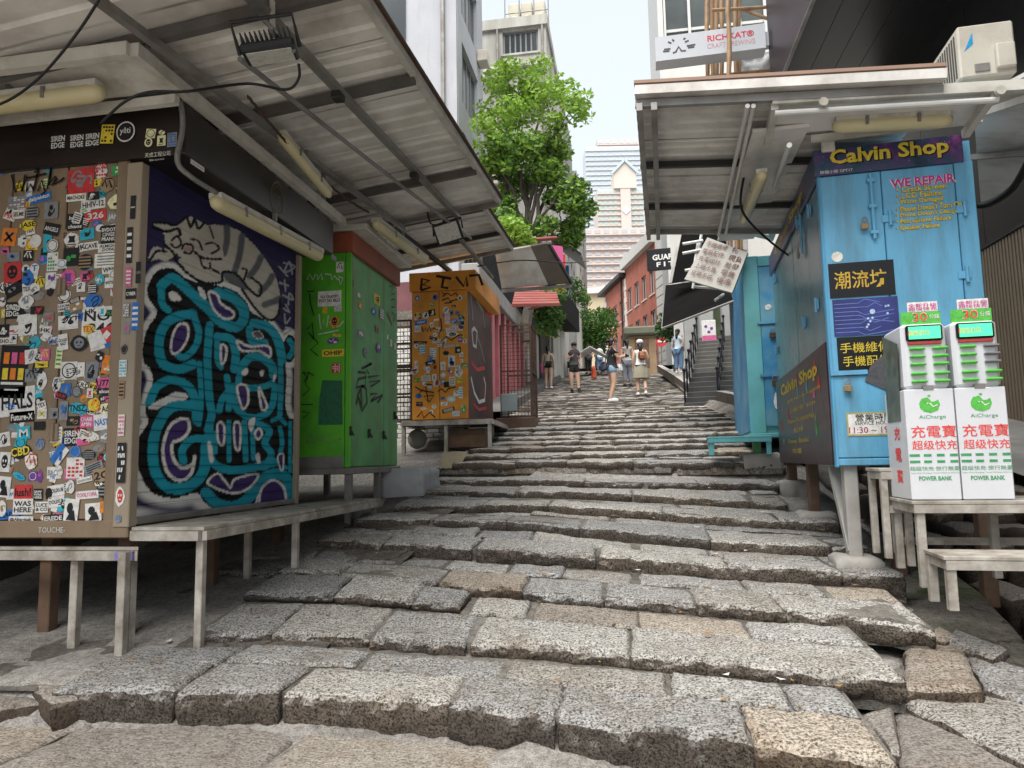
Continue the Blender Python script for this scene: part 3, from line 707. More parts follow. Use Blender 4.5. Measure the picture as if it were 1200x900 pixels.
# stickers on the doors (two enlarged views of the photograph: origin (0,150) and (0,390), scale 3.6)
def pickA(x): return doors[0] if x < px2(4) else doors[1] if x < px2(70) else doors[2]
UPL = [(95, 170, 110, 40, 'r', 's', 'k', ''), (175, 155, 60, 50, 'r', 's', 'k', 'OE\n50'), (258, 140, 58, 34, 'r', 'b', 'w', ''), (350, 142, 66, 40, 'r', 'k', 'w', ''), (480, 128, 75, 40, 'x', 'p', 'w', '', 4), (533, 122, 34, 50, 'r', 'w', 'k', 'ALL\nCAPS'),
 (345, 225, 112, 105, 'r', 'r', 's', '', 4), (430, 185, 50, 80, 'x', 'w', 'r', '#grid'), (510, 178, 70, 42, 'r', 'g', 'w', '', 5), (456, 240, 60, 64, 'c', 'n', 'k', '#face'), (514, 252, 46, 48, 'c', 'k', 'w', 'motion'),
 (167, 297, 100, 36, 'r', 'b', 'w', 'dalpaidan', 10), (75, 315, 75, 52, 'r', 's', 'w', '#grid'), (325, 295, 84, 32, 'r', 'c', 'k', 'MACHOKE'), (400, 288, 48, 34, 'r', 'k', 'w', ''), (395, 322, 102, 42, 'r', 'w', 'k', 'HHIV-12', 4), (497, 315, 84, 66, 'x', 'l', 'k', ''),
 (82, 365, 50, 38, 'r', 'w', 'k', 'SELME'), (140, 358, 54, 60, 'c', 's', 'k', '#bars'), (220, 350, 58, 70, 'r', 's', 'k', ''), (405, 370, 90, 46, 'r', 'r', 'w', '326', 4), (489, 378, 70, 44, 'r', 's', 'w', 'JAMS!', -3), (320, 398, 66, 72, 'r', 'k', 'w', 'bring\nto\nchaos'),
 (122, 412, 72, 44, 'x', 'y', 'k', 'JASE', 4), (222, 428, 66, 50, 'r', 'k', 'w', 'ANGELS', -14), (40, 460, 62, 74, 'r', 'o', 'k', '#cross', -8), (100, 478, 36, 52, 'x', 'w', 'k', ''), (153, 478, 50, 56, 'c', 'w', 'w', '#ring'), (205, 480, 34, 90, 'r', 't', 'k', ''), (226, 497, 48, 52, 'c', 'w', 'k', '#ring'),
 (305, 470, 66, 60, 'x', 'w', 'k', '#face'), (370, 448, 60, 46, 'r', 't', 'k', '', 5), (410, 404, 36, 30, 'c', 'b', 'm', ''), (462, 450, 66, 76, 'r', 'k', 'w', 'BVDOT\nCINGS\nPRANK'), (510, 445, 42, 46, 'x', 'w', 'k', ''), (386, 498, 60, 34, 'r', 'w', 'k', 'CAVE', 4), (468, 505, 104, 38, 'r', 'w', 'k', 'ALMIGHTY\nDONUT'),
 (25, 520, 36, 30, 'c', 'm', 'k', ''), (60, 545, 54, 40, 'r', 's', 'b', ''), (123, 540, 42, 46, 'r', 'k', 'w', '#face'), (180, 555, 36, 34, 'x', 'b', 'm', ''), (224, 565, 46, 78, 'r', 'w', 'g', '#grid'), (303, 545, 66, 76, 'r', 'k', 'g', ''), (362, 567, 64, 68, 'c', 'k', 'n', '#bars'), (455, 560, 104, 60, 'r', 'c', 's', '#bars'), (465, 597, 66, 34, 'r', 'w', 'k', 'WNC', 5),
 (55, 610, 74, 86, 'r', 'r', 'k', '#face', 3), (112, 595, 34, 36, 'c', 'w', 'k', '#face'), (150, 592, 40, 40, 'c', 'w', 'b', 'T'), (122, 635, 50, 70, 'x', 'b', 'k', ''), (170, 650, 44, 48, 'c', 'y', 'k', '#face'), (216, 645, 44, 70, 'r', 'w', 'p', ''), (290, 632, 64, 72, 'x', 'm', 'p', '#face'), (362, 628, 44, 50, 'x', 'm', 'k', '#face'), (424, 640, 40, 48, 'x', 't', 'w', ''), (480, 652, 74, 44, 'r', 'w', 'k', 'MYSTERIOUS'),
 (65, 680, 84, 50, 'r', 'k', 's', '', 24), (145, 680, 54, 50, 'c', 'w', 's', ''), (345, 672, 36, 40, 'r', 'w', 'k', ''), (393, 680, 44, 44, 'c', 'k', 'w', '#bars'), (494, 692, 54, 58, 'x', 'w', 'm', '#face'), (275, 705, 54, 58, 'x', 'w', 'k', '#ring'), (165, 708, 52, 40, 'x', 's', 'n', ''), (112, 735, 66, 60, 'x', 'w', 's', ''), (395, 730, 76, 58, 'x', 'b', 'k', ''),
 (55, 770, 64, 70, 'r', 'k', 'w', 'SIREN\nEDGE'), (12, 735, 30, 40, 'c', 'w', 'k', ''), (272, 758, 50, 34, 'r', 'w', 'k', 'LOOM\nHABIT', 5), (325, 755, 56, 36, 'r', 'n', 'w', '', 14), (160, 770, 54, 34, 'r', 'k', 'r', ''), (430, 818, 168, 130, 'r', 'w', 'k', 'NOE\n246'), (290, 820, 84, 60, 'r', 'w', 'k', '', 3), (120, 830, 78, 90, 'r', 'w', 'k', '', 4), (208, 800, 44, 40, 'r', 's', 'r', ''), (436, 775, 34, 50, 'x', 'w', 't', '#face'), (205, 850, 40, 40, 'x', 'm', 'w', ''), (60, 852, 54, 36, 'r', 'w', 'r', ''), (432, 882, 110, 66, 'r', 'r', 'w', '#half', 20), (20, 855, 46, 50, 'r', 'k', 'w', '')]
LOL = [(140, 40, 74, 50, 'x', 't', 'k', ''), (35, 35, 76, 28, 'r', 'w', 'k', 'SHOCK'), (200, 20, 50, 40, 'x', 'w', 's', ''), (270, 40, 40, 68, 'r', 'w', 'k', 'GOOD\nBAD', 8), (338, 45, 72, 66, 'x', 'k', 's', '#face'), (430, 35, 100, 66, 'r', 'b', 'w', '#half', 12), (58, 165, 118, 220, 'r', 'k', 'w', '#poster', -3), (135, 100, 54, 60, 'r', 'w', 's', '', 6), (193, 92, 40, 50, 'r', 'm', 'y', '#face'), (180, 134, 54, 26, 'r', 'y', 'k', ''), (250, 105, 26, 90, 'r', 'l', 'g', '#bars', -4),
 (293, 160, 70, 76, 'r', 'w', 'k', '#ring'), (345, 155, 30, 60, 'r', 'c', 's', ''), (390, 165, 54, 88, 'r', 's', 'k', '', -5), (425, 100, 40, 46, 'x', 'k', 'w', ''), (462, 135, 60, 78, 'r', 'o', 'g', '', -8), (180, 200, 44, 80, 'x', 'w', 'k', ''), (135, 180, 52, 56, 'r', 's', 'k', '#face'), (445, 212, 74, 44, 'r', 'm', 'k', 'U779', 3), (455, 247, 84, 26, 'r', 'k', 'w', 'skunk'), (458, 275, 80, 26, 'r', 'k', 'w', 'skunk', 3), (240, 220, 36, 66, 'x', 'w', 'k', ''), (282, 240, 40, 54, 'r', 'b', 's', ''), (327, 248, 44, 54, 'x', 's', 'k', '#ring'), (384, 255, 26, 40, 'r', 'w', 'r', '#face'), (355, 278, 30, 34, 'x', 'o', 'g', ''),
 (75, 290, 150, 120, 'r', 'w', 'k', 'HALS', 4), (168, 294, 36, 44, 'c', 'k', 'w', '#face'), (330, 318, 78, 48, 'x', 't', 'k', 'TNSZ'), (402, 305, 56, 60, 'x', 'y', 'o', ''), (458, 318, 64, 44, 'r', 'l', 'k', 'Adios', 8), (95, 355, 104, 46, 'r', 'k', 'w', 'Future-X', 3), (180, 342, 40, 44, 'r', 'w', 'y', '#cross'), (230, 340, 36, 46, 'r', 's', 'k', ''), (272, 330, 36, 80, 'r', 's', 'b', ''), (310, 372, 56, 40, 'r', 'k', 'n', ''), (368, 375, 56, 52, 'r', 'm', 'w', 'CHAIR\nAMIN'), (440, 376, 84, 68, 'r', 'w', 'b', 'NASTY', 5), (170, 392, 48, 36, 'r', 'k', 'k', '#ring'),
 (105, 422, 54, 54, 'r', 't', 'w', 'M', 6), (60, 400, 60, 34, 'x', 's', 't', ''), (304, 440, 70, 76, 'r', 'k', 'w', 'SIREN\nEDGE'), (240, 430, 50, 66, 'r', 'w', 's', '#bars'), (385, 440, 78, 44, 'x', 'w', 'n', ''), (450, 436, 60, 60, 'c', 's', 'w', ''), (20, 450, 48, 60, 'r', 'w', 'k', '', 8), (88, 500, 90, 62, 'x', 'k', 'y', 'CBD', 8), (170, 470, 44, 54, 'x', 's', 'b', '#face'), (136, 540, 56, 76, 'x', 'c', 'r', '#face'), (255, 515, 44, 88, 'r', 'w', 'b', '#half', -38), (318, 500, 50, 56, 'c', 'b', 's', '#ring'), (375, 515, 62, 44, 'c', 'k', 's', '#bars'), (420, 488, 54, 34, 'x', 's', 'n', ''), (458, 525, 36, 36, 'c', 't', 'w', '#ring'),
 (25, 545, 46, 84, 'r', 'w', 'k', '#face', -3), (230, 590, 60, 50, 'r', 'w', 's', 'BACK'), (320, 570, 76, 88, 'r', 'w', 'r', '#grid'), (398, 570, 80, 44, 'r', 's', 'k', '#bars', 20), (432, 600, 70, 56, 'r', 'n', 'k', '2G', 10), (85, 605, 54, 30, 'x', 't', 'b', '', -30), (140, 605, 36, 40, 'r', 'p', 'w', '#ring'), (172, 605, 22, 54, 'x', 'p', 'm', ''), (20, 650, 54, 88, 'r', 'w', 'k', '#face', -5), (360, 620, 66, 22, 'r', 'w', 's', 'colored', 12), (300, 650, 40, 60, 'x', 'w', 's', ''), (440, 660, 62, 74, 'c', 'k', 's', '#bars'),
 (100, 672, 76, 60, 'r', 'r', 'k', 'lush!'), (100, 733, 84, 66, 'r', 'w', 'k', 'WAS\nHERE'), (92, 788, 104, 28, 'r', 'w', 'k', '@Afterdusk'), (165, 682, 38, 48, 'r', 'k', 'w', 'SAW\nWAS\nHERE'), (238, 665, 70, 46, 'r', 'w', 'k', 'OOLIXUB', 8), (240, 712, 70, 46, 'r', 'w', 'k', 'OOLIXUB', 8), (370, 683, 96, 34, 'r', 'w', 'm', 'COOLTOPIA', 4), (180, 735, 54, 46, 'r', 'w', 'k', 'LUCE\n& CO'), (305, 750, 60, 100, 'r', 'w', 'k', '#face', -5), (395, 758, 68, 80, 'r', 'w', 'k', '#face', 4), (445, 735, 44, 48, 'r', 'o', 'g', '#face'), (228, 782, 84, 30, 'r', 'k', 'w', 'EREDE', 3), (12, 740, 36, 70, 'x', 'w', 'n', '')]
rf = random.Random(21); WORDS = ['', '', '', '', '#grid', '#bars', '#ring', 'TEX', 'KRS', 'HK', 'VOID', 'ONE', 'SLAP', 'ZOO', 'RAW', 'MUD']
FIL = [(rf.uniform(8, 520), rf.uniform(430, 900) if k % 3 else rf.uniform(130, 430), rf.uniform(24, 60), rf.uniform(20, 52), rf.choice('rrrcx'), rf.choice('wwwwcskkbtylnr'), rf.choice('kkkkrbswg'), rf.choice(WORDS), rf.uniform(-22, 22)) for k in range(75)]
stickers_from(frA, None, FIL, 0, 150, 3.6, pickA)
FIL = [(rf.uniform(8, 480), rf.uniform(10, 800), rf.uniform(24, 60), rf.uniform(20, 52), rf.choice('rrrcx'), rf.choice('wwwwcskkbtylnm'), rf.choice('kkkkrbswg'), rf.choice(WORDS), rf.uniform(-22, 22)) for k in range(60)]
stickers_from(frA, None, FIL, 0, 390, 3.6, pickA)
stickers_from(frA, None, UPL, 0, 150, 3.6, pickA)
stickers_from(frA, None, LOL, 0, 390, 3.6, pickA)
# marker tag and strip stickers on the posts
b = MB()
def zline(fr, pts, wd, mat, bb, zx, zy, zs, e=0.0125): bb.print_line(fr, [fr_pix(fr, zx + x / zs, zy + y / zs) for x, y in pts], wd, mat, e)
for pts in ([(55, 200), (72, 275), (88, 225), (100, 270), (112, 200)], [(95, 270), (122, 205), (118, 272), (135, 240), (150, 270)], [(150, 190), (168, 180), (148, 262)], [(120, 215), (200, 195)], [(165, 270), (182, 225), (196, 270), (180, 285)], [(205, 260), (222, 165), (212, 245), (240, 205)], [(222, 245), (246, 215), (232, 240), (262, 225), (276, 212)]):
    zline(frA, pts, 0.016, M_BLACKLINE, b, 0, 150, 3.6)
b.build('marker_tag', doors[1])
frP = (frA[0] - Vector((0, 0.031, 0)), frA[1], frA[2], frA[3])
stickers_from(frP, bpy.data.objects['corner_post'], [(562, 335, 22, 98, 'r', 'k', 'c', 'CAKED', 0), (548, 495, 24, 150, 'r', 'k', 'w', '#bars'), (545, 630, 24, 80, 'r', 'm', 'w', '#bars'), (556, 700, 46, 44, 'r', 'k', 'w', 'CYBER'), (536, 770, 26, 60, 'r', 's', 'w', '#grid'), (535, 845, 26, 50, 'r', 's', 'm', '')], 0, 150, 3.6)
stickers_from(frP, bpy.data.objects['corner_post'], [(525, 70, 28, 40, 'x', 'k', 's', '#ring'), (520, 150, 32, 70, 'r', 'w', 't', '#grid'), (515, 240, 24, 76, 'r', 'n', 'k', '#bars'), (515, 390, 26, 90, 'r', 'c', 'm', '#grid'), (515, 548, 36, 168, 'r', 'k', 'w', '#grid'), (508, 690, 40, 84, 'x', 'w', 'r', '#face'), (500, 785, 28, 34, 'x', 's', 'b', '#face')], 0, 390, 3.6)
frC = (frA[0] - Vector((0, 0.03, 0)), frA[1], frA[2], frA[3])
stickers_from(frC, bpy.data.objects['corner_post'], [(585, 610, 22, 90, 'r', 'k', 's', 'LINE'), (572, 795, 30, 118, 'r', 'b', 'w', '#bars')], 0, 150, 3.6)

# roller shutter: every slat its own piece, the graffiti sprayed across them
GW, GH, GS = 470, 900, 2.2          # canvas of the painting, photo pixels (148..) x (190..)
cv = np.zeros((GH, GW, 3)); cv[:] = (0.030, 0.024, 0.085)
yy, xx = np.mgrid[0:GH, 0:GW].astype(float)
px_all = xx / GS + 148; py_all = yy / GS + 190
U_ = np.stack([(px_all - 150) * 4.5, (py_all - 230) * 4.5], -1)
def _box(P, pad):
    a = (np.min(P, 0) - pad) / 4.5 + np.array([150, 230]); c = (np.max(P, 0) + pad) / 4.5 + np.array([150, 230])
    x0, y0 = np.maximum(0, ((a - np.array([148, 190])) * GS).astype(int)); x1, y1 = ((c - np.array([148, 190])) * GS).astype(int) + 2
    return slice(y0, min(GH, y1)), slice(x0, min(GW, x1))
def smooth_path(P, n=6, closed=False):
    P = np.array(P, float); out = []; N_ = len(P)
    for i in range(N_ if closed else N_ - 1):
        g4 = [P[(i + k) % N_] if closed else P[min(max(i + k, 0), N_ - 1)] for k in (-1, 0, 1, 2)]
        for t in np.linspace(0, 1, n, endpoint=False):
            out.append(0.5 * (2 * g4[1] + (g4[2] - g4[0]) * t + (2 * g4[0] - 5 * g4[1] + 4 * g4[2] - g4[3]) * t * t + (3 * g4[1] - g4[0] - 3 * g4[2] + g4[3]) * t ** 3))
    if not closed: out.append(P[-1])
    return np.array(out)
def gstroke(pts, wd, c, soft=0.0, closed=False):
    P = smooth_path(pts, 6, closed)
    if closed: P = np.vstack([P, P[:1]])
    s = _box(P, wd); Q = U_[s]; dmin = np.full(Q.shape[:2], 1e9)
    for a, b_ in zip(P[:-1], P[1:]):
        ab = b_ - a; L = (ab ** 2).sum() + 1e-9
        t = np.clip(((Q - a) @ ab) / L, 0, 1); dd = np.hypot(*np.moveaxis(Q - a - t[..., None] * ab, -1, 0)); dmin = np.minimum(dmin, dd)
    al = np.clip((wd / 2 - dmin) / max(2.0, soft) + 0.5, 0, 1)[..., None]
    cv[s] = cv[s] * (1 - al) + np.array(c) * al
def gfill(pts, c, sm=True):
    P = smooth_path(pts, 6, True) if sm else np.array(pts, float); s = _box(P, 2); Q = U_[s]; ins = np.zeros(Q.shape[:2], bool)
    x, y = Q[..., 0], Q[..., 1]
    for a, b_ in zip(P, np.roll(P, -1, 0)):
        cnd = ((a[1] > y) != (b_[1] > y)); ins ^= cnd & (x < (b_[0] - a[0]) * (y - a[1]) / ((b_[1] - a[1]) or 1e-9) + a[0])
    cv[s][ins] = c
WH, BK, TL, PU, CR, GY = (0.78, 0.78, 0.76), (0.004, 0.004, 0.005), (0.012, 0.34, 0.46), (0.06, 0.032, 0.16), (0.55, 0.52, 0.45), (0.13, 0.135, 0.15)
for pts in ([(0, 1500), (60, 1545), (140, 1590), (250, 1605), (350, 1600), (430, 1690)], [(0, 1660), (200, 1700), (420, 1690)], [(20, 1110), (80, 1150), (140, 1130)]): gstroke(pts, 62, WH, 40)
SIL = [(105, 470), (150, 395), (230, 380), (320, 440), (400, 455), (470, 470), (560, 495), (625, 560), (650, 610), (720, 650), (780, 725), (815, 770), (845, 730), (880, 750), (888, 810), (862, 870), (830, 880), (835, 960), (828, 1090), (845, 1160), (875, 1180), (878, 1250), (868, 1400), (880, 1560), (870, 1650),
       (800, 1520), (740, 1510), (690, 1560), (650, 1640), (560, 1675), (470, 1660), (400, 1610), (360, 1565), (250, 1590), (150, 1575), (90, 1520), (50, 1420), (38, 1330), (62, 1260), (105, 1190), (90, 1130), (108, 1050), (130, 970), (112, 905), (85, 880), (75, 800), (100, 700), (140, 640), (150, 600), (108, 540)]
gstroke(SIL, 62, WH, 14, True); gfill(SIL, BK)
for wd, pts in ((52, [(175, 470), (230, 430), (290, 470), (370, 545), (430, 600), (480, 655), (560, 690), (605, 655), (605, 590), (545, 530), (470, 505)]), (50, [(340, 618), (240, 640), (180, 700), (162, 800), (185, 880), (260, 912), (340, 885)]), (38, [(175, 470), (178, 560), (210, 600)]),
    (36, [(350, 640), (372, 720), (350, 800), (290, 850), (260, 830)]), (42, [(430, 680), (418, 860), (428, 1060), (440, 1150), (420, 1230)]), (28, [(376, 880), (385, 1080), (372, 1200)]), (34, [(520, 950), (532, 1050), (530, 1120)]), (44, [(470, 740), (540, 752), (566, 820), (560, 910)]), (30, [(470, 760), (470, 860), (490, 900)]),
    (46, [(660, 668), (740, 690), (790, 760), (812, 860)]), (40, [(640, 700), (655, 765), (720, 772)]), (30, [(850, 760), (872, 800), (850, 845)]), (44, [(600, 900), (640, 850), (700, 850), (755, 890), (765, 940)]), (34, [(600, 900), (585, 990), (680, 1010), (760, 985)]), (34, [(556, 1000), (568, 1110), (640, 1165), (720, 1150), (760, 1100), (775, 1000)]),
    (28, [(802, 860), (806, 1000), (800, 1150)]), (56, [(345, 1105), (240, 1105), (170, 1180), (132, 1300), (140, 1440), (200, 1530), (280, 1540), (350, 1510), (400, 1440), (410, 1320)]), (42, [(410, 1275), (330, 1285), (285, 1340), (292, 1395)]), (46, [(110, 1090), (150, 1005), (220, 968), (300, 990), (345, 1050), (360, 1180)]),
    (44, [(430, 1190), (425, 1300), (445, 1400), (520, 1440), (600, 1440), (700, 1420), (780, 1400)]), (24, [(455, 1250), (460, 1350)]), (26, [(530, 1190), (532, 1390)]), (30, [(612, 1190), (620, 1390)]), (36, [(685, 1200), (745, 1235), (720, 1300), (755, 1360), (715, 1430)]), (26, [(655, 1220), (660, 1380)]), (24, [(800, 1220), (812, 1300), (798, 1390), (830, 1430)]), (20, [(855, 1190), (853, 1450)]), (22, [(760, 1180), (800, 1170), (830, 1200)]),
    (56, [(410, 1560), (470, 1618), (560, 1635), (640, 1585), (700, 1500), (760, 1465), (830, 1480), (858, 1560), (862, 1640)]), (34, [(560, 1000), (500, 1060), (480, 1130)])): gstroke(pts, wd, TL)
def isl(pts, c=PU, ow=13): gfill(pts, c); gstroke(pts, ow, WH, 2, True)
isl([(240, 720), (270, 675), (312, 680), (315, 740), (285, 800), (240, 830), (225, 790)]); isl([(215, 510), (245, 505), (278, 542), (230, 545)], WH, 6); isl([(425, 505), (470, 520), (490, 565), (555, 610), (548, 640), (500, 640), (450, 590)]); isl([(370, 480), (400, 500), (410, 540), (385, 525)], WH, 5)
isl([(490, 785), (518, 800), (512, 860), (492, 880)]); isl([(655, 720), (690, 712), (712, 742), (680, 748)], GY, 5); isl([(575, 760), (640, 792), (738, 788), (748, 845), (690, 815), (600, 812)]); isl([(575, 1005), (625, 1003), (632, 1085), (602, 1115)]); isl([(690, 1010), (715, 1060), (732, 1110), (708, 1125), (695, 1070)])
isl([(215, 1050), (260, 1032), (312, 1050), (300, 1070), (230, 1080), (150, 1120), (110, 1110)], WH, 5); isl([(600, 925), (625, 905), (630, 930), (610, 945)], WH, 4); isl([(695, 925), (715, 920), (705, 950)], WH, 4); isl([(770, 935), (780, 950), (765, 975)], WH, 4)
isl([(200, 1255), (240, 1190), (308, 1175), (322, 1230), (282, 1280), (232, 1305), (240, 1385), (282, 1430), (340, 1412), (350, 1370), (330, 1465), (268, 1497), (208, 1455), (183, 1350)], PU, 18)
for r_ in ((472, 1200, 505, 1305), (560, 1200, 590, 1330)): isl([(r_[0], r_[1]), (r_[2], r_[1] + 8), (r_[2] - 2, r_[3]), (r_[0] + 4, r_[3] - 12)])
isl([(635, 1190), (668, 1165), (660, 1215), (645, 1240)], WH, 4); isl([(668, 1250), (690, 1222), (706, 1255), (684, 1280)]); isl([(672, 1365), (692, 1360), (695, 1405), (680, 1400)], WH, 4); isl([(790, 1370), (818, 1362), (815, 1440), (800, 1430)], PU, 9); isl([(420, 1295), (438, 1310), (448, 1395), (430, 1390)], WH, 4)
isl([(418, 1508), (470, 1462), (510, 1500), (540, 1535), (565, 1490), (684, 1465), (640, 1535), (560, 1565), (480, 1545)]); gfill([(690, 1635), (702, 1545), (762, 1498), (820, 1535), (838, 1645)], PU); gstroke([(690, 1635), (702, 1545), (762, 1498), (820, 1535), (838, 1645)], 14, WH)
# striped creature on top
BODY = [(430, 150), (560, 168), (650, 240), (730, 340), (780, 430), (802, 540), (790, 625), (740, 652), (670, 590), (600, 490), (500, 440), (430, 330), (400, 190)]
gfill(BODY, CR)
for a in ((520, 165, 505, 300), (600, 210, 560, 400), (700, 320, 640, 420), (760, 420, 700, 500), (795, 540, 720, 570)): gstroke([(a[0], a[1]), ((a[0] + a[2]) / 2 + 8, (a[1] + a[3]) / 2), (a[2], a[3])], 34, GY, 10)
FACE = [(130, 140), (190, 140), (250, 150), (310, 105), (380, 130), (450, 190), (500, 280), (490, 340), (430, 395), (360, 360), (280, 320), (200, 250), (190, 200), (150, 175)]
gfill(FACE, CR); gfill([(265, 335), (330, 325), (400, 385), (480, 405), (495, 445), (400, 455), (320, 410)], CR); gfill([(105, 345), (130, 270), (190, 275), (250, 300), (200, 340), (150, 330)], CR); gfill([(500, 395), (570, 415), (645, 490), (600, 485), (520, 445)], GY)
for wd, pts in ((12, FACE[:4]), (14, [(310, 110), (330, 160), (350, 120), (370, 170), (400, 140)]), (16, [(130, 160), (200, 185), (260, 170), (275, 200)]), (12, [(230, 230), (260, 210), (280, 250), (250, 270), (225, 250)]), (12, [(285, 275), (300, 250), (340, 262), (330, 300), (295, 295)]), (12, [(330, 225), (370, 235), (390, 280)]), (12, [(410, 250), (450, 245), (480, 275), (440, 300)]), (13, [(350, 290), (385, 320), (440, 330), (490, 330)]), (11, [(380, 330), (395, 370), (430, 380), (430, 350)]), (14, [(110, 345), (150, 290), (200, 290)]), (14, [(190, 250), (240, 300), (260, 350), (320, 410), (400, 455), (490, 450), (500, 400), (570, 410), (640, 490), (690, 525), (700, 470), (650, 430)]), (14, [(600, 490), (670, 590), (740, 652), (790, 625), (802, 540)]), (12, [(610, 440), (625, 390), (605, 380)]), (10, [(430, 160), (450, 220)]), (10, [(255, 345), (290, 370)]), (12, [(440, 380), (480, 405)])): gstroke(pts, wd, BK)
gfill([(292, 270), (325, 262), (335, 285), (305, 292)], (0.42, 0.3, 0.3))
for pts in ([(820, 350), (880, 370), (825, 400), (850, 345), (865, 410)], [(795, 370), (840, 420)], [(800, 455), (845, 470)], [(825, 440), (830, 500)], [(815, 520), (870, 545), (850, 510), (845, 570)], [(820, 590), (850, 610), (830, 570)], [(825, 620), (830, 670), (855, 640)], [(830, 690), (860, 700), (820, 730)]): gstroke(pts, 9, (0.4, 0.4, 0.42))
M_SHUT = pm('sprayed_shutter', (1, 1, 1), 0.55, 0.0, var=0.22, attr='paint', dirt=(0.03, 0.03, 0.03), dirt_amt=0.06, bmp=0.03, spec=0.15)
def project(P):
    dv = P - np.array(CAM); a = dv @ np.array(_RT); b_ = dv @ np.array(_UP); c_ = dv @ np.array(_FW); u2 = a / c_; v2 = b_ / c_
    u = u2 * math.cos(ROLL) - v2 * math.sin(ROLL); v = u2 * math.sin(ROLL) + v2 * math.cos(ROLL)
    return CXP + u * FPX, CYP - v * FPX
shut = thing('x', (0, 0, 0), 'x', 'x') if False else None
b = MB(); b.box((XA - 0.05, YA + 0.05, ZA), (XA - 0.045, YA2 - 0.04, zfas0 + 0.1), M_DKMETAL); shut = b.build('shutter', stA)
NS = 30; sh = (zfas0 + 0.08 - ZA) / NS; ny = 230
for s in range(NS):
    prof = [(0.0, -0.008), (0.06, 0.0), (0.5, 0.003), (0.86, 0.002), (0.94, 0.009), (0.99, -0.006)]
    ya = np.linspace(YA + 0.052, YA2 - 0.045, ny)
    dense = [(t, np.interp(t, [q[0] for q in prof], [q[1] for q in prof])) for t in (0, 0.06, 0.2, 0.35, 0.5, 0.65, 0.8, 0.88, 0.94, 0.99)]
    P = np.array([[XA - 0.02 + o_x, y, ZA + 0.03 + (s + t) * sh] for t, o_x in dense for y in ya])
    me = bpy.data.meshes.new('slat'); n_ = ny
    me.from_pydata([tuple(p) for p in P - np.array(BASE[stA.name])], [], [(r * n_ + k, r * n_ + k + 1, (r + 1) * n_ + k + 1, (r + 1) * n_ + k) for r in range(len(dense) - 1) for k in range(n_ - 1)])
    X_, Y_ = project(P); ix = np.clip(((X_ - 148) * GS).astype(int), 0, GW - 1); iy = np.clip(((Y_ - 190) * GS).astype(int), 0, GH - 1)
    ca = me.color_attributes.new('paint', 'FLOAT_COLOR', 'POINT'); ca.data.foreach_set('color', np.concatenate([cv[iy, ix], np.ones((len(P), 1))], 1).ravel())
    me.materials.append(M_SHUT); me.polygons.foreach_set('use_smooth', [True] * len(me.polygons))
    link('slat', me, shut, BASE[stA.name])
b = MB(); b.bbox((XA - 0.035, YA + 0.05, ZA - 0.01), (XA + 0.012, YA2 - 0.04, ZA + 0.035), M_GALV, 0.005); b.build('bottom_rail', stA)
b = MB(); b.bbox((XA - 0.06, YA2 - 0.045, ZA - 0.02), (XA + 0.02, YA2 + 0.02, zfas0 + 0.02), pm('tan_trim', (0.3, 0.25, 0.2)), 0.006); b.build('guide_rail', stA)
for (x_, y_) in ((XA - 0.12, YA + 0.15), (XA - 0.75, YA + 0.2), (XA - 1.45, YA + 0.2), (XA - 0.15, (YA + YA2) / 2), (XA - 0.12, YA2 - 0.12), (XA - 1.2, YA2 - 0.2), (XA - 0.9, YA + 1.2)):
    b = MB(); zz = smooth_z(x_, y_) - 0.15; b.bbox((x_ - 0.045, y_ - 0.045, zz), (x_ + 0.045, y_ + 0.045, ZA - 0.02), M_BROWNWOOD, 0.006); b.build('leg', stA)
b = MB(); b.bar((XA - 1.6, YA + 0.15, ZA - 0.2), (XA - 0.1, YA + 0.15, ZA - 0.2), 0.05, 0.09, M_BROWNWOOD); b.bar((XA - 1.6, YA + 0.9, ZA - 0.05), (XA - 0.1, YA + 0.9, ZA - 0.05), 0.05, 0.09, M_BROWNWOOD); b.build('cross_beam', stA)

# ------------------------------------------------------------------ benches
def bench(name, label, corners, th, feet, legw, mat, extra=None, group=None, board_n=1):
    """corners: four top corners (world), counter-clockwise; feet: list of plan points on the ground"""
    c = [Vector(p) for p in corners]; zt = c[0].z
    gz = min(smooth_z(f[0], f[1]) for f in feet) - 0.1
    t = thing(name, ((c[0].x + c[2].x) / 2, (c[0].y + c[2].y) / 2, gz), label, 'bench', group)
    for k in range(board_n):
        a, e = k / board_n, (k + 1) / board_n
        b = MB(); g_ = 0.004
        b.prism([c[0].lerp(c[3], a + g_), c[1].lerp(c[2], a + g_), c[1].lerp(c[2], e - g_), c[0].lerp(c[3], e - g_)], (0, 0, -0.022), mat); b.build('board', t)
    b = MB()
    for i in range(4): 
        p0, p1 = c[i] - Vector((0, 0, 0.055)), c[(i + 1) % 4] - Vector((0, 0, 0.055)); dr_ = (p1 - p0).normalized() * 0.02
        b.bar(p0 + dr_, p1 - dr_, 0.035, 0.06, mat)
    b.build('apron', t)
    for f in feet:
        b = MB(); zf = f[2] if len(f) > 2 else smooth_z(f[0], f[1]) - 0.1
        b.bbox((f[0] - legw / 2, f[1] - legw / 2, zf), (f[0] + legw / 2, f[1] + legw / 2, zt - 0.026), mat, 0.004); b.build('leg', t)
    return t
z1 = at_d(150, 648, 4.3).z
p_c = at_z(157, 641, z1); p_b = at_z(232, 628, z1)
c1 = Vector((XAL - 0.2, p_c.y + 0.02, z1)); 
fx = p_c.x - 0.05
def foot(px, py, guess):
    P = Vector(guess)
    for _ in range(12): P = at_z(px, py, smooth_z(P.x, P.y) - 0.05)
    return P
gfoot = at_z(148, 776, 0.19)
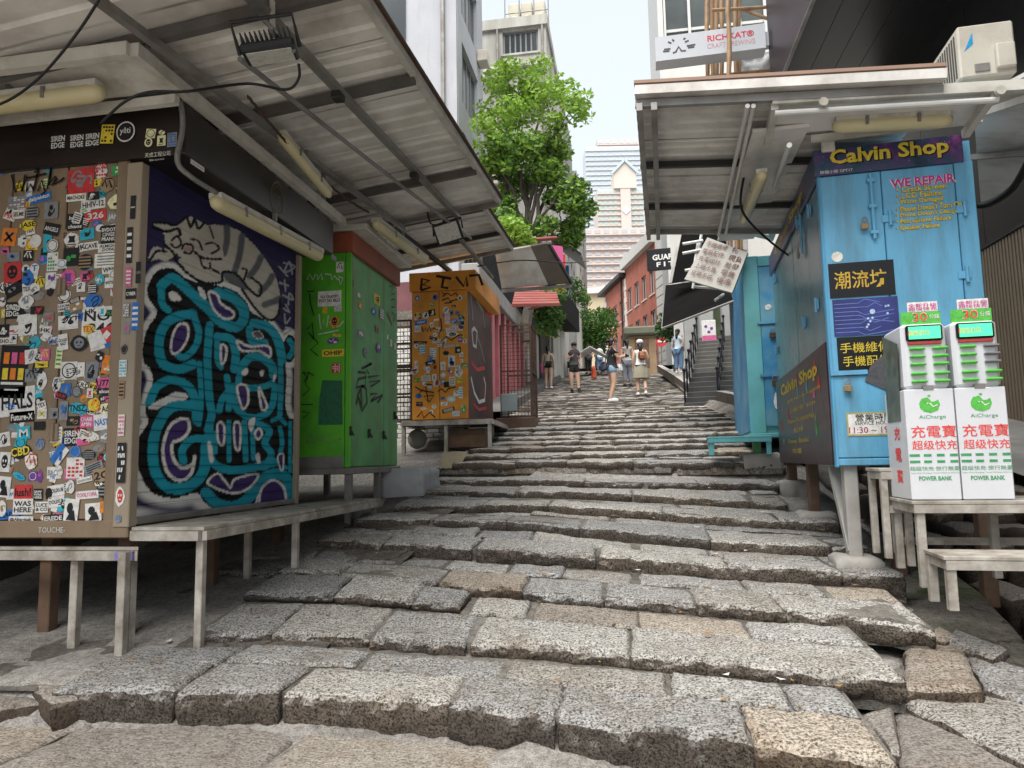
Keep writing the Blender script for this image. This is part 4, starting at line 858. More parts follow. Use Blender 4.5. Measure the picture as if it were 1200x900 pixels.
bn = bench('bench', 'worn white bench before the stickered doors, purple smear on its near corner', [c1, (p_c.x, p_c.y, z1), (p_b.x, YA - 0.06, z1), (XAL - 0.2, YA - 0.06, z1)], 0.05,
      [(p_c.x - 0.045, p_c.y + 0.04, 0.06), (p_b.x - 0.05, YA - 0.12), (XA - 0.35, p_c.y + 0.05), (XAL, p_c.y + 0.05), (XA - 1.0, YA - 0.12)], 0.055, M_BENCH, board_n=2)
zb2 = ZA - 0.02
b = MB(); b.bbox((p_c.x - 0.12, p_c.y - 0.0215, z1 - 0.084), (p_c.x + 0.004, p_c.y + 0.0, z1 - 0.027), flat('purple_smear', (0.22, 0.19, 0.42), 0.5), 0.002); b.build('paint_smear', bn)
q1 = at_z(236, 618, zb2); q2 = at_z(415, 600, zb2)
bench('bench', 'long white bench board along the foot of the teal graffiti shutter', [(XA + 0.02, YA - 0.02, zb2), (q1.x, YA - 0.02, zb2), (q1.x, YA2 + 0.95, zb2), (XA + 0.02, YA2 + 0.95, zb2)], 0.05,
      [(q1.x - 0.05, YA + 0.05), (q1.x - 0.04, YA + 1.35), (q1.x - 0.05, YA2 + 0.85), (XA + 0.1, YA + 1.3)], 0.05, M_BENCH, board_n=2)

# dark wall added behind the stall row to stop light reaching underneath
M_DKPLASTER = pm('dark_plaster', (0.10, 0.092, 0.085), 0.9, var=0.4, scale=1.5, dirt=(0.04, 0.036, 0.032), dirt_amt=0.5, bmp=0.4)
b = MB(); b.box((-5.75, 2.2, -0.2), (-5.45, 16.4, 4.0), M_DKPLASTER); b.build('rear_wall', None, base=(-5.6, 9, -0.2), label='dark plaster wall added behind the left stalls to block light', cat='wall')
# ------------------------------------------------------------------ corrugated canopies
def corr_part(b, f00, f10, f11, f01, mat, pitch=0.19, amp=0.022, th=0.0):
    """ribbed sheet between four corners; ribs run from the 0- to the 1-side of the first axis"""
    a, c, d_, e = map(Vector, (f00, f10, f11, f01)); L = ((e - a).length + (d_ - c).length) / 2
    n = max(1, int(L / pitch)); up = (c - a).cross(e - a).normalized()
    if up.z < 0: up = -up
    ts = []
    for k in range(n):
        for t, h in ((0, 0), (0.62, 0), (0.70, 1), (0.90, 1)): ts.append(((k + t) / n, h))
    ts.append((1.0, 0))
    P = []
    for t, h in ts:
        for s in (0, 0.5, 1): P.append(a.lerp(e, t).lerp(c.lerp(d_, t), s) + up * (h * amp))
    b.add(P, [(i * 3 + j, i * 3 + j + 1, (i + 1) * 3 + j + 1, (i + 1) * 3 + j) for i in range(len(ts) - 1) for j in (0, 1)], mat)
    return b
def canopy(name, label, corners, nsheet, mat, pitch=0.19, group=None, gutter=True):
    """corners: near-inner, near-outer, far-outer, far-inner"""
    c = [Vector(p) for p in corners]
    t = thing(name, ((c[0].x + c[2].x) / 2, (c[0].y + c[2].y) / 2, min(p.z for p in c)), label, 'canopy', group)
    for k in range(nsheet):
        a, e = k / nsheet, (k + 1) / nsheet; lift = Vector((0, 0, 0.006 * (k % 2)))
        b = MB(); corr_part(b, c[0].lerp(c[3], a) + lift, c[1].lerp(c[2], a) + lift, c[1].lerp(c[2], e + 0.01) + lift, c[0].lerp(c[3], e + 0.01) + lift, mat, pitch); b.build('roof_sheet', t)
    if gutter:
        b = MB(); b.bar(c[1] + Vector((0, 0, 0.0)), c[2] + Vector((0, 0, 0.0)), 0.05, 0.09, M_WHITEP); b.bar(c[1] + Vector((0.04, 0, 0.03)), c[2] + Vector((0.04, 0, 0.03)), 0.03, 0.02, M_RUST); b.build('edge_gutter', t)
    return t
def roofL(x, y, off=0.0): return Vector((x, y, 4.243 + 0.0864 * (y - 4.15) - 0.12 * (-1.5 - x) + off))
XO = -1.5; yF = at_x(585, 236, XO).y
t = canopy('corrugated_canopy', 'large grimy corrugated canopy over the stickered and graffitied stall', [roofL(-5.6, 1.9), roofL(XO, 1.9), roofL(XO, yF), roofL(-5.6, yF)], 8, M_SHEET)
for (px, py) in ((486, 92), (558, 197), (415, 2)):
    y = at_x(px, py, XO).y; b = MB(); b.bar(roofL(-4.8, y, -0.05), roofL(XO, y, -0.05), 0.055, 0.07, pm('weathered_steel', (0.13, 0.125, 0.12), 0.6, 0.2, var=0.4, dirt=(0.1, 0.06, 0.04), dirt_amt=0.3)); b.build('beam', t)
y = yF - 0.05; b = MB(); b.bar(roofL(-4.8, y, -0.045), roofL(XO, y, -0.045), 0.05, 0.06, M_GALV); b.build('beam', t)
for x_, w_ in ((-2.02, 0.06), (-2.75, 0.05)):
    b = MB(); b.bar(roofL(x_, 2.0, -0.115), roofL(x_, yF, -0.115), w_, 0.05, M_GALV); b.build('purlin', t)
b = MB(); b.tube([roofL(-2.33, 3.9, -0.2), roofL(-2.2, 6.6, -0.2), roofL(-2.0, yF + 0.6, -0.25)], 0.018, M_GALV); b.build('pipe', t)
for (y0, x0) in ((4.7, -2.02), (6.6, -2.02)):
    b = MB(); b.bbox(tuple(roofL(x0, y0, -0.17) - Vector((0.04, 0.05, 0.03))), tuple(roofL(x0, y0, -0.17) + Vector((0.04, 0.05, 0.03))), M_DKMETAL, 0.01); b.build('clamp', t)
# white hanging frame that carries the lamps
XH = -2.86
f0 = at_x(157, 58, XH); f1 = at_x(398, 254, XH)
fr = thing('lamp_frame', (XH - 0.8, 5.2, f0.z), 'white angle-iron frame under the canopy carrying tube lamps', 'frame')
b = MB(); b.bar((XH, f0.y, f0.z), (XH, f1.y + 0.1, f0.z), 0.06, 0.085, M_WHITEP); b.build('rail', fr)
b = MB(); b.bar((XH - 2.4, f0.y, f0.z - 0.02), (XH - 0.03, f0.y, f0.z), 0.06, 0.085, M_WHITEP); b.build('rail', fr)
b = MB(); b.bar((XH - 2.4, f0.y + 0.42, f0.z - 0.12), (XH + 0.0, f0.y + 0.42, f0.z - 0.1), 0.05, 0.06, M_WHITEP); b.build('rail', fr)
b = MB(); b.prism([(XH - 2.4, f0.y + 0.03, f0.z + 0.03), (XH - 0.03, f0.y + 0.03, f0.z + 0.03), (XH - 0.03, f0.y + 0.4, f0.z - 0.05), (XH - 2.4, f0.y + 0.4, f0.z - 0.05)], (0, 0, 0.02), M_WHITEP); b.build('soffit_board', fr)
for y_ in (f0.y + 0.1, f1.y - 0.4):
    b = MB(); b.bar((XH, y_, f0.z), roofL(XH, y_), 0.035, 0.035, M_GALV); b.build('hanger', fr)
def tube_lamp(label, p0, p1, r=0.055, group='fluorescent tube lamps under the canopies', clips=2):
    p0, p1 = Vector(p0), Vector(p1); d_ = (p1 - p0).normalized(); L = (p1 - p0).length
    t = thing('tube_lamp', (p0 + p1) / 2 - Vector((0, 0, r)), label, 'lamp', group)
    b = MB(); b.tube([p0 + d_ * (-0.02), p0 + d_ * 0.02, p0 + d_ * 0.06, p1 - d_ * 0.06, p1 - d_ * 0.02, p1 + d_ * 0.02], [r * 0.55, r * 0.9, r, r, r * 0.9, r * 0.55], M_TUBE, 12); b.build('cover', t, smooth=True)
    b = MB(); u = Vector((0, 0, r * 0.75)); b.bar(p0 + u, p1 + u, r * 1.7, r * 0.7, M_WHITEP); b.build('housing', t)
    for k in range(clips):
        c = p0.lerp(p1, (k + 0.6) / (clips + 0.2)); b = MB(); b.bar(c - d_ * 0.012 + u * 0.3, c + d_ * 0.012 + u * 0.3, r * 2.15, r * 1.2, M_GALV); b.build('clip', t)
    b = MB(); b.bar(p0.lerp(p1, 0.5) + u, p0.lerp(p1, 0.5) + u + Vector((0, 0, 0.12)), 0.03, 0.03, M_GALV); b.build('bracket', t)
    return t
a_ = at_y(118, 108, f0.y + 0.2); tube_lamp('yellowed tube lamp hung above the stickered doors', (a_.x - 1.35, a_.y, a_.z - 0.02), a_, 0.062)
a_ = at_x(252, 236, XA + 0.36); c_ = at_x(374, 300, XA + 0.36); tube_lamp('yellowed tube lamp along the side fascia above the graffiti shutter', a_, c_, 0.06, clips=3)
# conduit and cables
def cable(label, pts, r, mat, name='cable', group=None):
    b = MB(); P = smooth3(pts); b.tube(P, r, mat, 6); return b.build(name, None, smooth=True, label=label, cat='cable', group=group)
def smooth3(pts, n=6):
    P = [Vector(p) for p in pts]; out = []
    for i in range(len(P) - 1):
        g4 = [P[max(i - 1, 0)], P[i], P[i + 1], P[min(i + 2, len(P) - 1)]]
        for k in range(n):
            t = k / n; out.append(0.5 * (2 * g4[1] + (g4[2] - g4[0]) * t + (2 * g4[0] - 5 * g4[1] + 4 * g4[2] - g4[3]) * t * t + (3 * g4[1] - g4[0] - 3 * g4[2] + g4[3]) * t ** 3))
    return out + [P[-1]]
yq = YA - 0.075
cable('grey conduit bending down the corner of the dark fascia to the side lamp', [at_y(115, 98, yq), at_y(150, 90, yq), at_y(190, 96, yq), at_y(210, 118, yq), at_y(214, 150, yq), at_y(210, 190, yq) + Vector((0, -0.02, 0)), at_x(225, 208, XA + 0.375), at_x(254, 226, XA + 0.37)], 0.018, M_GREYTUBE, 'conduit')
cable('thin black cable drooping from the canopy over the stickered doors', [at_y(116, 0, 2.6), at_y(88, 42, 2.7), at_y(45, 92, 2.85), at_y(0, 122, 3.0), at_y(-60, 135, 3.1)], 0.007, M_CABLE)
cable('black cable looping from the floodlight to the dark fascia', [at_y(118, 145, 3.3), at_y(145, 120, 3.25), at_y(175, 108, 3.25), at_y(220, 107, 3.3), at_y(290, 98, 3.6), at_y(335, 105, 3.6), at_y(350, 92, 3.6), at_y(350, 75, 3.6)], 0.008, M_CABLE)
b = MB(); pA, pB = at_y(290, 113, 4.4), at_y(430, 247, 7.1)
for k in range(46):
    t = k / 45; p = pA.lerp(pB, t) - Vector((0, 0, 0.10 * 4 * t * (1 - t))); q = pA.lerp(pB, t + 0.026) - Vector((0, 0, 0.10 * 4 * t * (1 - t)))
    b.bar(p, q, 0.022 if k % 2 else 0.008, 0.008 if k % 2 else 0.022, M_RUST)
b.build('chain', None, label='rusty chain slung under the large left canopy', cat='chain')
# floodlights
def floodlight(label, c, wx, wy, look, back=True):
    z_ = Vector(look).normalized(); x_ = Vector(wx).normalized(); x_ = (x_ - z_ * x_.dot(z_)).normalized(); y_ = z_.cross(x_)
    T = Matrix((x_, y_, z_)).transposed().to_4x4(); T.translation = Vector(c)
    t = thing('floodlight', Vector(c) - Vector((0, 0, wy / 2)), label, 'floodlight', 'floodlights under the left canopies')
    w_, h_ = wy * 1.25, wy
    M_FL = flat('floodlight_black', (0.02, 0.022, 0.026), 0.45)
    b = MB(T); b.bbox((-w_ / 2, -h_ / 2, -0.03), (w_ / 2, h_ / 2, 0.02), M_FL, 0.012); b.build('case', t)
    b = MB(T); b.box((-w_ * 0.42, -h_ * 0.4, 0.021), (w_ * 0.42, h_ * 0.4, 0.026), flat('floodlight_glass', (0.55, 0.54, 0.5), 0.2)); b.build('glass', t)
    for k in range(11):
        b = MB(T); xk = -w_ * 0.44 + w_ * 0.88 * k / 10; b.box((xk - 0.004, -h_ * 0.42, -0.09), (xk + 0.004, h_ * 0.42, -0.031), M_FL); b.build('cooling_fin', t)
    b = MB(T); b.tube([(-w_ / 2 - 0.02, 0, -0.01), (-w_ / 2 - 0.02, h_ * 0.35, -0.16), (w_ / 2 + 0.02, h_ * 0.35, -0.16), (w_ / 2 + 0.02, 0, -0.01)], 0.012, M_FL, 6); b.build('bracket', t)
    return t, T
c = at_y(317, 62, 3.6); tf, _ = floodlight('black finned floodlight facing down beneath the large left canopy', c, (1, 0.35, -0.08), 0.24, (0.15, 0.25, -1)) 
b = MB(); b.bar(c + Vector((0.0, 0.02, 0.12)), roofL(c.x - 0.05, c.y + 0.1, 0.0), 0.03, 0.03, M_WHITEP); b.tube([at_y(306, 20, 3.55), at_y(345, 60, 3.6)], 0.014, M_GALV); b.build('arm', tf)
c = at_y(525, 272, 8.3); floodlight('square black floodlight with pale glass tilted towards the stairs', c, (0.9, 0.1, 0.28), 0.27, (0.1, -0.75, -0.45))
cable('black lead from the pale square floodlight up to the canopy beam', [at_y(500, 245, 8.4), at_y(505, 262, 8.4), at_y(517, 262, 8.4), at_y(522, 255, 8.35)], 0.01, M_CABLE)

# ------------------------------------------------------------------ green stall
cG = at_d(410, 548, 7.5); XG, YG, ZG = cG.x, cG.y, cG.z; YG2 = at_x(466, 546, XG).y; ZGt = at_x(406, 291, XG).z
M_GREEN = pm('green_paint', (0.11, 0.46, 0.03), 0.42, var=0.2, scale=2.0, dirt=(0.03, 0.12, 0.03), dirt_amt=0.3)
M_GREEN2 = pm('green_paint_worn', (0.10, 0.40, 0.13), 0.5, var=0.35, scale=3, dirt=(0.16, 0.13, 0.05), dirt_amt=0.35, streak=True)
M_REDP = pm('red_oxide_paint', (0.30, 0.075, 0.035), 0.6, var=0.3, dirt=(0.1, 0.04, 0.03), dirt_amt=0.3)
stG = thing('green_stall', (XG - 0.6, (YG + YG2) / 2, smooth_z(XG, YG) - 0.15), 'closed bright green metal stall on legs beside the graffiti shutter', 'stall')
b = MB(); b.box((XG - 1.5, YG + 0.02, ZG), (XG - 0.02, YG2, ZGt), M_GREEN2); b.build('body', stG)
frG = frame((XG, YG, ZG), (1, 0, 0), (0, 0, 1)); gx_ = lambda p: fr_pix(frG, p, 450)[0]
b = MB(); b.bbox((XG - 1.5, YG, ZG), (XG + gx_(403.5), YG + 0.02, ZGt), M_GREEN, 0.004); gp = b.build('front_panel', stG)
b = MB(); b.bbox((XG + gx_(404.5), YG - 0.004, ZG), (XG, YG + 0.03, ZGt), M_GREEN, 0.006); b.build('corner_post', stG)
b = MB(); b.bbox((XG - 1.4, YG - 0.006, ZG - 0.0), (XG + gx_(403), YG - 0.001, ZG + 0.12), M_GALV, 0.002); b.build('kick_strip', stG)
ym = at_x(450, 450, XG).y
sd_ = []
for a, e in ((YG + 0.035, ym - 0.006), (ym + 0.006, YG2 - 0.01)):
    b = MB(); b.bbox((XG - 0.02, a, ZG + 0.01), (XG - 0.002, e, ZGt - 0.03), M_GREEN2, 0.005); sd_.append(b.build('side_door', stG))
b = MB(); b.bbox((XG - 1.5, YG - 0.03, ZGt), (XG + 0.03, YG2 + 0.03, ZGt + 0.22), M_REDP, 0.01); b.build('top_band', stG)
frGp = (frG[0] - Vector((0, 0.002, 0)), frG[1], frG[2], frG[3])
stickers_from(frGp, gp, [(232, 400, 138, 90, 'r', 'w', 'k', 'NO GRAFFITI\nPOST NO BILLS'), (292, 215, 44, 62, 'r', 'w', 'k', '#face'), (205, 470, 26, 36, 'r', 'y', 'o', '#bars'), (282, 460, 42, 30, 'r', 'w', 's', '#bars'), (262, 535, 50, 70, 'x', 'o', 'k', '#face'), (250, 648, 70, 40, 'x', 'p', 'w', ''), (275, 615, 46, 14, 'r', 'y', 'g', '', -8), (252, 718, 130, 44, 'r', 'y', 'k', 'OHIP'), (272, 808, 54, 56, 'r', 'r', 'w', '#grid')], 340, 270, 5.0)
b = MB()
for pts in ([(100, 290), (115, 255), (135, 290), (150, 255)], [(160, 260), (160, 290), (185, 255), (190, 290)], [(205, 255), (240, 260), (245, 290), (260, 265), (280, 290)], [(285, 270), (310, 280), (295, 320), (285, 280)], [(170, 490), (180, 580), (200, 520), (215, 570), (225, 500)], [(230, 540), (260, 520), (250, 570), (290, 560), (315, 530)], [(165, 610), (285, 585)]):
    zline(frGp, pts, 0.012, M_CHALK, b, 340, 270, 5.0, 0.004)
b.build('scrawl', gp); b = MB()
for pts in ([(100, 580), (130, 540), (140, 640), (110, 600), (165, 660), (120, 700), (165, 735)], [(75, 830), (100, 860), (80, 890)], [(105, 830), (140, 850)], [(100, 360), (145, 355)], [(115, 370), (120, 430), (140, 500)]): zline(frGp, pts, 0.012, M_BLACKLINE, b, 340, 270, 5.0, 0.004)
b.build('scrawl', gp); b = MB()
for pts in ([(80, 80), (110, 90), (90, 150), (115, 180), (75, 220)], [(65, 270), (135, 270)], [(70, 310), (115, 320), (75, 350)]): zline(frGp, pts, 0.010, M_BLACKLINE, b, 340, 420, 5.0, 0.004)
b.build('scrawl', gp); b = MB()
for pts in ([(95, 495), (130, 440), (155, 495), (95, 495)], [(165, 470), (235, 445), (235, 500), (170, 475)], [(250, 490), (300, 470)]): zline(frGp, pts, 0.012, flat('faded_marker', (0.18, 0.22, 0.13), 0.6), b, 340, 420, 5.0, 0.004)
b.build('scrawl', gp)
b = MB(); b.print_poly(frGp, [fr_pix(frGp, 340 + x / 5, 420 + y / 5) for x, y in ((165, 390), (308, 388), (306, 130), (190, 128), (172, 240))], flat('dark_green_patch', (0.03, 0.14, 0.07), 0.5), 0.003); b.build('paint_patch', gp)
frGs = frame((XG - 0.001, YG, ZG), (0, 1, 0), (0, 0, 1))
b = MB()
for pts in ([(395, 80), (440, 85), (440, 160), (385, 170), (400, 120), (445, 110)], [(420, 60), (475, 30), (440, 50), (460, 90)], [(455, 110), (520, 100), (460, 140), (525, 130), (470, 165)], [(420, 160), (395, 220), (420, 310), (450, 260), (445, 180), (420, 160)], [(415, 180), (420, 290)], [(385, 270), (400, 225), (415, 270)], [(470, 210), (510, 205), (475, 250), (540, 215), (510, 260)]): zline(frGs, pts, 0.03, M_BLACKLINE, b, 340, 420, 5.0, 0.005)
for pts in ([(580, 330), (605, 320), (585, 380), (610, 370)], [(590, 410), (610, 400), (612, 450), (592, 450)], [(595, 480), (615, 500), (600, 540)], [(365, 290), (368, 330)]): zline(frGs, pts, 0.02, M_BLACKLINE, b, 340, 270, 5.0, 0.005)
b.build('scrawl', sd_[0])
stickers_from(frGs, sd_[0], [(508, 405, 34, 60, 'r', 'y', 'k', ''), (487, 475, 28, 50, 'x', 'b', 'w', ''), (535, 490, 26, 70, 'r', 's', 'w', '#bars'), (510, 580, 22, 40, 'r', 'n', 'k', ''), (515, 690, 26, 56, 'c', 'p', 'w', ''), (415, 605, 36, 44, 'r', 's', 'w', ''), (410, 440, 26, 46, 'x', 'o', 'w', ''), (400, 380, 18, 30, 'x', 'w', 'w', ''), (440, 720, 30, 60, 'x', 's', 'g', ''), (585, 515, 34, 22, 'r', 's', 'o', '', -30), (570, 625, 10, 30, 'r', 'w', 'w', ''), (590, 660, 12, 40, 'r', 'w', 'w', ''), (612, 680, 10, 34, 'r', 'w', 'w', '')], 340, 270, 5.0)
for px, py in ((410, 505), (432, 508), (449, 510), (462, 487)):
    q = at_x(px, py, XG); b = MB(); b.bbox((XG + 0.0, q.y - 0.02, q.z - 0.05), (XG + 0.02, q.y + 0.02, q.z + 0.05), M_DKMETAL, 0.004); b.tube([(XG + 0.02, q.y, q.z), (XG + 0.045, q.y, q.z - 0.05)], 0.01, M_DKMETAL, 6); b.build('latch', stG)
b = MB(); b.bbox((XG - 1.5, YG - 0.03, ZG - 0.07), (XG + 0.03, YG2 + 0.02, ZG - 0.002), M_GALV, 0.006); b.build('base_frame', stG)
for x_, y_ in ((XG - 0.02, YG + 0.02), (XG - 0.02, (YG + YG2) / 2 + 0.1), (XG - 0.02, YG2 - 0.05), (XG - 0.9, YG + 0.02), (XG - 0.9, YG2 - 0.1)):
    b = MB(); b.bbox((x_ - 0.035, y_ - 0.035, smooth_z(x_, y_) - 0.15), (x_ + 0.035, y_ + 0.035, ZG - 0.071), M_GALV, 0.004); b.build('leg', stG)
# second canopy above the green stall
XO2 = -1.8; ya, yb = at_x(563, 236, XO2), at_x(600, 291, XO2)
t = canopy('corrugated_canopy', 'smaller corrugated canopy above the green stall, pale rim along its edge', [(-4.6, ya.y, ya.z - 0.35), (XO2, ya.y, ya.z), (XO2, yb.y, yb.z), (-4.6, yb.y, yb.z - 0.35)], 4, M_SHEET, 0.17)
for k in (0.06, 0.55, 0.95):
    p = Vector((XO2, ya.y, ya.z)).lerp(Vector((XO2, yb.y, yb.z)), k); b = MB(); b.bar(p + Vector((-2.6, 0, -0.37)), p + Vector((0, 0, -0.05)), 0.05, 0.06, M_DKMETAL if k < 0.9 else M_GALV); b.build('beam', t)
b = MB(); b.bar((-2.3, ya.y - 0.3, ya.z - 0.2), (-2.25, yb.y + 0.6, yb.z - 0.32), 0.05, 0.045, M_GALV); b.build('purlin', t)
b = MB(); b.bar((-3.0, ya.y - 0.4, ya.z - 0.28), (-2.9, yb.y + 0.2, yb.z - 0.28), 0.06, 0.06, M_DKMETAL); b.build('purlin', t)
p0, p1 = at_x(440, 262, -2.6), at_x(498, 306, -2.6); tube_lamp('white tube lamp between the green stall and the orange stall', p0, p1, 0.06)
p0, p1 = at_x(330, 160, -2.62), at_x(385, 228, -2.62); tube_lamp('grey tube lamp tucked behind the white lamp frame', p0, p1, 0.045)
b = MB(); b.bbox((-3.4, YG - 0.05, ZGt + 0.23), (-2.7, YG2, ZGt + 0.3), M_WHITEP, 0.01); b.build('awning_board', None, label='white board under the canopy above the green stall', cat='board')

# ------------------------------------------------------------------ orange stall
cO = at_d(549, 491, 11.7); XOr, YOr, ZOr = cO.x, cO.y, cO.z; XOl = at_y(483, 491, YOr).x; YO2 = at_x(578, 480, XOr).y; ZOt = at_y(520, 341, YOr).z; ZOf = at_y(520, 319, YOr).z
M_ORANGE = pm('orange_paint', (0.76, 0.31, 0.035), 0.5, var=0.22, scale=3, dirt=(0.25, 0.09, 0.02), dirt_amt=0.25)
stO = thing('orange_stall', ((XOr + XOl) / 2, YOr + 1, smooth_z(XOr, YOr) - 0.15), 'orange stall covered in small stickers with a dark graffitied side', 'stall')
b = MB(); b.box((XOl, YOr + 0.025, ZOr), (XOr - 0.03, YO2, ZOf - 0.01), pm('orange_shade', (0.4, 0.16, 0.03), 0.6)); b.build('body', stO)
xm = at_y(515, 420, YOr).x; od = []
for a, e in ((XOl, xm - 0.005), (xm + 0.005, XOr)):
    b = MB(); b.bbox((a, YOr, ZOr + 0.01), (e, YOr + 0.024, ZOt), M_ORANGE, 0.005); od.append(b.build('door', stO))
b = MB(); b.bbox((XOl - 0.03, YOr - 0.06, ZOt + 0.004), (XOr + 0.16, YO2, ZOf), M_ORANGE, 0.008); of = b.build('fascia', stO)
frO = frame((XOr, YOr, ZOr), (1, 0, 0), (0, 0, 1)); frOf = (frO[0] - Vector((0, 0.06, 0)),) + frO[1:]
b = MB()
for pts in ([(105, 180), (110, 120), (150, 130), (115, 150), (155, 165), (105, 182)], [(185, 105), (265, 120)], [(225, 115), (215, 165), (250, 170)], [(290, 110), (330, 160), (345, 110), (350, 160)], [(360, 105), (410, 100), (430, 155)]): zline(frOf, pts, 0.045, M_BLACKLINE, b, 470, 300, 4.5, 0.004)
b.build('scrawl', of)
rr = random.Random(5)
OL = [(85, 222, 26, 26, 'c', 'b', 'w'), (180, 218, 30, 30, 'x', 'b', 'k'), (165, 255, 22, 22, 'c', 'g', 'w'), (130, 314, 34, 34, 'c', 'w', 'k'), (163, 300, 36, 34, 'r', 'k', 'w', '', 10), (90, 318, 34, 26, 'r', 'k', 'w'), (105, 350, 66, 22, 'r', 'b', 'w', 'dalpai', 8), (88, 385, 32, 34, 'r', 'w', 's', '#bars'), (180, 415, 24, 24, 'c', 'w', 's'), (170, 435, 40, 16, 'r', 'k', 'w', '', -20), (103, 455, 70, 12, 'r', 'k', 'n', '', -3), (112, 492, 38, 60, 'x', 't', 'w', '#bars'), (80, 475, 24, 24, 'c', 'w', 'k'), (170, 515, 34, 60, 'r', 'w', 's', '#grid'), (155, 563, 52, 22, 'r', 'k', 'w', '', 14), (80, 575, 18, 44, 'r', 'w', 's'), (142, 600, 20, 32, 'r', 'w', 'n'), (70, 612, 44, 30, 'x', 'w', 's', '', 20), (132, 645, 48, 28, 'r', 'w', 's', '#bars'), (176, 640, 24, 34, 'r', 'w', 'n'), (183, 672, 26, 30, 'r', 'w', 's'), (82, 655, 30, 22, 'r', 'g', 'y'), (92, 738, 34, 26, 'x', 'b', 'k'), (97, 780, 34, 22, 'r', 'k', 's'), (175, 795, 24, 26, 'x', 'w', 'o'), (160, 822, 18, 20, 'r', 'w', 'k'), (120, 805, 36, 14, 'x', 'w', 'o'),
      (310, 222, 26, 30, 'c', 'w', 'k', '#face'), (237, 285, 32, 34, 'c', 'w', 's'), (278, 265, 22, 12, 'r', 'k', 'w'), (265, 300, 26, 34, 'r', 's', 'k'), (296, 300, 26, 26, 'c', 's', 'b'), (320, 330, 34, 34, 'x', 'w', 'g'), (245, 330, 26, 60, 'r', 'w', 'm', '#grid'), (280, 345, 36, 26, 'x', 'b', 'w'), (265, 390, 56, 26, 'r', 'w', 'm', '#bars', 8), (312, 380, 26, 30, 'r', 'w', 's'), (272, 414, 64, 30, 'x', 'w', 'k', '#face'), (312, 440, 24, 26, 'r', 'p', 'w'), (230, 440, 26, 22, 'c', 'w', 's'), (255, 475, 78, 18, 'r', 'n', 'w', '#bars', 6), (300, 495, 30, 34, 'r', 'k', 'w'), (236, 512, 34, 24, 'x', 'k', 'k'), (268, 555, 36, 60, 'r', 'w', 'b', '#face'), (222, 580, 26, 44, 'r', 'w', 's'), (222, 628, 32, 30, 'c', 'w', 's', '#ring'), (262, 612, 26, 26, 'x', 'm', 'w'), (303, 615, 46, 52, 'x', 'w', 's', ''), (270, 660, 34, 46, 'r', 'w', 'n', '#bars'), (310, 655, 34, 36, 'x', 'y', 'g'), (222, 665, 30, 30, 'r', 's', 'w'), (290, 725, 26, 30, 'r', 'w', 's'), (315, 720, 22, 60, 'r', 'w', 't', '#bars'), (265, 755, 48, 36, 'c', 'w', 't', '#ring'), (228, 780, 36, 20, 'r', 'w', 'n'), (220, 750, 26, 18, 'r', 's', 'k'), (250, 812, 66, 22, 'r', 'k', 'w', '#bars', 14), (290, 832, 38, 26, 'r', 'w', 't', '#bars'), (330, 805, 26, 50, 'x', 'g', 'w'), (335, 576, 36, 18, 'r', 'g', 'w'), (318, 520, 20, 26, 'r', 'w', 's'), (318, 350, 30, 24, 'r', 's', 'b'), (232, 312, 24, 14, 'r', 'b', 'w'), (320, 552, 16, 18, 'r', 'w', 'm'), (300, 590, 24, 24, 'r', 'w', 's'), (325, 420, 14, 22, 'r', 'y', 'k')]
OL += [(rf.uniform(70, 345), rf.uniform(300, 700), rf.uniform(14, 30), rf.uniform(12, 30), rf.choice('rrcx'), rf.choice('wwwwscky'), rf.choice('kbrs'), rf.choice(['', '#bars', '#grid']), rf.uniform(-15, 15)) for _ in range(45)]
stickers_from(frO, None, [x if len(x) > 7 else x + ('',) for x in OL], 470, 300, 4.5, lambda x: od[0] if x < xm - XOr else od[1])
b = MB()
for pts in ([(110, 375), (120, 400), (128, 380), (140, 400), (150, 370), (160, 400), (170, 380), (195, 392)], [(75, 690), (110, 710), (175, 720)], [(100, 720), (130, 690), (145, 770), (120, 740), (175, 735), (150, 770)], [(130, 675), (165, 680)], [(85, 850), (110, 820), (120, 855), (150, 825), (180, 850)]): zline(frO, pts, 0.02, M_BLACKLINE, b, 470, 300, 4.5, 0.012)
b.build('scrawl', od[0])
b = MB()
for pts in ([(215, 195), (235, 200), (220, 215), (245, 195), (265, 210), (290, 195), (300, 215)], [(215, 235), (250, 222), (260, 240), (300, 228)], [(230, 250), (270, 245)], [(215, 445), (240, 425), (265, 445), (300, 420), (325, 415)], [(195, 715), (215, 700), (235, 720), (250, 700), (290, 690)], [(210, 330), (215, 380), (205, 400)]): zline(frO, pts, 0.02, M_BLACKLINE, b, 470, 300, 4.5, 0.012)
b.build('scrawl', od[1])
frOs = frame((XOr - 0.002, YOr, ZOr), (0, 1, 0), (0, 0, 1))
b = MB(); b.bbox((XOr - 0.03, YOr + 0.03, ZOr), (XOr - 0.004, YO2, ZOt), pm('dark_painted_board', (0.035, 0.028, 0.028), 0.5, var=0.4, dirt=(0.14, 0.03, 0.02), dirt_amt=0.5, dscale=2), 0.004); ob = b.build('side_board', stO)
b = MB()
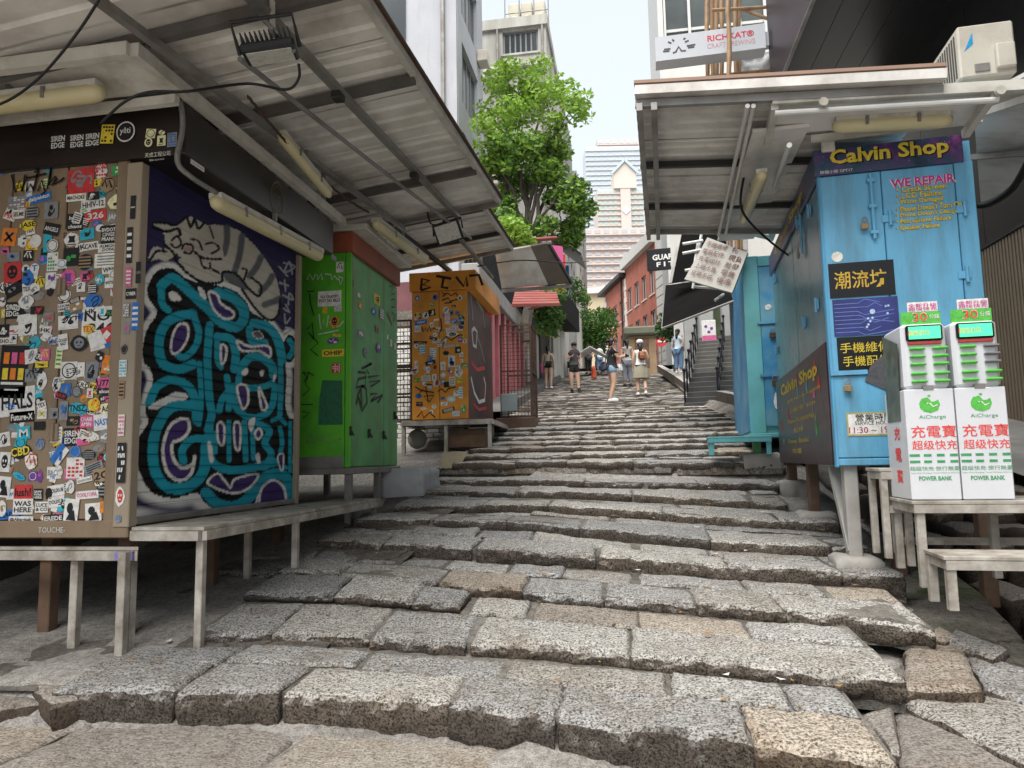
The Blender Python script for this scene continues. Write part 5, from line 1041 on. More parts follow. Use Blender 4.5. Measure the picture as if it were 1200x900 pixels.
for wd, mt, pts in ((0.06, 's', [(365, 200), (372, 260), (378, 340)]), (0.05, 'w', [(372, 390), (380, 470), (395, 480), (400, 400), (385, 380), (372, 395)]), (0.05, 'w', [(368, 640), (385, 720), (410, 770), (440, 760), (445, 680), (435, 640)]), (0.04, 's', [(400, 420), (420, 480), (440, 560)]), (0.05, 's', [(395, 230), (430, 290), (440, 380)]), (0.06, 'r', [(450, 300), (480, 330), (470, 400)]), (0.05, 'r', [(370, 560), (400, 600), (440, 590)]), (0.04, 'r', [(380, 780), (410, 810), (450, 800)])):
    zline(frOs, pts, wd * 1.4, inkc(mt), b, 470, 300, 4.5, 0.004)
b.build('spray_lines', ob)
# its table
zt = ZOr - 0.015
bench('stall_table', 'low table of white-edged boards under the orange stall', [(at_y(470, 493, YOr - 0.2).x, YOr - 0.2, zt), (at_y(577, 490, YOr - 0.2).x, YOr - 0.2, zt), (XOr + 0.28, YO2 + 0.2, zt), (XOl - 0.3, YO2 + 0.2, zt)], 0.05,
      [(at_y(472, 500, YOr - 0.15).x + 0.02, YOr - 0.16), (at_y(523, 500, YOr - 0.15).x, YOr - 0.16), (at_y(574, 500, YOr - 0.15).x, YOr - 0.16), (XOr + 0.2, YO2 - 0.2), (XOr + 0.2, YOr + 1.0)], 0.06, M_BENCH, board_n=3)['category'] = 'table'
def gdrop(px, py, y, off=0.0):
    p = at_y(px, py, y); return p
b = MB(); p = at_y(550, 510, YOr + 0.1); z0 = smooth_z(p.x, p.y) - 0.06; b.bbox((p.x - 0.32, p.y - 0.15, z0), (p.x + 0.3, p.y + 0.3, z0 + 0.3), M_BROWNWOOD, 0.01)
t = b.build('wooden_crate', None, label='brown wooden crate pushed under the orange stall table', cat='crate')
b = MB(); p = at_y(489, 512, YOr + 0.2); z0 = smooth_z(p.x, p.y) - 0.06
b.ball((p.x, p.y, z0 + 0.15), (0.17, 0.15, 0.17), pm('dirty_sack', (0.25, 0.24, 0.21), 0.9, var=0.3), 12, 8); b.bar((p.x - 0.02, p.y, z0 + 0.3), (p.x + 0.03, p.y, z0 + 0.36), 0.06, 0.05, MATS['dirty_sack'])
b.build('sack', None, smooth=True, label='pale tied sack under the orange stall table', cat='sack')
# wire cage beside the orange stall
def wire_panel(b, p0, p1, p2, p3, nx, nz_, r, mat):
    p0, p1, p2, p3 = map(Vector, (p0, p1, p2, p3))
    for k in range(1, nx): b.tube([p0.lerp(p1, k / nx), p3.lerp(p2, k / nx)], r, mat, 4, cap=False)
    for k in range(1, nz_): b.tube([p0.lerp(p3, k / nz_), p1.lerp(p2, k / nz_)], r, mat, 4, cap=False)
def cage(label, x0, x1, y0, y1, z0, z1, nx, nz_, mat, name='wire_cage'):
    t = thing(name, ((x0 + x1) / 2, (y0 + y1) / 2, z0), label, 'cage')
    b = MB(); r = 0.018
    for (xa, ya_) in ((x0, y0), (x1, y0), (x0, y1), (x1, y1)): b.bar((xa, ya_, z0), (xa, ya_, z1), 0.035, 0.035, M_RUST)
    for z in (z0 + 0.02, (z0 + z1) / 2, z1):
        b.bar((x0, y0, z), (x1, y0, z), 0.03, 0.03, M_RUST); b.bar((x1, y0, z), (x1, y1, z), 0.03, 0.03, M_RUST); b.bar((x0, y1, z), (x1, y1, z), 0.03, 0.03, M_RUST)
    b.build('frame', t)
    b = MB(); wire_panel(b, (x0, y0, z0), (x1, y0, z0), (x1, y0, z1), (x0, y0, z1), nx, nz_, 0.005, mat); q = b.build('front_mesh', t); q['kind'] = 'stuff'
    b = MB(); wire_panel(b, (x1, y0, z0), (x1, y1, z0), (x1, y1, z1), (x1, y0, z1), nx, nz_, 0.005, mat); q = b.build('side_mesh', t); q['kind'] = 'stuff'
    return t
p0 = at_y(588, 490, 13.6); p1 = at_y(621, 380, 13.6); zg = smooth_z(p1.x, 13.6)
cage('tall rusty wire-mesh cage standing beside the orange stall', p0.x, p1.x, 13.6, 14.4, p0.z, p1.z, 9, 24, M_RUST)
b = MB(); b.bbox((p0.x - 0.1, 13.5, zg - 0.1), (p1.x + 0.05, 14.5, p0.z - 0.002), M_BROWNWOOD, 0.015); b.build('timber_plinth', None, label='brown timber plinth under the tall rusty cage', cat='plinth')
b = MB(); p = at_y(597, 472, 13.5); b.bbox((p.x - 0.15, 13.42, p.z - 0.17), (p.x + 0.16, 13.47, p.z + 0.17), pm('dusty_blue_plastic', (0.24, 0.29, 0.3), 0.5), 0.01); b.build('plastic_sheet', None, label='pale blue plastic sheet leaning on the rusty cage', cat='sheet')
p = at_y(474, 470, YOr + 0.5); x0 = p.x - 0.5
for k, (za, zb, mt) in enumerate(((ZOr, at_y(474, 430, YOr).z, M_DKMETAL), (at_y(474, 429, YOr).z, at_y(474, 375, YOr).z, M_WHITEP))):
    cage('dark wire basket between the green and orange stalls' if k == 0 else 'white wire basket stacked between the green and orange stalls', x0, at_y(481, 470, YOr).x, YOr + 0.05, YOr + 0.6, za, zb, 12, 6, mt, 'wire_basket')
wq = thing('white_brick_wall', (-4.2, 13.2, 1.6), 'white painted brick wall showing between the green and orange stalls', 'wall')
b = MB(); b.box((-5.4, 13.05, 1.3), (-3.0, 13.2, 4.3), M_MORTAR); b.build('core', wq)
bk0 = None
for r in range(26):
    for c in range(10):
        xk, zk = -5.38 + 0.235 * c + (0.117 if r % 2 else 0), 1.75 + 0.085 * r
        if bk0 is None: b = MB(); b.bbox((xk, 13.0, zk), (xk + 0.222, 13.049, zk + 0.073), pm('white_brick', (0.6, 0.59, 0.56), 0.7, var=0.15, dirt=(0.3, 0.28, 0.25), dirt_amt=0.3), 0.006); bk0 = b.build('brick', wq); x0k, z0k = xk, zk
        else: o = bk0.copy(); o.name = 'brick'; o.location = (xk - x0k, 0, zk - z0k); col.objects.link(o)
# stones and rubbish at the foot of the green stall
b = stone_mesh([(XG - 0.1, YG2 - 0.35), (XG + 0.42, YG2 - 0.3), (XG + 0.45, YG2 + 0.35), (XG - 0.1, YG2 + 0.4)], [ZG - 0.03] * 4, smooth_z(XG + 0.3, YG2) - 0.2, 'x', pm('whitewashed_stone', (0.42, 0.43, 0.44), 0.9, var=0.3, dirt=(0.1, 0.09, 0.08), dirt_amt=0.35), None, 0.05)
b.build('masonry_block', None, smooth=True, label='whitewashed masonry block at the foot of the green stall', cat='block')
pc = at_y(528, 537, 9.9); b = MB(); gN = 8; Pc = []
for j in range(gN + 1):
    for i in range(gN + 1):
        u, v = i / gN - 0.5, j / gN; Pc.append((pc.x + u * 0.35 + 0.03 * nz((u * 9, v * 5, 1)), pc.y + 0.1 + 0.25 * (1 - v) - 0.2 * v, pc.z + 0.1 - 0.24 * v + 0.04 * nz((u * 7, v * 6, 3))))
b.add(Pc, [(j * (gN + 1) + i, j * (gN + 1) + i + 1, (j + 1) * (gN + 1) + i + 1, (j + 1) * (gN + 1) + i) for j in range(gN) for i in range(gN)], pm('burlap', (0.30, 0.25, 0.17), 0.95, var=0.3)); b.build('burlap_rag', None, smooth=True, label='tan burlap rag hanging over the edge of a slab', cat='rag')
# ------------------------------------------------------------------ blue phone repair stall
AR = R_(-4.3)
lx = Vector((math.cos(AR), math.sin(AR), 0)); ly = Vector((-math.sin(AR), math.cos(AR), 0)); lz = Vector((0, 0, 1))
cC = at_d(983, 546, 5.5)
TC = Matrix((lx, ly, lz)).transposed().to_4x4(); TC.translation = cC
frN = (cC, lx, lz, -ly); frW = (cC, -ly, lz, -lx)            # front plane; side plane towards the street
M_SKY = pm('sky_blue_paint', (0.13, 0.40, 0.62), 0.42, var=0.14, scale=3, dirt=(0.09, 0.17, 0.21), dirt_amt=0.36, streak=True, dscale=2.2)
M_SKYD = pm('side_panel_film', (0.17, 0.29, 0.35), 0.22, var=0.25, scale=1.5, dirt=(0.05, 0.07, 0.08), dirt_amt=0.3, streak=True, spec=0.6)
W_C = fr_pix(frN, 1172, 545)[0]; L_C = -fr_pix(frW, 918, 548)[0]; H_C = fr_pix(frN, 953, 207)[1]; H_S = fr_pix(frN, 951, 180)[1]
gC = smooth_z(cC.x, cC.y) - 0.3
stC = thing('blue_stall', TC @ Vector((W_C / 2, L_C / 2, gC - cC.z)), 'sky blue phone repair stall with a purple Calvin Shop signboard', 'stall')
b = MB(TC); b.box((0.02, 0.03, 0), (W_C, L_C, H_S - 0.02), M_SKY); b.build('body', stC)
fx_ = lambda px, py=400: fr_pix(frN, px, py)[0]; fz_ = lambda px, py: fr_pix(frN, px, py)[1]
xs0, xs1, xs2 = fx_(966, 330), fx_(1042, 330), fx_(1130, 330)
zb_, zm_ = fz_(985, 541), fz_(990, 440)
cdo = []
b = MB(TC); b.bbox((0.0, 0.0, 0.0), (xs0 - 0.006, 0.03, H_C), M_SKY, 0.006); b.build('corner_post', stC)
b = MB(TC); b.bbox((xs0, 0.0, zm_ + 0.02), (xs1 - 0.006, 0.028, H_C - 0.01), M_SKY, 0.006); cdo.append(b.build('door', stC))
b = MB(TC); b.bbox((xs1, 0.0, 0.06), (xs2 - 0.006, 0.028, H_C - 0.01), M_SKY, 0.006); cdo.append(b.build('door', stC))
b = MB(TC); b.bbox((xs0, 0.0, 0.06), (xs1 - 0.006, 0.028, zm_ - 0.0), M_SKY, 0.006); cdo.append(b.build('door', stC))
b = MB(TC); b.bbox((xs2, 0.0, 0.0), (W_C, 0.03, H_C), M_SKY, 0.006); b.build('corner_post', stC)
b = MB(TC); b.bbox((xs0, -0.002, 0.0), (xs2, 0.03, 0.054), M_SKY, 0.006); b.build('bottom_rail', stC)
# hinges, bolt, padlocks
for px, py in ((1130, 245), (1133, 322), (1043, 256)):
    q = fr_pix(frN, px, py); b = MB(TC); b.bbox((q[0] - 0.06, -0.012, q[1] - 0.03), (q[0] + 0.03, -0.001, q[1] + 0.03), M_SKY, 0.003); b.tube([(q[0], -0.016, q[1] - 0.06), (q[0], -0.016, q[1] + 0.06)], 0.014, M_SKY, 8); b.build('hinge', stC)
q0, q1 = fr_pix(frN, 1019, 205), fr_pix(frN, 1023, 281); b = MB(TC); b.tube([(q0[0], -0.025, q0[1]), (q0[0], -0.025, q1[1])], 0.014, M_SKY, 8)
for k in (0.1, 0.5, 0.9): b.bbox((q0[0] - 0.03, -0.04, q0[1] + (q1[1] - q0[1]) * k - 0.015), (q0[0] + 0.03, -0.002, q0[1] + (q1[1] - q0[1]) * k + 0.015), M_SKY, 0.004)
b.build('bolt', cdo[0])
M_BRASS = flat('brass', (0.28, 0.2, 0.1), 0.4)
def padlock(fr, px, py, parent, mat=None, s=1.0):
    q = fr_pix(fr, px, py); b = MB(); o = fr[0] + fr[1] * q[0] + fr[2] * q[1] + fr[3] * 0.035
    T = Matrix((fr[1], -fr[3], fr[2])).transposed().to_4x4(); T.translation = o; b.T = T
    b.bbox((-0.028 * s, -0.012, -0.05 * s), (0.028 * s, 0.012, 0.0), mat or M_BRASS, 0.005); b.tube([(-0.018 * s, 0, 0), (-0.018 * s, 0, 0.03 * s), (-0.009 * s, 0, 0.044 * s), (0.009 * s, 0, 0.044 * s), (0.018 * s, 0, 0.03 * s), (0.018 * s, 0, 0)], 0.005, M_GALV, 6)
    b.build('padlock', parent)
padlock(frN, 1012, 263, cdo[0]); padlock(frN, 992, 452, cdo[2])
q0, q1 = fr_pix(frN, 973, 438), fr_pix(frN, 1016, 436); b = MB(TC); b.bar((q0[0], -0.012, q0[1]), (q1[0], -0.012, q1[1]), 0.02, 0.035, M_SKY); b.build('hasp_bar', cdo[2])
# printed panels
def panel(fr, corners, mat, parent, name, e=0.006):
    b = MB(); P = [fr_pix(fr, *c) for c in corners]; x0 = sum(p[0] for p in (P[0], P[3])) / 2; x1 = (P[1][0] + P[2][0]) / 2; z1 = (P[0][1] + P[1][1]) / 2; z0 = (P[2][1] + P[3][1]) / 2
    pts = [fr[0] + fr[1] * x + fr[2] * z + fr[3] * 0.001 for x, z in ((x0, z0), (x1, z0), (x1, z1), (x0, z1))]
    b.prism(pts, fr[3] * e, mat); o = b.build(name, parent); return o, (x0, x1, z0, z1), (fr[0] + fr[3] * (e + 0.001),) + tuple(fr[1:])
def galaxy(name):
    ma, n, bb = _new(name)
    f = tex(n, 5, 5, 0.65); c = N(n, 'ShaderNodeValToRGB'); e = c.color_ramp.elements
    e[0].position = 0.3; e[0].color = (0.006, 0.006, 0.03, 1); e[1].position = 0.72; e[1].color = (0.26, 0.07, 0.24, 1); e.new(0.45).color = (0.015, 0.05, 0.09, 1); e.new(0.58).color = (0.07, 0.03, 0.13, 1)
    n.links.new(f, c.inputs[0]); st = ramp(n, tex(n, 90, 1), [(0.74, 0.0), (0.8, 1.0)])
    n.links.new(mixc(n, st, c.outputs[0], (0.6, 0.65, 0.8)), bb.inputs['Base Color']); bb.inputs['Roughness'].default_value = 0.3; return ma
M_GAL = galaxy('galaxy_print'); M_YEL = flat('sign_yellow', (0.66, 0.50, 0.05), 0.5); M_PITCH = flat('print_black', (0.01, 0.01, 0.013), 0.35); M_MAG = flat('print_magenta', (0.55, 0.03, 0.25), 0.5)
sg, ex, fg_ = panel(frN, [(951, 181), (1125, 156), (1129, 191), (956, 207)], M_GAL, stC, 'signboard', 0.02)
x0, x1, z0, z1 = ex; zc_ = (z0 + z1) / 2
b = MB(); b.print_text(fg_, 'Calvin Shop', (x0 + x1) / 2 + 0.02, zc_ + 0.012, 0.155, M_PITCH, 0.002, w=(x1 - x0) * 0.80, bold=0.055); b.build('lettering_outline', sg); b = MB(); b.print_text(fg_, 'Calvin Shop', (x0 + x1) / 2 + 0.012, zc_ + 0.018, 0.155, M_YEL, 0.0035, w=(x1 - x0) * 0.80, bold=0.03); b.build('lettering', sg)
b = MB(); b.print_text(fg_, '牌檔小販 GPT17', x0 + 0.16, z0 + 0.025, 0.028, inkc('w'), 0.003, w=0.24); b.build('small_lettering', sg)
b = MB(TC); q = fr_pix(frN, 969, 172); b.bbox((q[0] - 0.05, -0.06, q[1] - 0.06), (q[0] + 0.05, -0.022, q[1] + 0.06), M_WHITEP, 0.008); b.build('junction_box', stC)
# text list on the right door
b = MB(); q = fr_pix(frN, 1081, 212); b.print_text(frN, 'WE REPAIR', q[0], q[1], 0.07, inkc('w'), 0.003, w=0.47, bold=0.07); b.build('heading_outline', cdo[1]); b = MB(); b.print_text(frN, 'WE REPAIR', q[0], q[1], 0.07, M_MAG, 0.0045, w=0.45, bold=0.03); b.build('heading', cdo[1])
for k, s in enumerate(('• Crack Screen', '• LCD Failure', '• Water Damaged', "• Phone Doesn't Turn On", "• Phone Doesn't Charge", '• Microphone Failure', '• Speaker Failure')):
    vv, ff, wh = text_geo(s, 0.02); hh = 0.047; wd = min(0.46, wh[0] * hh / wh[1] * 0.92); q = fr_pix(frN, 1050, 223 + k * 7.6)
    b = MB(); b.print_text(frN, s, q[0] + wd / 2, q[1] - 0.0, hh * 1.1, M_PITCH, 0.003, w=wd * 1.01, bold=0.05); b.build('text_outline', cdo[1]); b = MB(); b.print_text(frN, s, q[0] + wd / 2, q[1], hh, M_YEL, 0.0045, w=wd, bold=0.028); b.build('text_line', cdo[1])
# printed black and circuit panels on the left door
p1_, ex, f1_ = panel(frN, [(969, 311), (1046, 303), (1050, 345), (974, 350)], M_PITCH, cdo[0], 'shop_panel')
b = MB(); b.print_text(f1_, '潮流坊', (ex[0] + ex[1]) / 2 - 0.01, (ex[2] + ex[3]) / 2, 0.14, flat('print_gold', (0.6, 0.38, 0.05), 0.45), 0.0015, w=(ex[1] - ex[0]) * 0.8, bold=0.008); b.build('lettering', p1_)
p2_, ex, f2_ = panel(frN, [(974, 352), (1051, 347), (1055, 391), (979, 394)], pm('circuit_blue', (0.035, 0.045, 0.22), 0.35, var=0.5, scale=4, bmp=0), cdo[0], 'circuit_panel')
b = MB(); rc = random.Random(4); M_LINE = flat('circuit_line', (0.14, 0.2, 0.5), 0.4)
cxp, czp, wp, hp = (ex[0] + ex[1]) / 2, (ex[2] + ex[3]) / 2, ex[1] - ex[0], ex[3] - ex[2]
for k in range(8):
    z_ = czp + hp * (-0.4 + 0.11 * k); x_ = cxp + wp * rc.uniform(-0.2, 0.1); b.print_line(f2_, [(cxp - wp * 0.48, z_), (x_, z_), (x_ + 0.05, z_ + rc.choice((-1, 1)) * 0.03), (cxp + wp * rc.uniform(0.2, 0.48), z_ + 0.0)], 0.006, M_LINE, 0.0015)
b.build('circuit_lines', p2_)
M_DOT = flat('circuit_dot', (0.45, 0.6, 0.8), 0.4)
for k in range(9): 
    b = MB(); b.print_disc(f2_, cxp + wp * rc.uniform(-0.35, 0.4), czp + hp * rc.uniform(-0.35, 0.35), 0.009 if k else 0.02, M_DOT, 0.003, n=10); b.build('circuit_node', p2_)
p3_, ex, f3_ = panel(frN, [(979, 396), (1055, 392), (1060, 432), (984, 436)], M_PITCH, cdo[0], 'service_panel')
for k, s in enumerate(('手機維修', '手機配件')):
    b = MB(); b.print_text(f3_, s, (ex[0] + ex[1]) / 2 - 0.03, ex[3] - 0.085 - 0.105 * k, 0.08, M_YEL, 0.0015, w=0.36 - 0.03 * k, bold=0.004); b.build('text_line', p3_)
b = MB(); P = [fr_pix(frN, *c) for c in ((1013, 447), (1020, 428), (1048, 405), (1075, 405), (1075, 462), (1050, 462))]; b.print_poly(frN, P, flat('phone_grey', (0.10, 0.10, 0.11), 0.3), 0.009); b.build('phone_print', cdo[0])
q = fr_pix(frN, 981, 301); b = MB(); b.print_disc(frN, q[0], q[1], 0.042, inkc('c'), 0.003); b.build('round_sticker', cdo[0])
hp_, ex, f4_ = panel(frN, [(992, 486), (1056, 480), (1057, 508), (993, 513)], flat('hours_border', (0.42, 0.36, 0.12), 0.5), cdo[2], 'hours_sign', 0.004)
b = MB(); b.print_rect(f4_, (ex[0] + ex[1]) / 2, (ex[2] + ex[3]) / 2, (ex[1] - ex[0]) * 0.94, (ex[3] - ex[2]) * 0.86, inkc('w'), 0.001); b.build('face', hp_)
for s, dz, hh, mt, wd in (('營業時間', 0.052, 0.055, M_PITCH, 0.26), ('SERVICE HOURS', 0.008, 0.028, M_PITCH, 0.27), ('11:30 ~ 19:00', -0.045, 0.048, flat('print_crimson', (0.35, 0.02, 0.08), 0.5), 0.36)):
    b = MB(); b.print_text(f4_, s, (ex[0] + ex[1]) / 2, (ex[2] + ex[3]) / 2 + dz, hh, mt, 0.0025, w=wd, bold=0.004); b.build('text_line', hp_)
# side to the street: film-covered panels, narrow signboard above, dark poster below
for a, e in ((0.02, L_C * 0.48), (L_C * 0.49, L_C - 0.02)):
    b = MB(TC); b.bbox((0.0, a, 0.02), (0.022, e, H_C - 0.02), M_SKYD, 0.005); b.build('side_panel', stC)
def swbox(p, parent, mat, name='hinge'):
    b = MB(); o = at_plane(p[0], p[1], cC, -lx) - lx * 0.01; T = Matrix((lx, ly, lz)).transposed().to_4x4(); T.translation = o; b.T = T
    b.bbox((-0.012, -0.05, -0.045), (0.0, 0.05, 0.045), mat, 0.004); b.tube([(-0.016, 0, -0.06), (-0.016, 0, 0.06)], 0.012, mat, 8); b.build(name, parent)
for p in ((951, 247), (945, 378), (937, 260), (910, 327), (960, 357), (912, 410)): swbox(p, stC, M_SKY)
q0, q1 = at_plane(939, 235, cC, -lx) - lx * 0.02, at_plane(941, 300, cC, -lx) - lx * 0.02; b = MB(); b.tube([q0, (q0.x, q0.y, q1.z)], 0.012, M_SKY, 8); b.build('bolt', stC)
padlock(frW, 940, 296, stC, M_GALV)
b = MB(TC); b.bbox((-0.03, 0.0, H_C - 0.02), (-0.002, L_C, H_S + 0.02), M_GAL, 0.004); s2 = b.build('side_signboard', stC)
fS = (cC - lx * 0.031, -ly, lz, -lx)
b = MB(); b.print_text(fS, 'Calvin Shop', -L_C * 0.5, (H_C + H_S) / 2, 0.11, M_YEL, 0.002, w=L_C * 0.62, bold=0.03); b.build('lettering', s2)
zp = fr_pix(frW, 972, 400)[1]; zq = fr_pix(frW, 976, 545)[1]
b = MB(TC); b.bbox((-0.03, 0.06, zq), (-0.002, L_C + 0.02, zp), pm('dark_poster', (0.03, 0.018, 0.028), 0.3, var=0.6, scale=5, dirt=(0.16, 0.03, 0.05), dirt_amt=0.25, dscale=7, bmp=0), 0.004); po = b.build('side_poster', stC)
b = MB(); b.print_text(fS, 'Calvin Shop', -L_C * 0.5, zp - 0.17, 0.16, M_YEL, 0.002, w=L_C * 0.72, bold=0.03); b.build('lettering', po)
for k, (s, wd) in enumerate((('維修 Mobile Repairs', 0.62), ('上網卡 Sim', 0.5), ('Phone Accessories', 0.5), ('配件', 0.2), ('Power Banks', 0.4), ('充電', 0.2))):
    b = MB(); b.print_text(fS, s, -L_C * (0.42 + 0.03 * k), zp - 0.32 - 0.105 * k, 0.05, M_YEL, 0.002, w=L_C * wd); b.build('text_line', po)
for k in range(16):
    b = MB(); b.print_rect(fS, -L_C * rc.uniform(0.08, 0.9), zp - rc.uniform(0.1, 0.95), rc.uniform(0.04, 0.1), rc.uniform(0.07, 0.15), inkc(rc.choice('mrstpgs')), 0.0012, rc.uniform(-0.4, 0.4)); b.build('product_print', po)
# posts and base stones
for lx0, ly0, brace in ((0.09, 0.10, True), (0.09, L_C * 0.55, False), (0.08, L_C - 0.1, False), (W_C - 0.1, 0.12, False), (W_C - 0.1, L_C - 0.1, False), (0.5, 0.5, False)):
    P = TC @ Vector((lx0, ly0, 0)); zg = smooth_z(P.x, P.y) - (0.0 if lx0 < 0.3 else 0.35)
    b = MB(); b.bbox((P.x - 0.05, P.y - 0.05, zg), (P.x + 0.05, P.y + 0.05, cC.z + 0.01), pm('pale_post', (0.38, 0.37, 0.35), 0.6, dirt=(0.15, 0.13, 0.1), dirt_amt=0.3) if brace else M_BROWNWOOD, 0.008)
    b.build('leg', stC)
    if brace:
        b = MB(); b.bar((P.x - 0.02, P.y - 0.02, zg + 0.05), (P.x - 0.03, P.y + 0.32, cC.z - 0.02), 0.07, 0.05, MATS['pale_post']); b.build('brace', stC)
    if lx0 < 0.3:
        s_ = 0.17; bb = stone_mesh([(P.x - s_, P.y - s_), (P.x + s_, P.y - s_ * 0.9), (P.x + s_, P.y + s_), (P.x - s_ * 0.9, P.y + s_)], [zg + 0.02] * 4, zg - 0.22, 'x', pm('pale_stone', (0.36, 0.34, 0.31), 0.9, var=0.3, bmp=0.4), None, 0.04)
        bb.build('footing_stone', None, smooth=True, label='rounded pale stone under %s of the sky blue stall' % ('the braced front leg' if brace else 'the middle leg' if ly0 < L_C * 0.7 else 'the rear leg'), cat='stone', group='stones under the blue stall legs')

# ------------------------------------------------------------------ power bank stations
M_WPLAST = pm('white_plastic', (0.62, 0.63, 0.66), 0.28, var=0.1, scale=5, dirt=(0.42, 0.41, 0.4), dirt_amt=0.15, bmp=0.0, spec=0.5)
M_GRN = flat('station_green', (0.10, 0.46, 0.07), 0.35); M_DGRN = flat('print_green', (0.05, 0.30, 0.12), 0.45); M_SRED = flat('print_red', (0.75, 0.06, 0.05), 0.45)
AM = R_(-3.0); mx = Vector((math.cos(AM), math.sin(AM), 0)); my = Vector((-math.sin(AM), math.cos(AM), 0))
cM = at_d(1069, 586, 4.55)
frM0 = (cM, mx, lz, -my); wM = fr_pix(frM0, 1128, 585)[0]; hM = fr_pix(frM0, 1058, 380)[1]; hL = fr_pix(frM0, 1063, 456)[1]
for k in range(2):
    o = cM + mx * (wM + 0.008) * k; T = Matrix((mx, my, lz)).transposed().to_4x4(); T.translation = o
    t = thing('power_bank_station', T @ Vector((wM / 2, 0.2, 0)), 'white power bank rental station beside the blue stall, all ten of its slots showing green' if k == 0 else 'white power bank rental station with some empty grey slots', 'vending station', 'power bank stations on the table')
    b = MB(T); b.bbox((0, 0, 0), (wM, 0.42, hL - 0.003), M_WPLAST, 0.006); b.build('lower_cabinet', t)
    b = MB(T); b.bbox((0.012, 0.012, hL), (wM - 0.012, 0.40, hM), M_WPLAST, 0.02); up = b.build('upper_cabinet', t)
    f = (o, mx, lz, -my); cx_ = wM / 2
    # screen
    T2 = T.copy(); 
    b = MB(T); b.bbox((0.035, -0.012, hM - 0.115), (wM - 0.035, 0.012, hM - 0.012), M_PITCH, 0.01); sc = b.build('screen', t)
    fS2 = (o - my * 0.013,) + f[1:]
    b = MB(); b.print_rect(fS2, cx_, hM - 0.063, wM - 0.10, 0.08, glow('screen_green', (0.05, 0.62, 0.25), 0.55) if k == 0 else MATS['screen_green'], 0.001); b.build('picture', sc)
    b = MB(); b.print_text(fS2, '超級快充', cx_ - 0.035, hM - 0.063, 0.036, M_SRED, 0.002, w=0.13, bold=0.004); b.build('screen_text', sc)
    b = MB(T); b.bbox((0.045, -0.006, hM - 0.138), (wM - 0.045, 0.013, hM - 0.119), flat('red_strip', (0.42, 0.05, 0.05), 0.4), 0.003); b.build('label_strip', t)
    for r in range(5):
        zr = hM - 0.165 - r * 0.0505 - (0.01 if r > 2 else 0)
        for s in range(2):
            xr = 0.05 + s * (wM * 0.47)
            mt = flat('empty_slot', (0.16, 0.16, 0.17), 0.4) if (k == 1 and s == 1 and r < 3) else M_GRN
            b = MB(T); b.bbox((xr, -0.022, zr - 0.009), (xr + wM * 0.31, 0.013, zr + 0.009), mt, 0.007); b.build('power_bank', t)
        b = MB(T); b.box((cx_ - 0.006, 0.009, zr - 0.004), (cx_ + 0.006, 0.0115, zr + 0.004), flat('led_blue', (0.4, 0.5, 0.7), 0.4)); b.build('indicator', t)
    b = MB(T); b.bbox((cx_ - 0.03, -0.004, hL - 0.012), (cx_ + 0.03, 0.0115, hL + 0.02), M_GALV, 0.002); b.build('lock_plate', t)
    # whale-shaped mark
    b = MB(); zw = hL - 0.105
    b.print_poly(f, [(cx_ - 0.06 + 0.0, zw + 0.01), (cx_ - 0.045, zw + 0.04), (cx_ - 0.01, zw + 0.048), (cx_ + 0.012, zw + 0.02), (cx_ + 0.03, zw + 0.02), (cx_ + 0.052, zw + 0.032), (cx_ + 0.06, zw + 0.0), (cx_ + 0.045, zw - 0.035), (cx_ + 0.005, zw - 0.052), (cx_ - 0.035, zw - 0.042), (cx_ - 0.058, zw - 0.018)], M_GRN, 0.002)
    b.print_poly(f, [(cx_ + 0.0, zw + 0.048), (cx_ - 0.012, zw + 0.06), (cx_ + 0.004, zw + 0.066), (cx_ + 0.01, zw + 0.054)], M_GRN, 0.002); b.print_line(f, [(cx_ + 0.0, zw + 0.012), (cx_ + 0.02, zw - 0.012), (cx_ + 0.045, zw + 0.0)], 0.007, inkc('w'), 0.0035); b.print_disc(f, cx_ - 0.012, zw + 0.01, 0.005, inkc('w'), 0.0035, n=8); b.build('whale_mark', t)
    for s, dz, hh, wd, mt, bo in (('AiCharge', 0.185, 0.03, 0.155, M_DGRN, 0.0), ('充電寶', 0.275, 0.078, 0.26, M_SRED, 0.006), ('超级快充', 0.36, 0.06, 0.26, M_SRED, 0.006), ('超級快充‧旅行無憂', 0.508, 0.028, 0.285, M_DGRN, 0.0), ('POWER BANK', 0.57, 0.028, 0.19, M_DGRN, 0.03), ('Super Fast Charging, Travel Without Worries', 0.537, 0.010, 0.28, M_DGRN, 0.0)):
        b = MB(); b.print_text(f, s, cx_ + (0.01 if dz < 0.5 else 0), hL - dz, hh, mt, 0.002, w=wd, bold=bo); b.build('lettering', t)
    for r in range(2):
        for s in range(4):
            b = MB(); b.print_rect(f, cx_ - 0.11 + s * 0.075, hL - 0.425 - r * 0.04, 0.045 if s else 0.06, 0.016, M_DGRN, 0.002); b.build('payment_mark', t)
    b = MB(T); b.box((0.03, 0.05, hM), (wM - 0.02, 0.058, hM + 0.085), M_GRN); tp = b.build('topper_card', t)
    fT = (o + my * 0.05,) + f[1:]
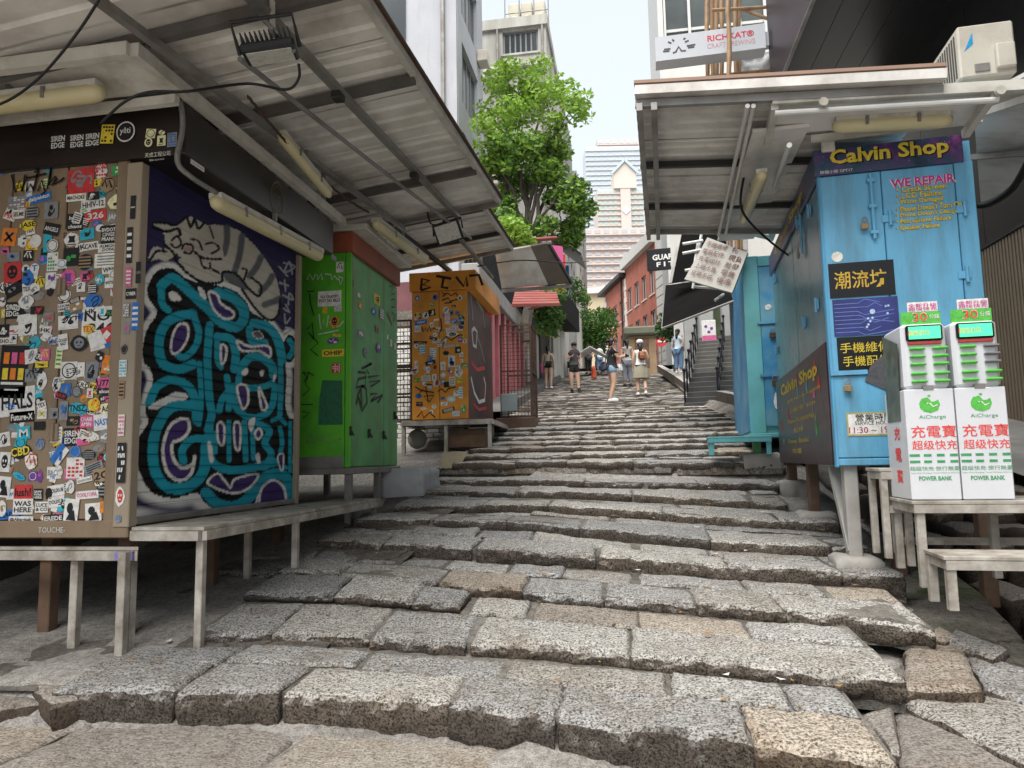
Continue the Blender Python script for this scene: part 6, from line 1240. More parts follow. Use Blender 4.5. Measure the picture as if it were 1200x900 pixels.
    for s, x_, z_, hh, wd, mt in (('全新升級\n超快快充', 0.02, 0.115, 0.05, 0.17, M_MAG), ('30', 0.0, 0.05, 0.06, 0.09, inkc('w')), ('30', 0.0, 0.05, 0.054, 0.085, M_SRED), ('分鐘', 0.085, 0.05, 0.03, 0.06, inkc('w'))):
        if z_ > 0.1:
            b = MB(T); b.box((cx_ - 0.07, 0.05, hM + 0.086), (cx_ + 0.11, 0.056, hM + 0.15), inkc('w')); b.build('topper_tab', tp)
        b = MB(); b.print_text(fT, s, cx_ + x_, hM + z_, hh, mt, 0.003 if mt is not M_SRED else 0.0045, w=wd, bold=0.005); b.build('topper_text', tp)
    if k == 0:
        fL = (o, -my, lz, -mx)
        for i, s in enumerate('充電寶'):
            b = MB(); b.print_text(fL, s, -0.2, hL - 0.28 - i * 0.14, 0.09, M_SRED, 0.002, w=0.12, bold=0.02); b.build('side_lettering', t)
        b = MB(); b.print_poly(fL, [(-0.37, hL - 0.2), (-0.1, hL - 0.2), (-0.05, hM - 0.12), (-0.37, hM - 0.02)], pm('side_film', (0.14, 0.17, 0.13), 0.4, var=0.6, scale=12, bmp=0), 0.003); b.build('side_print', t)
# table under the stations and the benches beside it
def rot_bench(name, label, o, ax, ay, w_, d_, h_, mat, legw, drops, cat, rail=None):
    T = Matrix((ax, ay, lz)).transposed().to_4x4(); T.translation = o
    t = thing(name, T @ Vector((w_ / 2, d_ / 2, -h_)), label, cat)
    n_ = max(2, int(d_ / 0.2))
    for k in range(n_):
        b = MB(T); b.bbox((0, d_ * k / n_ + 0.002, -0.022), (w_, d_ * (k + 1) / n_ - 0.002, 0), mat, 0.003); b.build('board', t)
    b = MB(T); b.box((0.01, 0.0, -0.075), (w_ - 0.01, 0.022, -0.024), mat); b.box((0.01, d_ - 0.022, -0.075), (w_ - 0.01, d_, -0.024), mat); b.box((0.01, 0.024, -0.075), (0.03, d_ - 0.024, -0.024), mat); b.box((w_ - 0.03, 0.024, -0.075), (w_ - 0.01, d_ - 0.024, -0.024), mat); b.build('apron', t)
    for (x_, y_, hh) in drops:
        b = MB(T); b.bbox((x_ - legw / 2, y_ - legw / 2, -hh), (x_ + legw / 2, y_ + legw / 2, -0.026), mat, 0.004); b.build('leg', t)
    if rail:
        b = MB(T); b.bar(rail[0], rail[1], 0.03, 0.05, mat); b.build('stretcher', t)
    return t
def hgt(o, ax, ay, x_, y_, px=None): 
    P = o + ax * x_ + ay * y_; return P
oT = at_plane(1073, 590, cM - my * 0.04, -my); oT.z = cM.z - 0.004
legz = oT.z - at_d(1088, 690, 4.5).z
rot_bench('display_table', 'worn white table under the power bank stations', oT - mx * 0.02, mx, my, 1.05, 0.55, legz, M_BENCH, 0.05, [(0.05, 0.04, legz), (0.05, 0.5, legz - 0.05), (1.0, 0.04, legz), (1.0, 0.5, legz - 0.05), (0.62, 0.45, legz)], 'table', ((0.05, 0.5, -0.3), (1.0, 0.5, -0.3)))
oB = at_d(1106, 652, 4.05); hb = oB.z - at_d(1114, 717, 4.05).z
rot_bench('step_bench', 'low white bench in front of the power bank stations', oB, mx, my, 0.95, 0.33, hb, M_BENCH, 0.05, [(0.04, 0.04, hb), (0.03, 0.3, hb), (0.9, 0.05, hb), (0.9, 0.3, hb)], 'bench')
oS = at_d(1030, 549, 4.95); hs_ = oS.z - at_d(1042, 655, 4.95).z
rot_bench('tall_trestle', 'narrow tall white trestle between the blue stall and the stations', oS, mx, my, 0.2, 0.35, hs_, M_BENCH, 0.045, [(0.03, 0.03, hs_), (0.17, 0.03, hs_ + 0.05), (0.03, 0.32, hs_), (0.17, 0.32, hs_)], 'trestle', ((0.03, 0.03, -0.28), (0.17, 0.03, -0.28)))

# ------------------------------------------------------------------ right canopy, lamp frame, tube lamps
M_SHEET2 = pm('roof_sheet_grey', (0.74, 0.715, 0.68), 0.6, 0.1, var=0.25, scale=1.5, dirt=(0.15, 0.12, 0.09), dirt_amt=0.35, dscale=1.4, bmp=0.04)
A_ = at_d(744, 112, 5.15); Bq = at_plane(1108, 93, A_, ly); C2 = at_d(757, 270, 8.2); D2 = C2 + (Bq - A_)
t = canopy('corrugated_canopy', 'corrugated canopy jutting over the stairs above the blue stall', [Bq, A_, C2, D2], 4, M_SHEET2, 0.15, gutter=False)
for k in (0.02, 0.38, 0.72, 0.98):
    p, q = A_.lerp(C2, k), Bq.lerp(D2, k); b = MB(); b.bar(p + Vector((0, 0, -0.04)), q + Vector((0, 0, -0.04)), 0.045, 0.055, M_GALV if k in (0.02, 0.98) else M_DKMETAL); b.build('beam', t)
for off in (0.03, 0.14):
    b = MB(); b.bar(A_ + (Bq - A_).normalized() * off + Vector((0, 0, -0.09)), C2 + (Bq - A_).normalized() * off + Vector((0, 0, -0.09)), 0.045, 0.06, M_GALV); b.build('purlin', t)
b = MB(); b.bar(A_ + Vector((0, -0.02, 0.03)), Bq + Vector((0, -0.02, 0.03)), 0.03, 0.07, M_SHEET2); b.build('front_fascia', t)
b = MB(); b.bar(A_ + Vector((0, 0.02, 0.09)), Bq + Vector((0, 0.02, 0.09)), 0.12, 0.025, pm('pinkish_roof_felt', (0.32, 0.21, 0.16), 0.8)); b.build('felt_strip', t)
# hung frame over the shop front
YF = cC - ly * 0.62
PF = lambda px, py: at_plane(px, py, YF, -ly)
hf = thing('lamp_frame', PF(1020, 130), 'white rusty-edged frame hung over the blue stall front', 'frame')
b = MB(); b.bar(PF(905, 118), PF(1215, 100), 0.06, 0.075, M_WHITEP); b.build('front_beam', hf)
b = MB(); b.tube([PF(908, 133), PF(1170, 117)], 0.022, pm('white_pipe', (0.6, 0.59, 0.56), 0.45), 10); b.build('pipe', hf)
b = MB(); b.bar(at_plane(950, 163, cC - ly * 0.1, -ly), at_plane(1150, 140, cC - ly * 0.1, -ly), 0.04, 0.05, M_WHITEP); b.build('rear_beam', hf)
for px in (908, 1166):
    p = PF(px, 124 if px < 1000 else 108); b = MB(); b.bar(p, p + ly * 0.55 + Vector((0, 0, -0.05)), 0.05, 0.06, M_WHITEP); b.build('side_beam', hf)
b = MB(); p, q = PF(910, 122), PF(1166, 106); b.prism([p, q, q + ly * 0.5, p + ly * 0.5], (0, 0, 0.02), M_SHEET2); b.build('soffit_board', hf)
for px, py in ((963, 124), (1168, 111)):
    p = PF(px, py); b = MB(); b.lathe(p - ly * 0.04, [(0.018, 0), (0.032, 0), (0.032, 0.03), (0.018, 0.03)], M_WHITEP, 12, 'y'); b.build('pipe_ring', hf)
a_, c_ = at_plane(979, 148, YF + ly * 0.3, -ly), at_plane(1112, 141, YF + ly * 0.3, -ly); tube_lamp('yellowed tube lamp above the Calvin Shop signboard', a_, c_, 0.055)
# rails that run up the street under the canopy
for (pa, pb, r, lab) in (((876, 124), (842, 276), 0.018, 'outer one of two close slim white rails under the right canopy'), ((883, 124), (850, 276), 0.018, 'inner one of two close slim white rails under the right canopy'), ((925, 170), (898, 245), 0.02, 'single slim white rail beside the side signboard of the blue stall')):
    a, c = at_d(*pa, 5.0), at_d(*pb, 7.9); b = MB(); b.tube([a, c], r, MATS['white_pipe'], 8); b.build('canopy_rail', None, label=lab, cat='rail', group='slim rails under the right canopy')
a, c = at_d(893, 205, 5.6), at_d(872, 258, 7.2); tube_lamp('yellowed tube lamp running up the street beside the right canopy', a, c, 0.05)
a, c = at_d(915, 150, 5.3), at_d(862, 280, 8.4)
b = MB(); b.bar(a, c, 0.42, 0.03, M_SHEET2); b.build('eaves_board', None, label='grey eaves board beside the blue stall under the right canopy', cat='board')
cable('black cable sagging beneath the right canopy beside the rails', [at_d(872, 205, 6.3), at_d(868, 240, 6.5), at_d(880, 262, 6.8), at_d(905, 285, 7.2), at_d(925, 300, 7.3)], 0.012, M_CABLE)
# lean-to roof right of the blue stall
P = [at_d(1140, 120, 5.2), at_d(1260, 60, 4.2), at_d(1260, 160, 5.6), at_d(1150, 245, 8.5)]
b = MB(); b.prism(P, (0, 0, 0.03), M_SHEET2); tq = b.build('side_canopy', None, label='flat grey canopy over the passage right of the blue stall', cat='canopy')
for pa, pb2, da, dbb, mt, lab in (((1130, 140), (1235, 105), 5.4, 4.6, M_WHITEP, 'white steel bar above the passage right of the blue stall'), ((1130, 185), (1260, 175), 6.5, 5.8, M_GALV, 'grey steel bar under the flat passage canopy')):
    b = MB(); b.bar(at_d(*pa, da), at_d(*pb2, dbb), 0.04, 0.05, mt); b.build('steel_bar', None, label=lab, cat='bar')
cable('thick black cable bundle looping across the passage canopy', [at_d(1130, 238, 6.8), at_d(1155, 240, 6.7), at_d(1185, 222, 6.4), at_d(1205, 190, 6.0)], 0.035, M_CABLE)
# air conditioner
o = at_d(1127, 99, 5.6); Ta = Matrix((mx, my, lz)).transposed().to_4x4(); Ta.translation = o
wa = 0.42; ha = 0.46
M_CREAM = pm('cream_enamel', (0.55, 0.52, 0.45), 0.45, var=0.12, dirt=(0.25, 0.2, 0.14), dirt_amt=0.25)
t = thing('air_conditioner', o + Vector((0.2, 0.35, 0)), 'cream air conditioner outdoor unit on the right canopy roof', 'air conditioner')
b = MB(Ta); b.bbox((0, 0, 0.05), (wa, 0.8, 0.05 + ha), M_CREAM, 0.015); b.build('case', t)
for k in range(14):
    b = MB(Ta); y_ = 0.06 + k * 0.05; b.box((-0.006, y_, 0.09), (-0.001, y_ + 0.02, ha), flat('grille_dark', (0.08, 0.07, 0.06), 0.6)); b.build('grille_slot', t)
b = MB(Ta); b.bbox((wa * 0.62, -0.05, 0.09), (wa * 0.95, -0.001, 0.3), M_CREAM, 0.01); b.build('valve_cover', t)
b = MB(Ta); b.bbox((wa * 0.25, -0.012, 0.09), (wa * 0.52, -0.001, 0.16), M_GALV, 0.004); b.build('handle', t)
b = MB(); fa = (o, mx, lz, -my); b.print_poly(fa, [(0.04, 0.28), (0.11, 0.44), (0.11, 0.34)], flat('blue_mark', (0.02, 0.3, 0.6), 0.4), 0.002); b.build('maker_mark', t)
for y_ in (0.1, 0.7):
    b = MB(Ta); b.box((-0.02, y_, -0.02), (wa + 0.02, y_ + 0.05, 0.05), M_GALV); b.build('foot_rail', t)

# ------------------------------------------------------------------ second blue stall
cB = at_d(880, 508, 9.4); TB = Matrix((lx, ly, lz)).transposed().to_4x4(); TB.translation = cB
frB = (cB, lx, lz, -ly); frBw = (cB, -ly, lz, -lx)
hB = fr_pix(frB, 884, 300)[1]; LB = -fr_pix(frBw, 862, 505)[0]; WB = 1.15
M_TURQ = pm('turquoise_paint', (0.13, 0.42, 0.46), 0.5, var=0.2, scale=2, dirt=(0.1, 0.25, 0.2), dirt_amt=0.3); M_BLUE2 = pm('worn_blue_paint', (0.045, 0.25, 0.48), 0.5, var=0.3, scale=2.2, dirt=(0.2, 0.33, 0.25), dirt_amt=0.35, dscale=2.2)
stB = thing('turquoise_stall', TB @ Vector((WB / 2, LB / 2, -0.3)), 'turquoise and blue painted stall with padlocked doors behind the phone stall', 'stall')
b = MB(TB); b.box((0.02, 0.03, 0), (WB, LB, hB), M_TURQ); b.build('body', stB)
xa = fr_pix(frB, 893, 400)[0]
b = MB(TB); b.bbox((0, 0, 0), (xa - 0.004, 0.03, hB), M_TURQ, 0.005); b.build('corner_post', stB)
zs = [0.08, fr_pix(frB, 900, 440)[1], fr_pix(frB, 900, 378)[1], fr_pix(frB, 900, 312)[1], hB]
for k in range(4):
    b = MB(TB); b.bbox((xa, 0.0, zs[k] + 0.01), (WB - 0.05, 0.028, zs[k + 1] - 0.006), M_BLUE2 if k != 3 else M_TURQ, 0.006); dk = b.build('door_panel', stB)
    if k in (0, 1):
        b = MB(TB); b.bar((xa - 0.05, -0.015, zs[k + 1]), (WB * 0.8, -0.015, zs[k + 1]), 0.02, 0.035, M_BLUE2); b.build('hasp_bar', dk)
for px, py in ((905, 390), (908, 446)): padlock(frB, px, py, stB, M_RUST, 1.5)
b = MB(TB); b.bbox((0.0, 0.06, 0.03), (0.018, LB, hB - 0.02), M_BLUE2, 0.006); b.build('side_panel', stB)
stickers_from((cB - ly * 0.003,) + tuple(frB[1:]), stB, [(900, 360, 8, 7, 'x', 'w', 'w', ''), (918, 398, 10, 14, 'r', 'y', 'k', '#bars'), (918, 425, 14, 22, 'r', 'b', 'w', '#bars'), (912, 470, 10, 22, 'x', 'w', 'r', '')], 0, 0, 1.0)
b = MB(TB); b.bbox((-0.02, -0.02, -0.06), (WB, LB, -0.002), M_TURQ, 0.006); b.build('base_frame', stB)
for x_, y_ in ((0.07, 0.06), (0.07, LB - 0.1), (WB - 0.1, 0.1)):
    P = TB @ Vector((x_, y_, 0)); b = MB(); b.bbox((P.x - 0.05, P.y - 0.05, smooth_z(P.x, P.y) - 0.25), (P.x + 0.05, P.y + 0.05, cB.z - 0.061), pm('green_post', (0.14, 0.36, 0.16), 0.5), 0.006); b.build('leg', stB)
P = TB @ Vector((0.07, 0.03, 0)); s_ = 0.2; zg = smooth_z(P.x, P.y); bb = stone_mesh([(P.x - s_, P.y - s_), (P.x + s_ * 1.4, P.y - s_), (P.x + s_ * 1.2, P.y + s_), (P.x - s_, P.y + s_)], [zg + 0.06] * 4, zg - 0.2, 'x', MATS['pale_stone'], None, 0.05); bb.build('footing_stone', None, smooth=True, label='pale footing stone under the turquoise stall post', cat='stone')
oB2 = at_d(829, 512, 9.2); hh = 0.24
rot_bench('blue_bench', 'low turquoise painted bench beside the turquoise stall', oB2, lx, ly, at_plane(905, 506, oB2, -ly).x - oB2.x, 0.5, hh, M_TURQ, 0.06, [(0.05, 0.05, hh), (0.05, 0.45, hh), (0.75, 0.05, hh)], 'bench')
# ------------------------------------------------------------------ dark clad building on the right with its soffit
M_CLAD = pm('black_cladding', (0.016, 0.016, 0.018), 0.28, 0.2, var=0.25, bmp=0.0, spec=0.5); M_PURP = pm('purple_black_cladding', (0.03, 0.018, 0.026), 0.4, var=0.2, bmp=0.0)
XD = 3.0; eF = at_x(914, 94, XD); zS = eF.z; yD = at_x(901, 60, XD).y
bd = thing('dark_building', (6, 8, 1.2), 'black metal-clad building overhanging the blue stall, brown ribbed ground floor', 'building')
b = MB(); b.box((XD, -4, zS), (XD + 0.06, yD, zS + 14), M_PURP); b.build('fascia_wall', bd)
b = MB(); b.box((XD + 0.06, yD - 0.1, zS + 0.05), (12, yD, zS + 14), M_PURP); b.build('end_wall', bd)
for k in range(6):
    x0 = XD + 0.07 + k * 0.42
    b = MB(); b.box((x0 + 0.006, -4, zS + 0.03), (x0 + 0.414, yD - 0.1, zS + 0.06), M_CLAD); b.build('soffit_panel', bd)
b = MB(); b.box((XD - 0.012, -4, zS - 0.02), (XD + 0.05, yD, zS - 0.001), M_GALV); b.build('edge_trim', bd)
XR = 5.3; zr0, zr1 = 0.9, at_x(1160, 288, XR).z
for k in range(9):
    y0 = -2 + k * 1.9
    b = MB(); b.box((XR + 0.05, y0 + 0.006, zr1 + 0.05), (XR + 0.1, y0 + 1.894, zS + 0.03), M_CLAD); b.build('wall_panel', bd)
M_RIB = pm('brown_ribbed_metal', (0.20, 0.155, 0.105), 0.5, var=0.15, bmp=0.0)
b = MB(); b.box((XR + 0.06, -2, zr0), (XR + 0.11, yD, zr1), M_RIB); b.build('ribbed_wall_back', bd)
me_rib = None
for k in range(118):
    y0 = 4.0 + k * 0.085
    if me_rib is None:
        b = MB(); b.bbox((XR, y0, zr0), (XR + 0.06, y0 + 0.045, zr1), M_RIB, 0.008); me_rib = b.build('rib', bd)
    else:
        o = me_rib.copy(); o.name = 'rib'; o.location = (0, k * 0.085, 0); col.objects.link(o)
b = MB(); b.box((XR - 0.03, -2, zr1), (XR + 0.12, yD, zr1 + 0.05), M_DKMETAL); b.build('ribbed_wall_cap', bd)

# ------------------------------------------------------------------ projecting beer sign, bamboo scaffold
p0 = at_d(768, 58, 13.5); p1 = at_d(897, 40, 13.1); 
ax = (p1 - p0); ax.z = 0; Ls = ax.length; ax.normalize(); ay = lz.cross(ax)
hS = (at_d(768, 42, 13.5) - at_d(768, 70, 13.5)).z; Ts = Matrix((ax, ay, lz)).transposed().to_4x4(); Ts.translation = p0 - lz * (hS / 2)
M_SIGNW = pm('sign_grey_white', (0.50, 0.52, 0.56), 0.4, var=0.06, bmp=0.0)
t = thing('brewery_sign', Ts @ Vector((Ls / 2, 0.1, 0)), 'pale grey projecting sign with whiskers and red RICHKAT lettering', 'sign')
sl_ = (at_d(897, 40, 13.1).z - p0.z) / Ls
b = MB(Ts); b.prism([(0, 0, 0), (Ls, 0, sl_ * Ls * 0.35), (Ls, 0, hS + sl_ * Ls * 0.35), (0, 0, hS)], (0, 0.35, 0), M_SIGNW); b.build('box', t)
fs = (Ts @ Vector((0, 0, hS / 2)), ax, (lz + ax * 0.0), -ay)
M_SIGR = flat('sign_red', (0.6, 0.04, 0.07), 0.5); M_SIGK = flat('sign_dark', (0.06, 0.06, 0.07), 0.5); M_SIGP = flat('sign_pink', (0.55, 0.3, 0.33), 0.5)
b = MB(); b.print_text(fs, 'RICHKAT®', Ls * 0.69, hS * 0.18, hS * 0.26, M_SIGR, 0.004, w=Ls * 0.42, bold=0.02); b.build('lettering', t)
b = MB(); b.print_text(fs, 'CRAFT BREWING', Ls * 0.69, -hS * 0.14, hS * 0.2, M_SIGP, 0.004, w=Ls * 0.43); b.build('small_lettering', t)
b = MB()
for pts in ([(0.12, 0.25), (0.15, 0.17)], [(0.16, 0.33), (0.175, 0.24)], [(0.28, 0.33), (0.265, 0.26)], [(0.31, 0.2), (0.275, 0.15)], [(0.16, -0.24), (0.19, -0.2), (0.215, 0.0), (0.24, -0.2), (0.28, -0.2)], [(0.08, -0.05), (0.14, -0.05)], [(0.07, -0.13), (0.13, -0.14)], [(0.29, -0.02), (0.37, 0.0)], [(0.3, -0.1), (0.36, -0.09)]):
    b.print_line(fs, [(x * Ls, y * hS) for x, y in pts], 0.035, M_SIGK, 0.004)
b.build('whisker_mark', t); tag(bpy.data.objects['whisker_mark'], kind='stuff')
b = MB(Ts); b.bbox((Ls, 0.1, hS * 0.2), (Ls + 0.35, 0.25, hS * 0.8), M_SIGW, 0.01) if False else b.bbox((Ls, 0.1, hS * 0.2), (Ls + 0.3, 0.25, hS * 0.8), M_SIGNW, 0.01); b.build('bracket', t)
M_BAMB = pm('bamboo', (0.38, 0.24, 0.13), 0.6, var=0.35, scale=6, dirt=(0.2, 0.1, 0.06), dirt_amt=0.3)
sc_ = thing('bamboo_scaffold', at_d(850, 480, 12.8), 'bamboo scaffold poles rising beside the projecting beer sign', 'scaffold')
rs = random.Random(9)
for px, dd in ((831, 13.9), (837, 14.1), (842, 14.0), (848, 13.9), (856, 12.75), (864, 13.9), (868, 13.95)):
    top = at_d(px - 3, -60, dd); bot = at_d(px, 300, dd); b = MB()
    n = 14; b.tube([bot.lerp(top, k / n) + Vector((rs.uniform(-0.012, 0.012), 0, 0)) for k in range(n + 1)], [0.042 + (0.006 if k % 2 else 0) for k in range(n + 1)], M_BAMB, 8); b.build('bamboo_pole', sc_)
for pa, pb in (((834, 12), (905, 8)), ((829, 90), (905, 82)), ((868, 10), (905, 24))):
    b = MB(); b.tube([at_d(*pa, 13.7), at_d(*pb, 13.6)], 0.035, M_BAMB, 8); b.build('bamboo_pole', sc_)
b = MB(); gN = 10; Pc = []
for j in range(gN + 1):
    for i in range(gN + 1): 
        u, v = i / gN, j / gN; p = at_d(866 + 38 * u, 68 - 10 * u + 36 * v, 14.2); Pc.append(p + Vector((0, 0.12 * nz((u * 4, v * 4, 2)), 0.05 * nz((u * 5, v * 3, 7)))))
b.add(Pc, [(j * (gN + 1) + i, j * (gN + 1) + i + 1, (j + 1) * (gN + 1) + i + 1, (j + 1) * (gN + 1) + i) for j in range(gN) for i in range(gN)], flat('tarp_white', (0.62, 0.63, 0.64), 0.6)); b.build('tarpaulin', None, smooth=True, label='crumpled white tarpaulin hung behind the bamboo poles', cat='tarpaulin')

# ------------------------------------------------------------------ helper for facades
def wall_frame(P0, P1):
    P0, P1 = Vector(P0), Vector(P1); d_ = P1 - P0; d_.z = 0; d_.normalize(); return d_
def facade(parent, P0, d_, n_, W_, H_, wallmat, cols, rows, ww, wh, x0, z0, dx, dz, framemat, glassmat, sill=None, th=0.4, mull=1, name='window', skip=()):
    """a wall with real openings: the wall is laid in strips round the window holes"""
    T = Matrix((d_, -n_, lz)).transposed().to_4x4(); T.translation = Vector(P0)
    xs = [0.0]; zs = [0.0]
    for c in range(cols): xs += [x0 + c * dx, x0 + c * dx + ww]
    for r in range(rows): zs += [z0 + r * dz, z0 + r * dz + wh]
    xs.append(W_); zs.append(H_)
    b = MB(T)
    for j in range(len(zs) - 1):
        if zs[j + 1] - zs[j] < 1e-3: continue
        if j % 2 == 0: b.box((0, 0, zs[j]), (W_, th, zs[j + 1]), wallmat)
        else:
            for i in range(0, len(xs) - 1, 2): b.box((xs[i], 0, zs[j]), (xs[i + 1], th, zs[j + 1]), wallmat)
            for c in range(cols):
                if ((j // 2), c) in skip: b.box((xs[1 + 2 * c], 0, zs[j]), (xs[2 + 2 * c], th, zs[j + 1]), wallmat)
    b.build('wall', parent)
    for r in range(rows):
        for c in range(cols):
            if (r, c) in skip: continue
            xa, za = x0 + c * dx, z0 + r * dz
            b = MB(T); f = min(0.09, ww * 0.09)
            b.box((xa, 0.12, za), (xa + f, 0.18, za + wh), framemat); b.box((xa + ww - f, 0.12, za), (xa + ww, 0.18, za + wh), framemat); b.box((xa + f, 0.12, za), (xa + ww - f, 0.18, za + f), framemat); b.box((xa + f, 0.12, za + wh - f), (xa + ww - f, 0.18, za + wh), framemat)
            for k in range(1, mull + 1):
                xm_ = xa + f + (ww - 2 * f) * k / (mull + 1); b.box((xm_ - f * 0.4, 0.13, za + f), (xm_ + f * 0.4, 0.175, za + wh - f), framemat)
            wn = b.build(name, parent)
            b = MB(T); b.box((xa + f * 0.5, 0.15, za + f * 0.5), (xa + ww - f * 0.5, 0.165, za + wh - f * 0.5), glassmat); b.build('pane', wn)
            if sill: b = MB(T); b.box((xa - 0.08, -0.07, za - 0.1), (xa + ww + 0.08, 0.1, za - 0.004), sill); b.build('sill', wn)
M_RENDERG = pm('grey_render', (0.40, 0.41, 0.44), 0.8, var=0.12, scale=1.0, dirt=(0.28, 0.28, 0.29), dirt_amt=0.2, streak=True, bmp=0.4, bscale=25)
M_WINF = flat('window_frame_grey', (0.20, 0.21, 0.22), 0.5); M_WINW = flat('window_frame_white', (0.5, 0.5, 0.48), 0.5)
M_PANE = pm('window_pane', (0.05, 0.06, 0.065), 0.12, var=0.4, scale=0.6, bmp=0.0, spec=0.6)
M_OLDW = pm('stained_white_render', (0.50, 0.49, 0.45), 0.85, var=0.2, scale=0.5, dirt=(0.17, 0.16, 0.14), dirt_amt=0.45, dscale=0.5, streak=True, bmp=0.2)
# grey building
XB = -5.0; y0 = at_x(537, 100, XB).y; y1 = at_x(566, 100, XB).y; zb0 = zc(y0) - 0.5; ztp = 26.0
gb = thing('grey_building', (XB - 3, (y0 + y1) / 2, zb0), 'smooth grey rendered building with recessed window bays behind the left canopy', 'building')
zw = at_x(548, 132, XB).z
facade(gb, (XB, y0, zb0), Vector((0, 1, 0)), Vector((1, 0, 0)), y1 - y0, ztp - zb0, M_RENDERG, 1, 6, (y1 - y0) * 0.62, 2.1, (y1 - y0) * 0.14, (zw - zb0) % 3.1 + 0.0, 1, 3.1, M_WINF, M_PANE, th=0.5, mull=3)
b = MB(); b.box((XB - 8, y0, zb0), (XB - 0.5, y0 + 0.4, ztp), M_RENDERG); b.box((XB - 8, y1 - 0.4, zb0), (XB - 0.5, y1, ztp), M_RENDERG); b.build('side_wall', gb)
b = MB(); b.box((XB - 0.45, y0 - 0.12, zb0), (XB - 0.02, y0 - 0.002, ztp), M_RENDERG); b.build('pilaster', gb)
b = MB(); b.box((XB - 8, y0, ztp), (XB + 0.1, y1 + 0.1, ztp + 0.6), M_RENDERG); b.build('parapet', gb)
b = MB(); p = at_y(458, 10, y0 - 0.05); b.box((p.x - 0.5, y0 - 0.06, p.z - 1.2), (p.x + 0.5, y0 - 0.01, p.z + 1.0), M_PANE); b.build('window', gb)
# old white building with water tanks
dW = 32.0; pL = at_d(566, 100, dW); pR = at_d(641, 100, dW); YW = pR.y
pL = at_y(566, 100, YW); Lw = pR.x - pL.x; zb1 = zc(dW) - 0.5; zt1 = at_y(600, 34, YW).z
ob_ = thing('old_tenement', ((pL.x + pR.x) / 2, YW + 4, zb1), 'weathered off-white tenement with rooftop water tanks behind the leafy tree', 'building')
zwin = at_y(610, 62, YW).z
facade(ob_, (pL.x, YW, zb1), Vector((1, 0, 0)), Vector((0, -1, 0)), Lw, zt1 - zb1, M_OLDW, 1, 5, Lw * 0.56, 1.15, Lw * 0.32, zwin - zb1 - 3.35 * 4, 1, 3.35, M_WINF, M_PANE, sill=M_OLDW, th=0.4, mull=5)
b = MB(); b.box((pL.x, YW + 0.4, zb1), (pR.x, YW + 9, zt1), M_OLDW); b.build('body', ob_)
zl = at_y(600, 78, YW).z; b = MB(); b.box((pL.x, YW - 0.25, zl - 0.15), (pR.x + 0.25, YW - 0.005, zl + 0.12), M_OLDW); b.build('ledge', ob_)
b = MB(); b.box((pL.x - 0.1, YW - 0.15, zt1), (pR.x + 0.1, YW + 9, zt1 + 0.5), M_OLDW); b.build('parapet', ob_)
M_TANK = pm('cream_tank', (0.48, 0.45, 0.36), 0.5, var=0.1, dirt=(0.3, 0.27, 0.2), dirt_amt=0.2)
for k in range(3):
    pa = at_y(596 + k * 15, 28, YW + 1.0); ha_ = 1.5
    tk = MB(); tk.bbox((pa.x, YW + 1.0, zt1 + 0.5), (pa.x + 0.55, YW + 2.2, zt1 + 0.5 + ha_), M_TANK, 0.05); q = tk.build('water_tank', ob_)
    d2 = MB(); d2.lathe((pa.x + 0.28, YW + 1.0, zt1 + 1.1), [(0.2, 0), (0.2, 0.03), (0.1, 0.05)], M_TANK, 12, 'y'); d2.build('tank_hatch', q)
for k in range(4):
    p = at_y(592 + k * 17, 30, YW + 0.6); b = MB(); b.tube([(p.x, YW + 0.6, zt1 + 0.4), (p.x, YW + 0.6, zt1 + 2.1)], 0.03, M_GALV, 6); b.build('railing_post', ob_)
for z in (1.2, 2.0):
    a, c = at_y(592, 30, YW + 0.6), at_y(643, 30, YW + 0.6); b = MB(); b.tube([(a.x, YW + 0.6, zt1 + z), (c.x, YW + 0.6, zt1 + z)], 0.025, M_GALV, 6); b.build('railing', ob_)
for k in range(3):
    p = at_y(576, 90 + k * 62, YW); b = MB(); b.bbox((p.x - 0.35, YW - 0.42, p.z - 0.25), (p.x + 0.35, YW - 0.01, p.z + 0.25), M_CREAM, 0.03); q = b.build('air_conditioner', ob_); b = MB(); b.lathe((p.x, YW - 0.42, p.z), [(0.19, 0), (0.19, 0.02)], M_DKMETAL, 14, 'y'); b.build('fan_grille', q)
for px in (584, 637):
    p = at_y(px, 100, YW); b = MB(); b.tube([(p.x, YW - 0.1, zb1), (p.x, YW - 0.1, zt1)], 0.06, M_GALV, 8); b.build('drainpipe', ob_)
for k in range(3):
    p = at_x(560, 50 + k * 75, XB); b = MB(); b.bbox((XB + 0.01, p.y - 0.3, p.z - 0.9), (XB + 0.4, p.y + 0.3, p.z - 0.45), M_CREAM, 0.03); b.build('air_conditioner', gb)
b = MB(); p = at_y(520, 100, y0 - 0.1); b.tube([(p.x, y0 - 0.2, zb0), (p.x, y0 - 0.2, ztp)], 0.07, M_GALV, 8); b.build('drainpipe', gb)
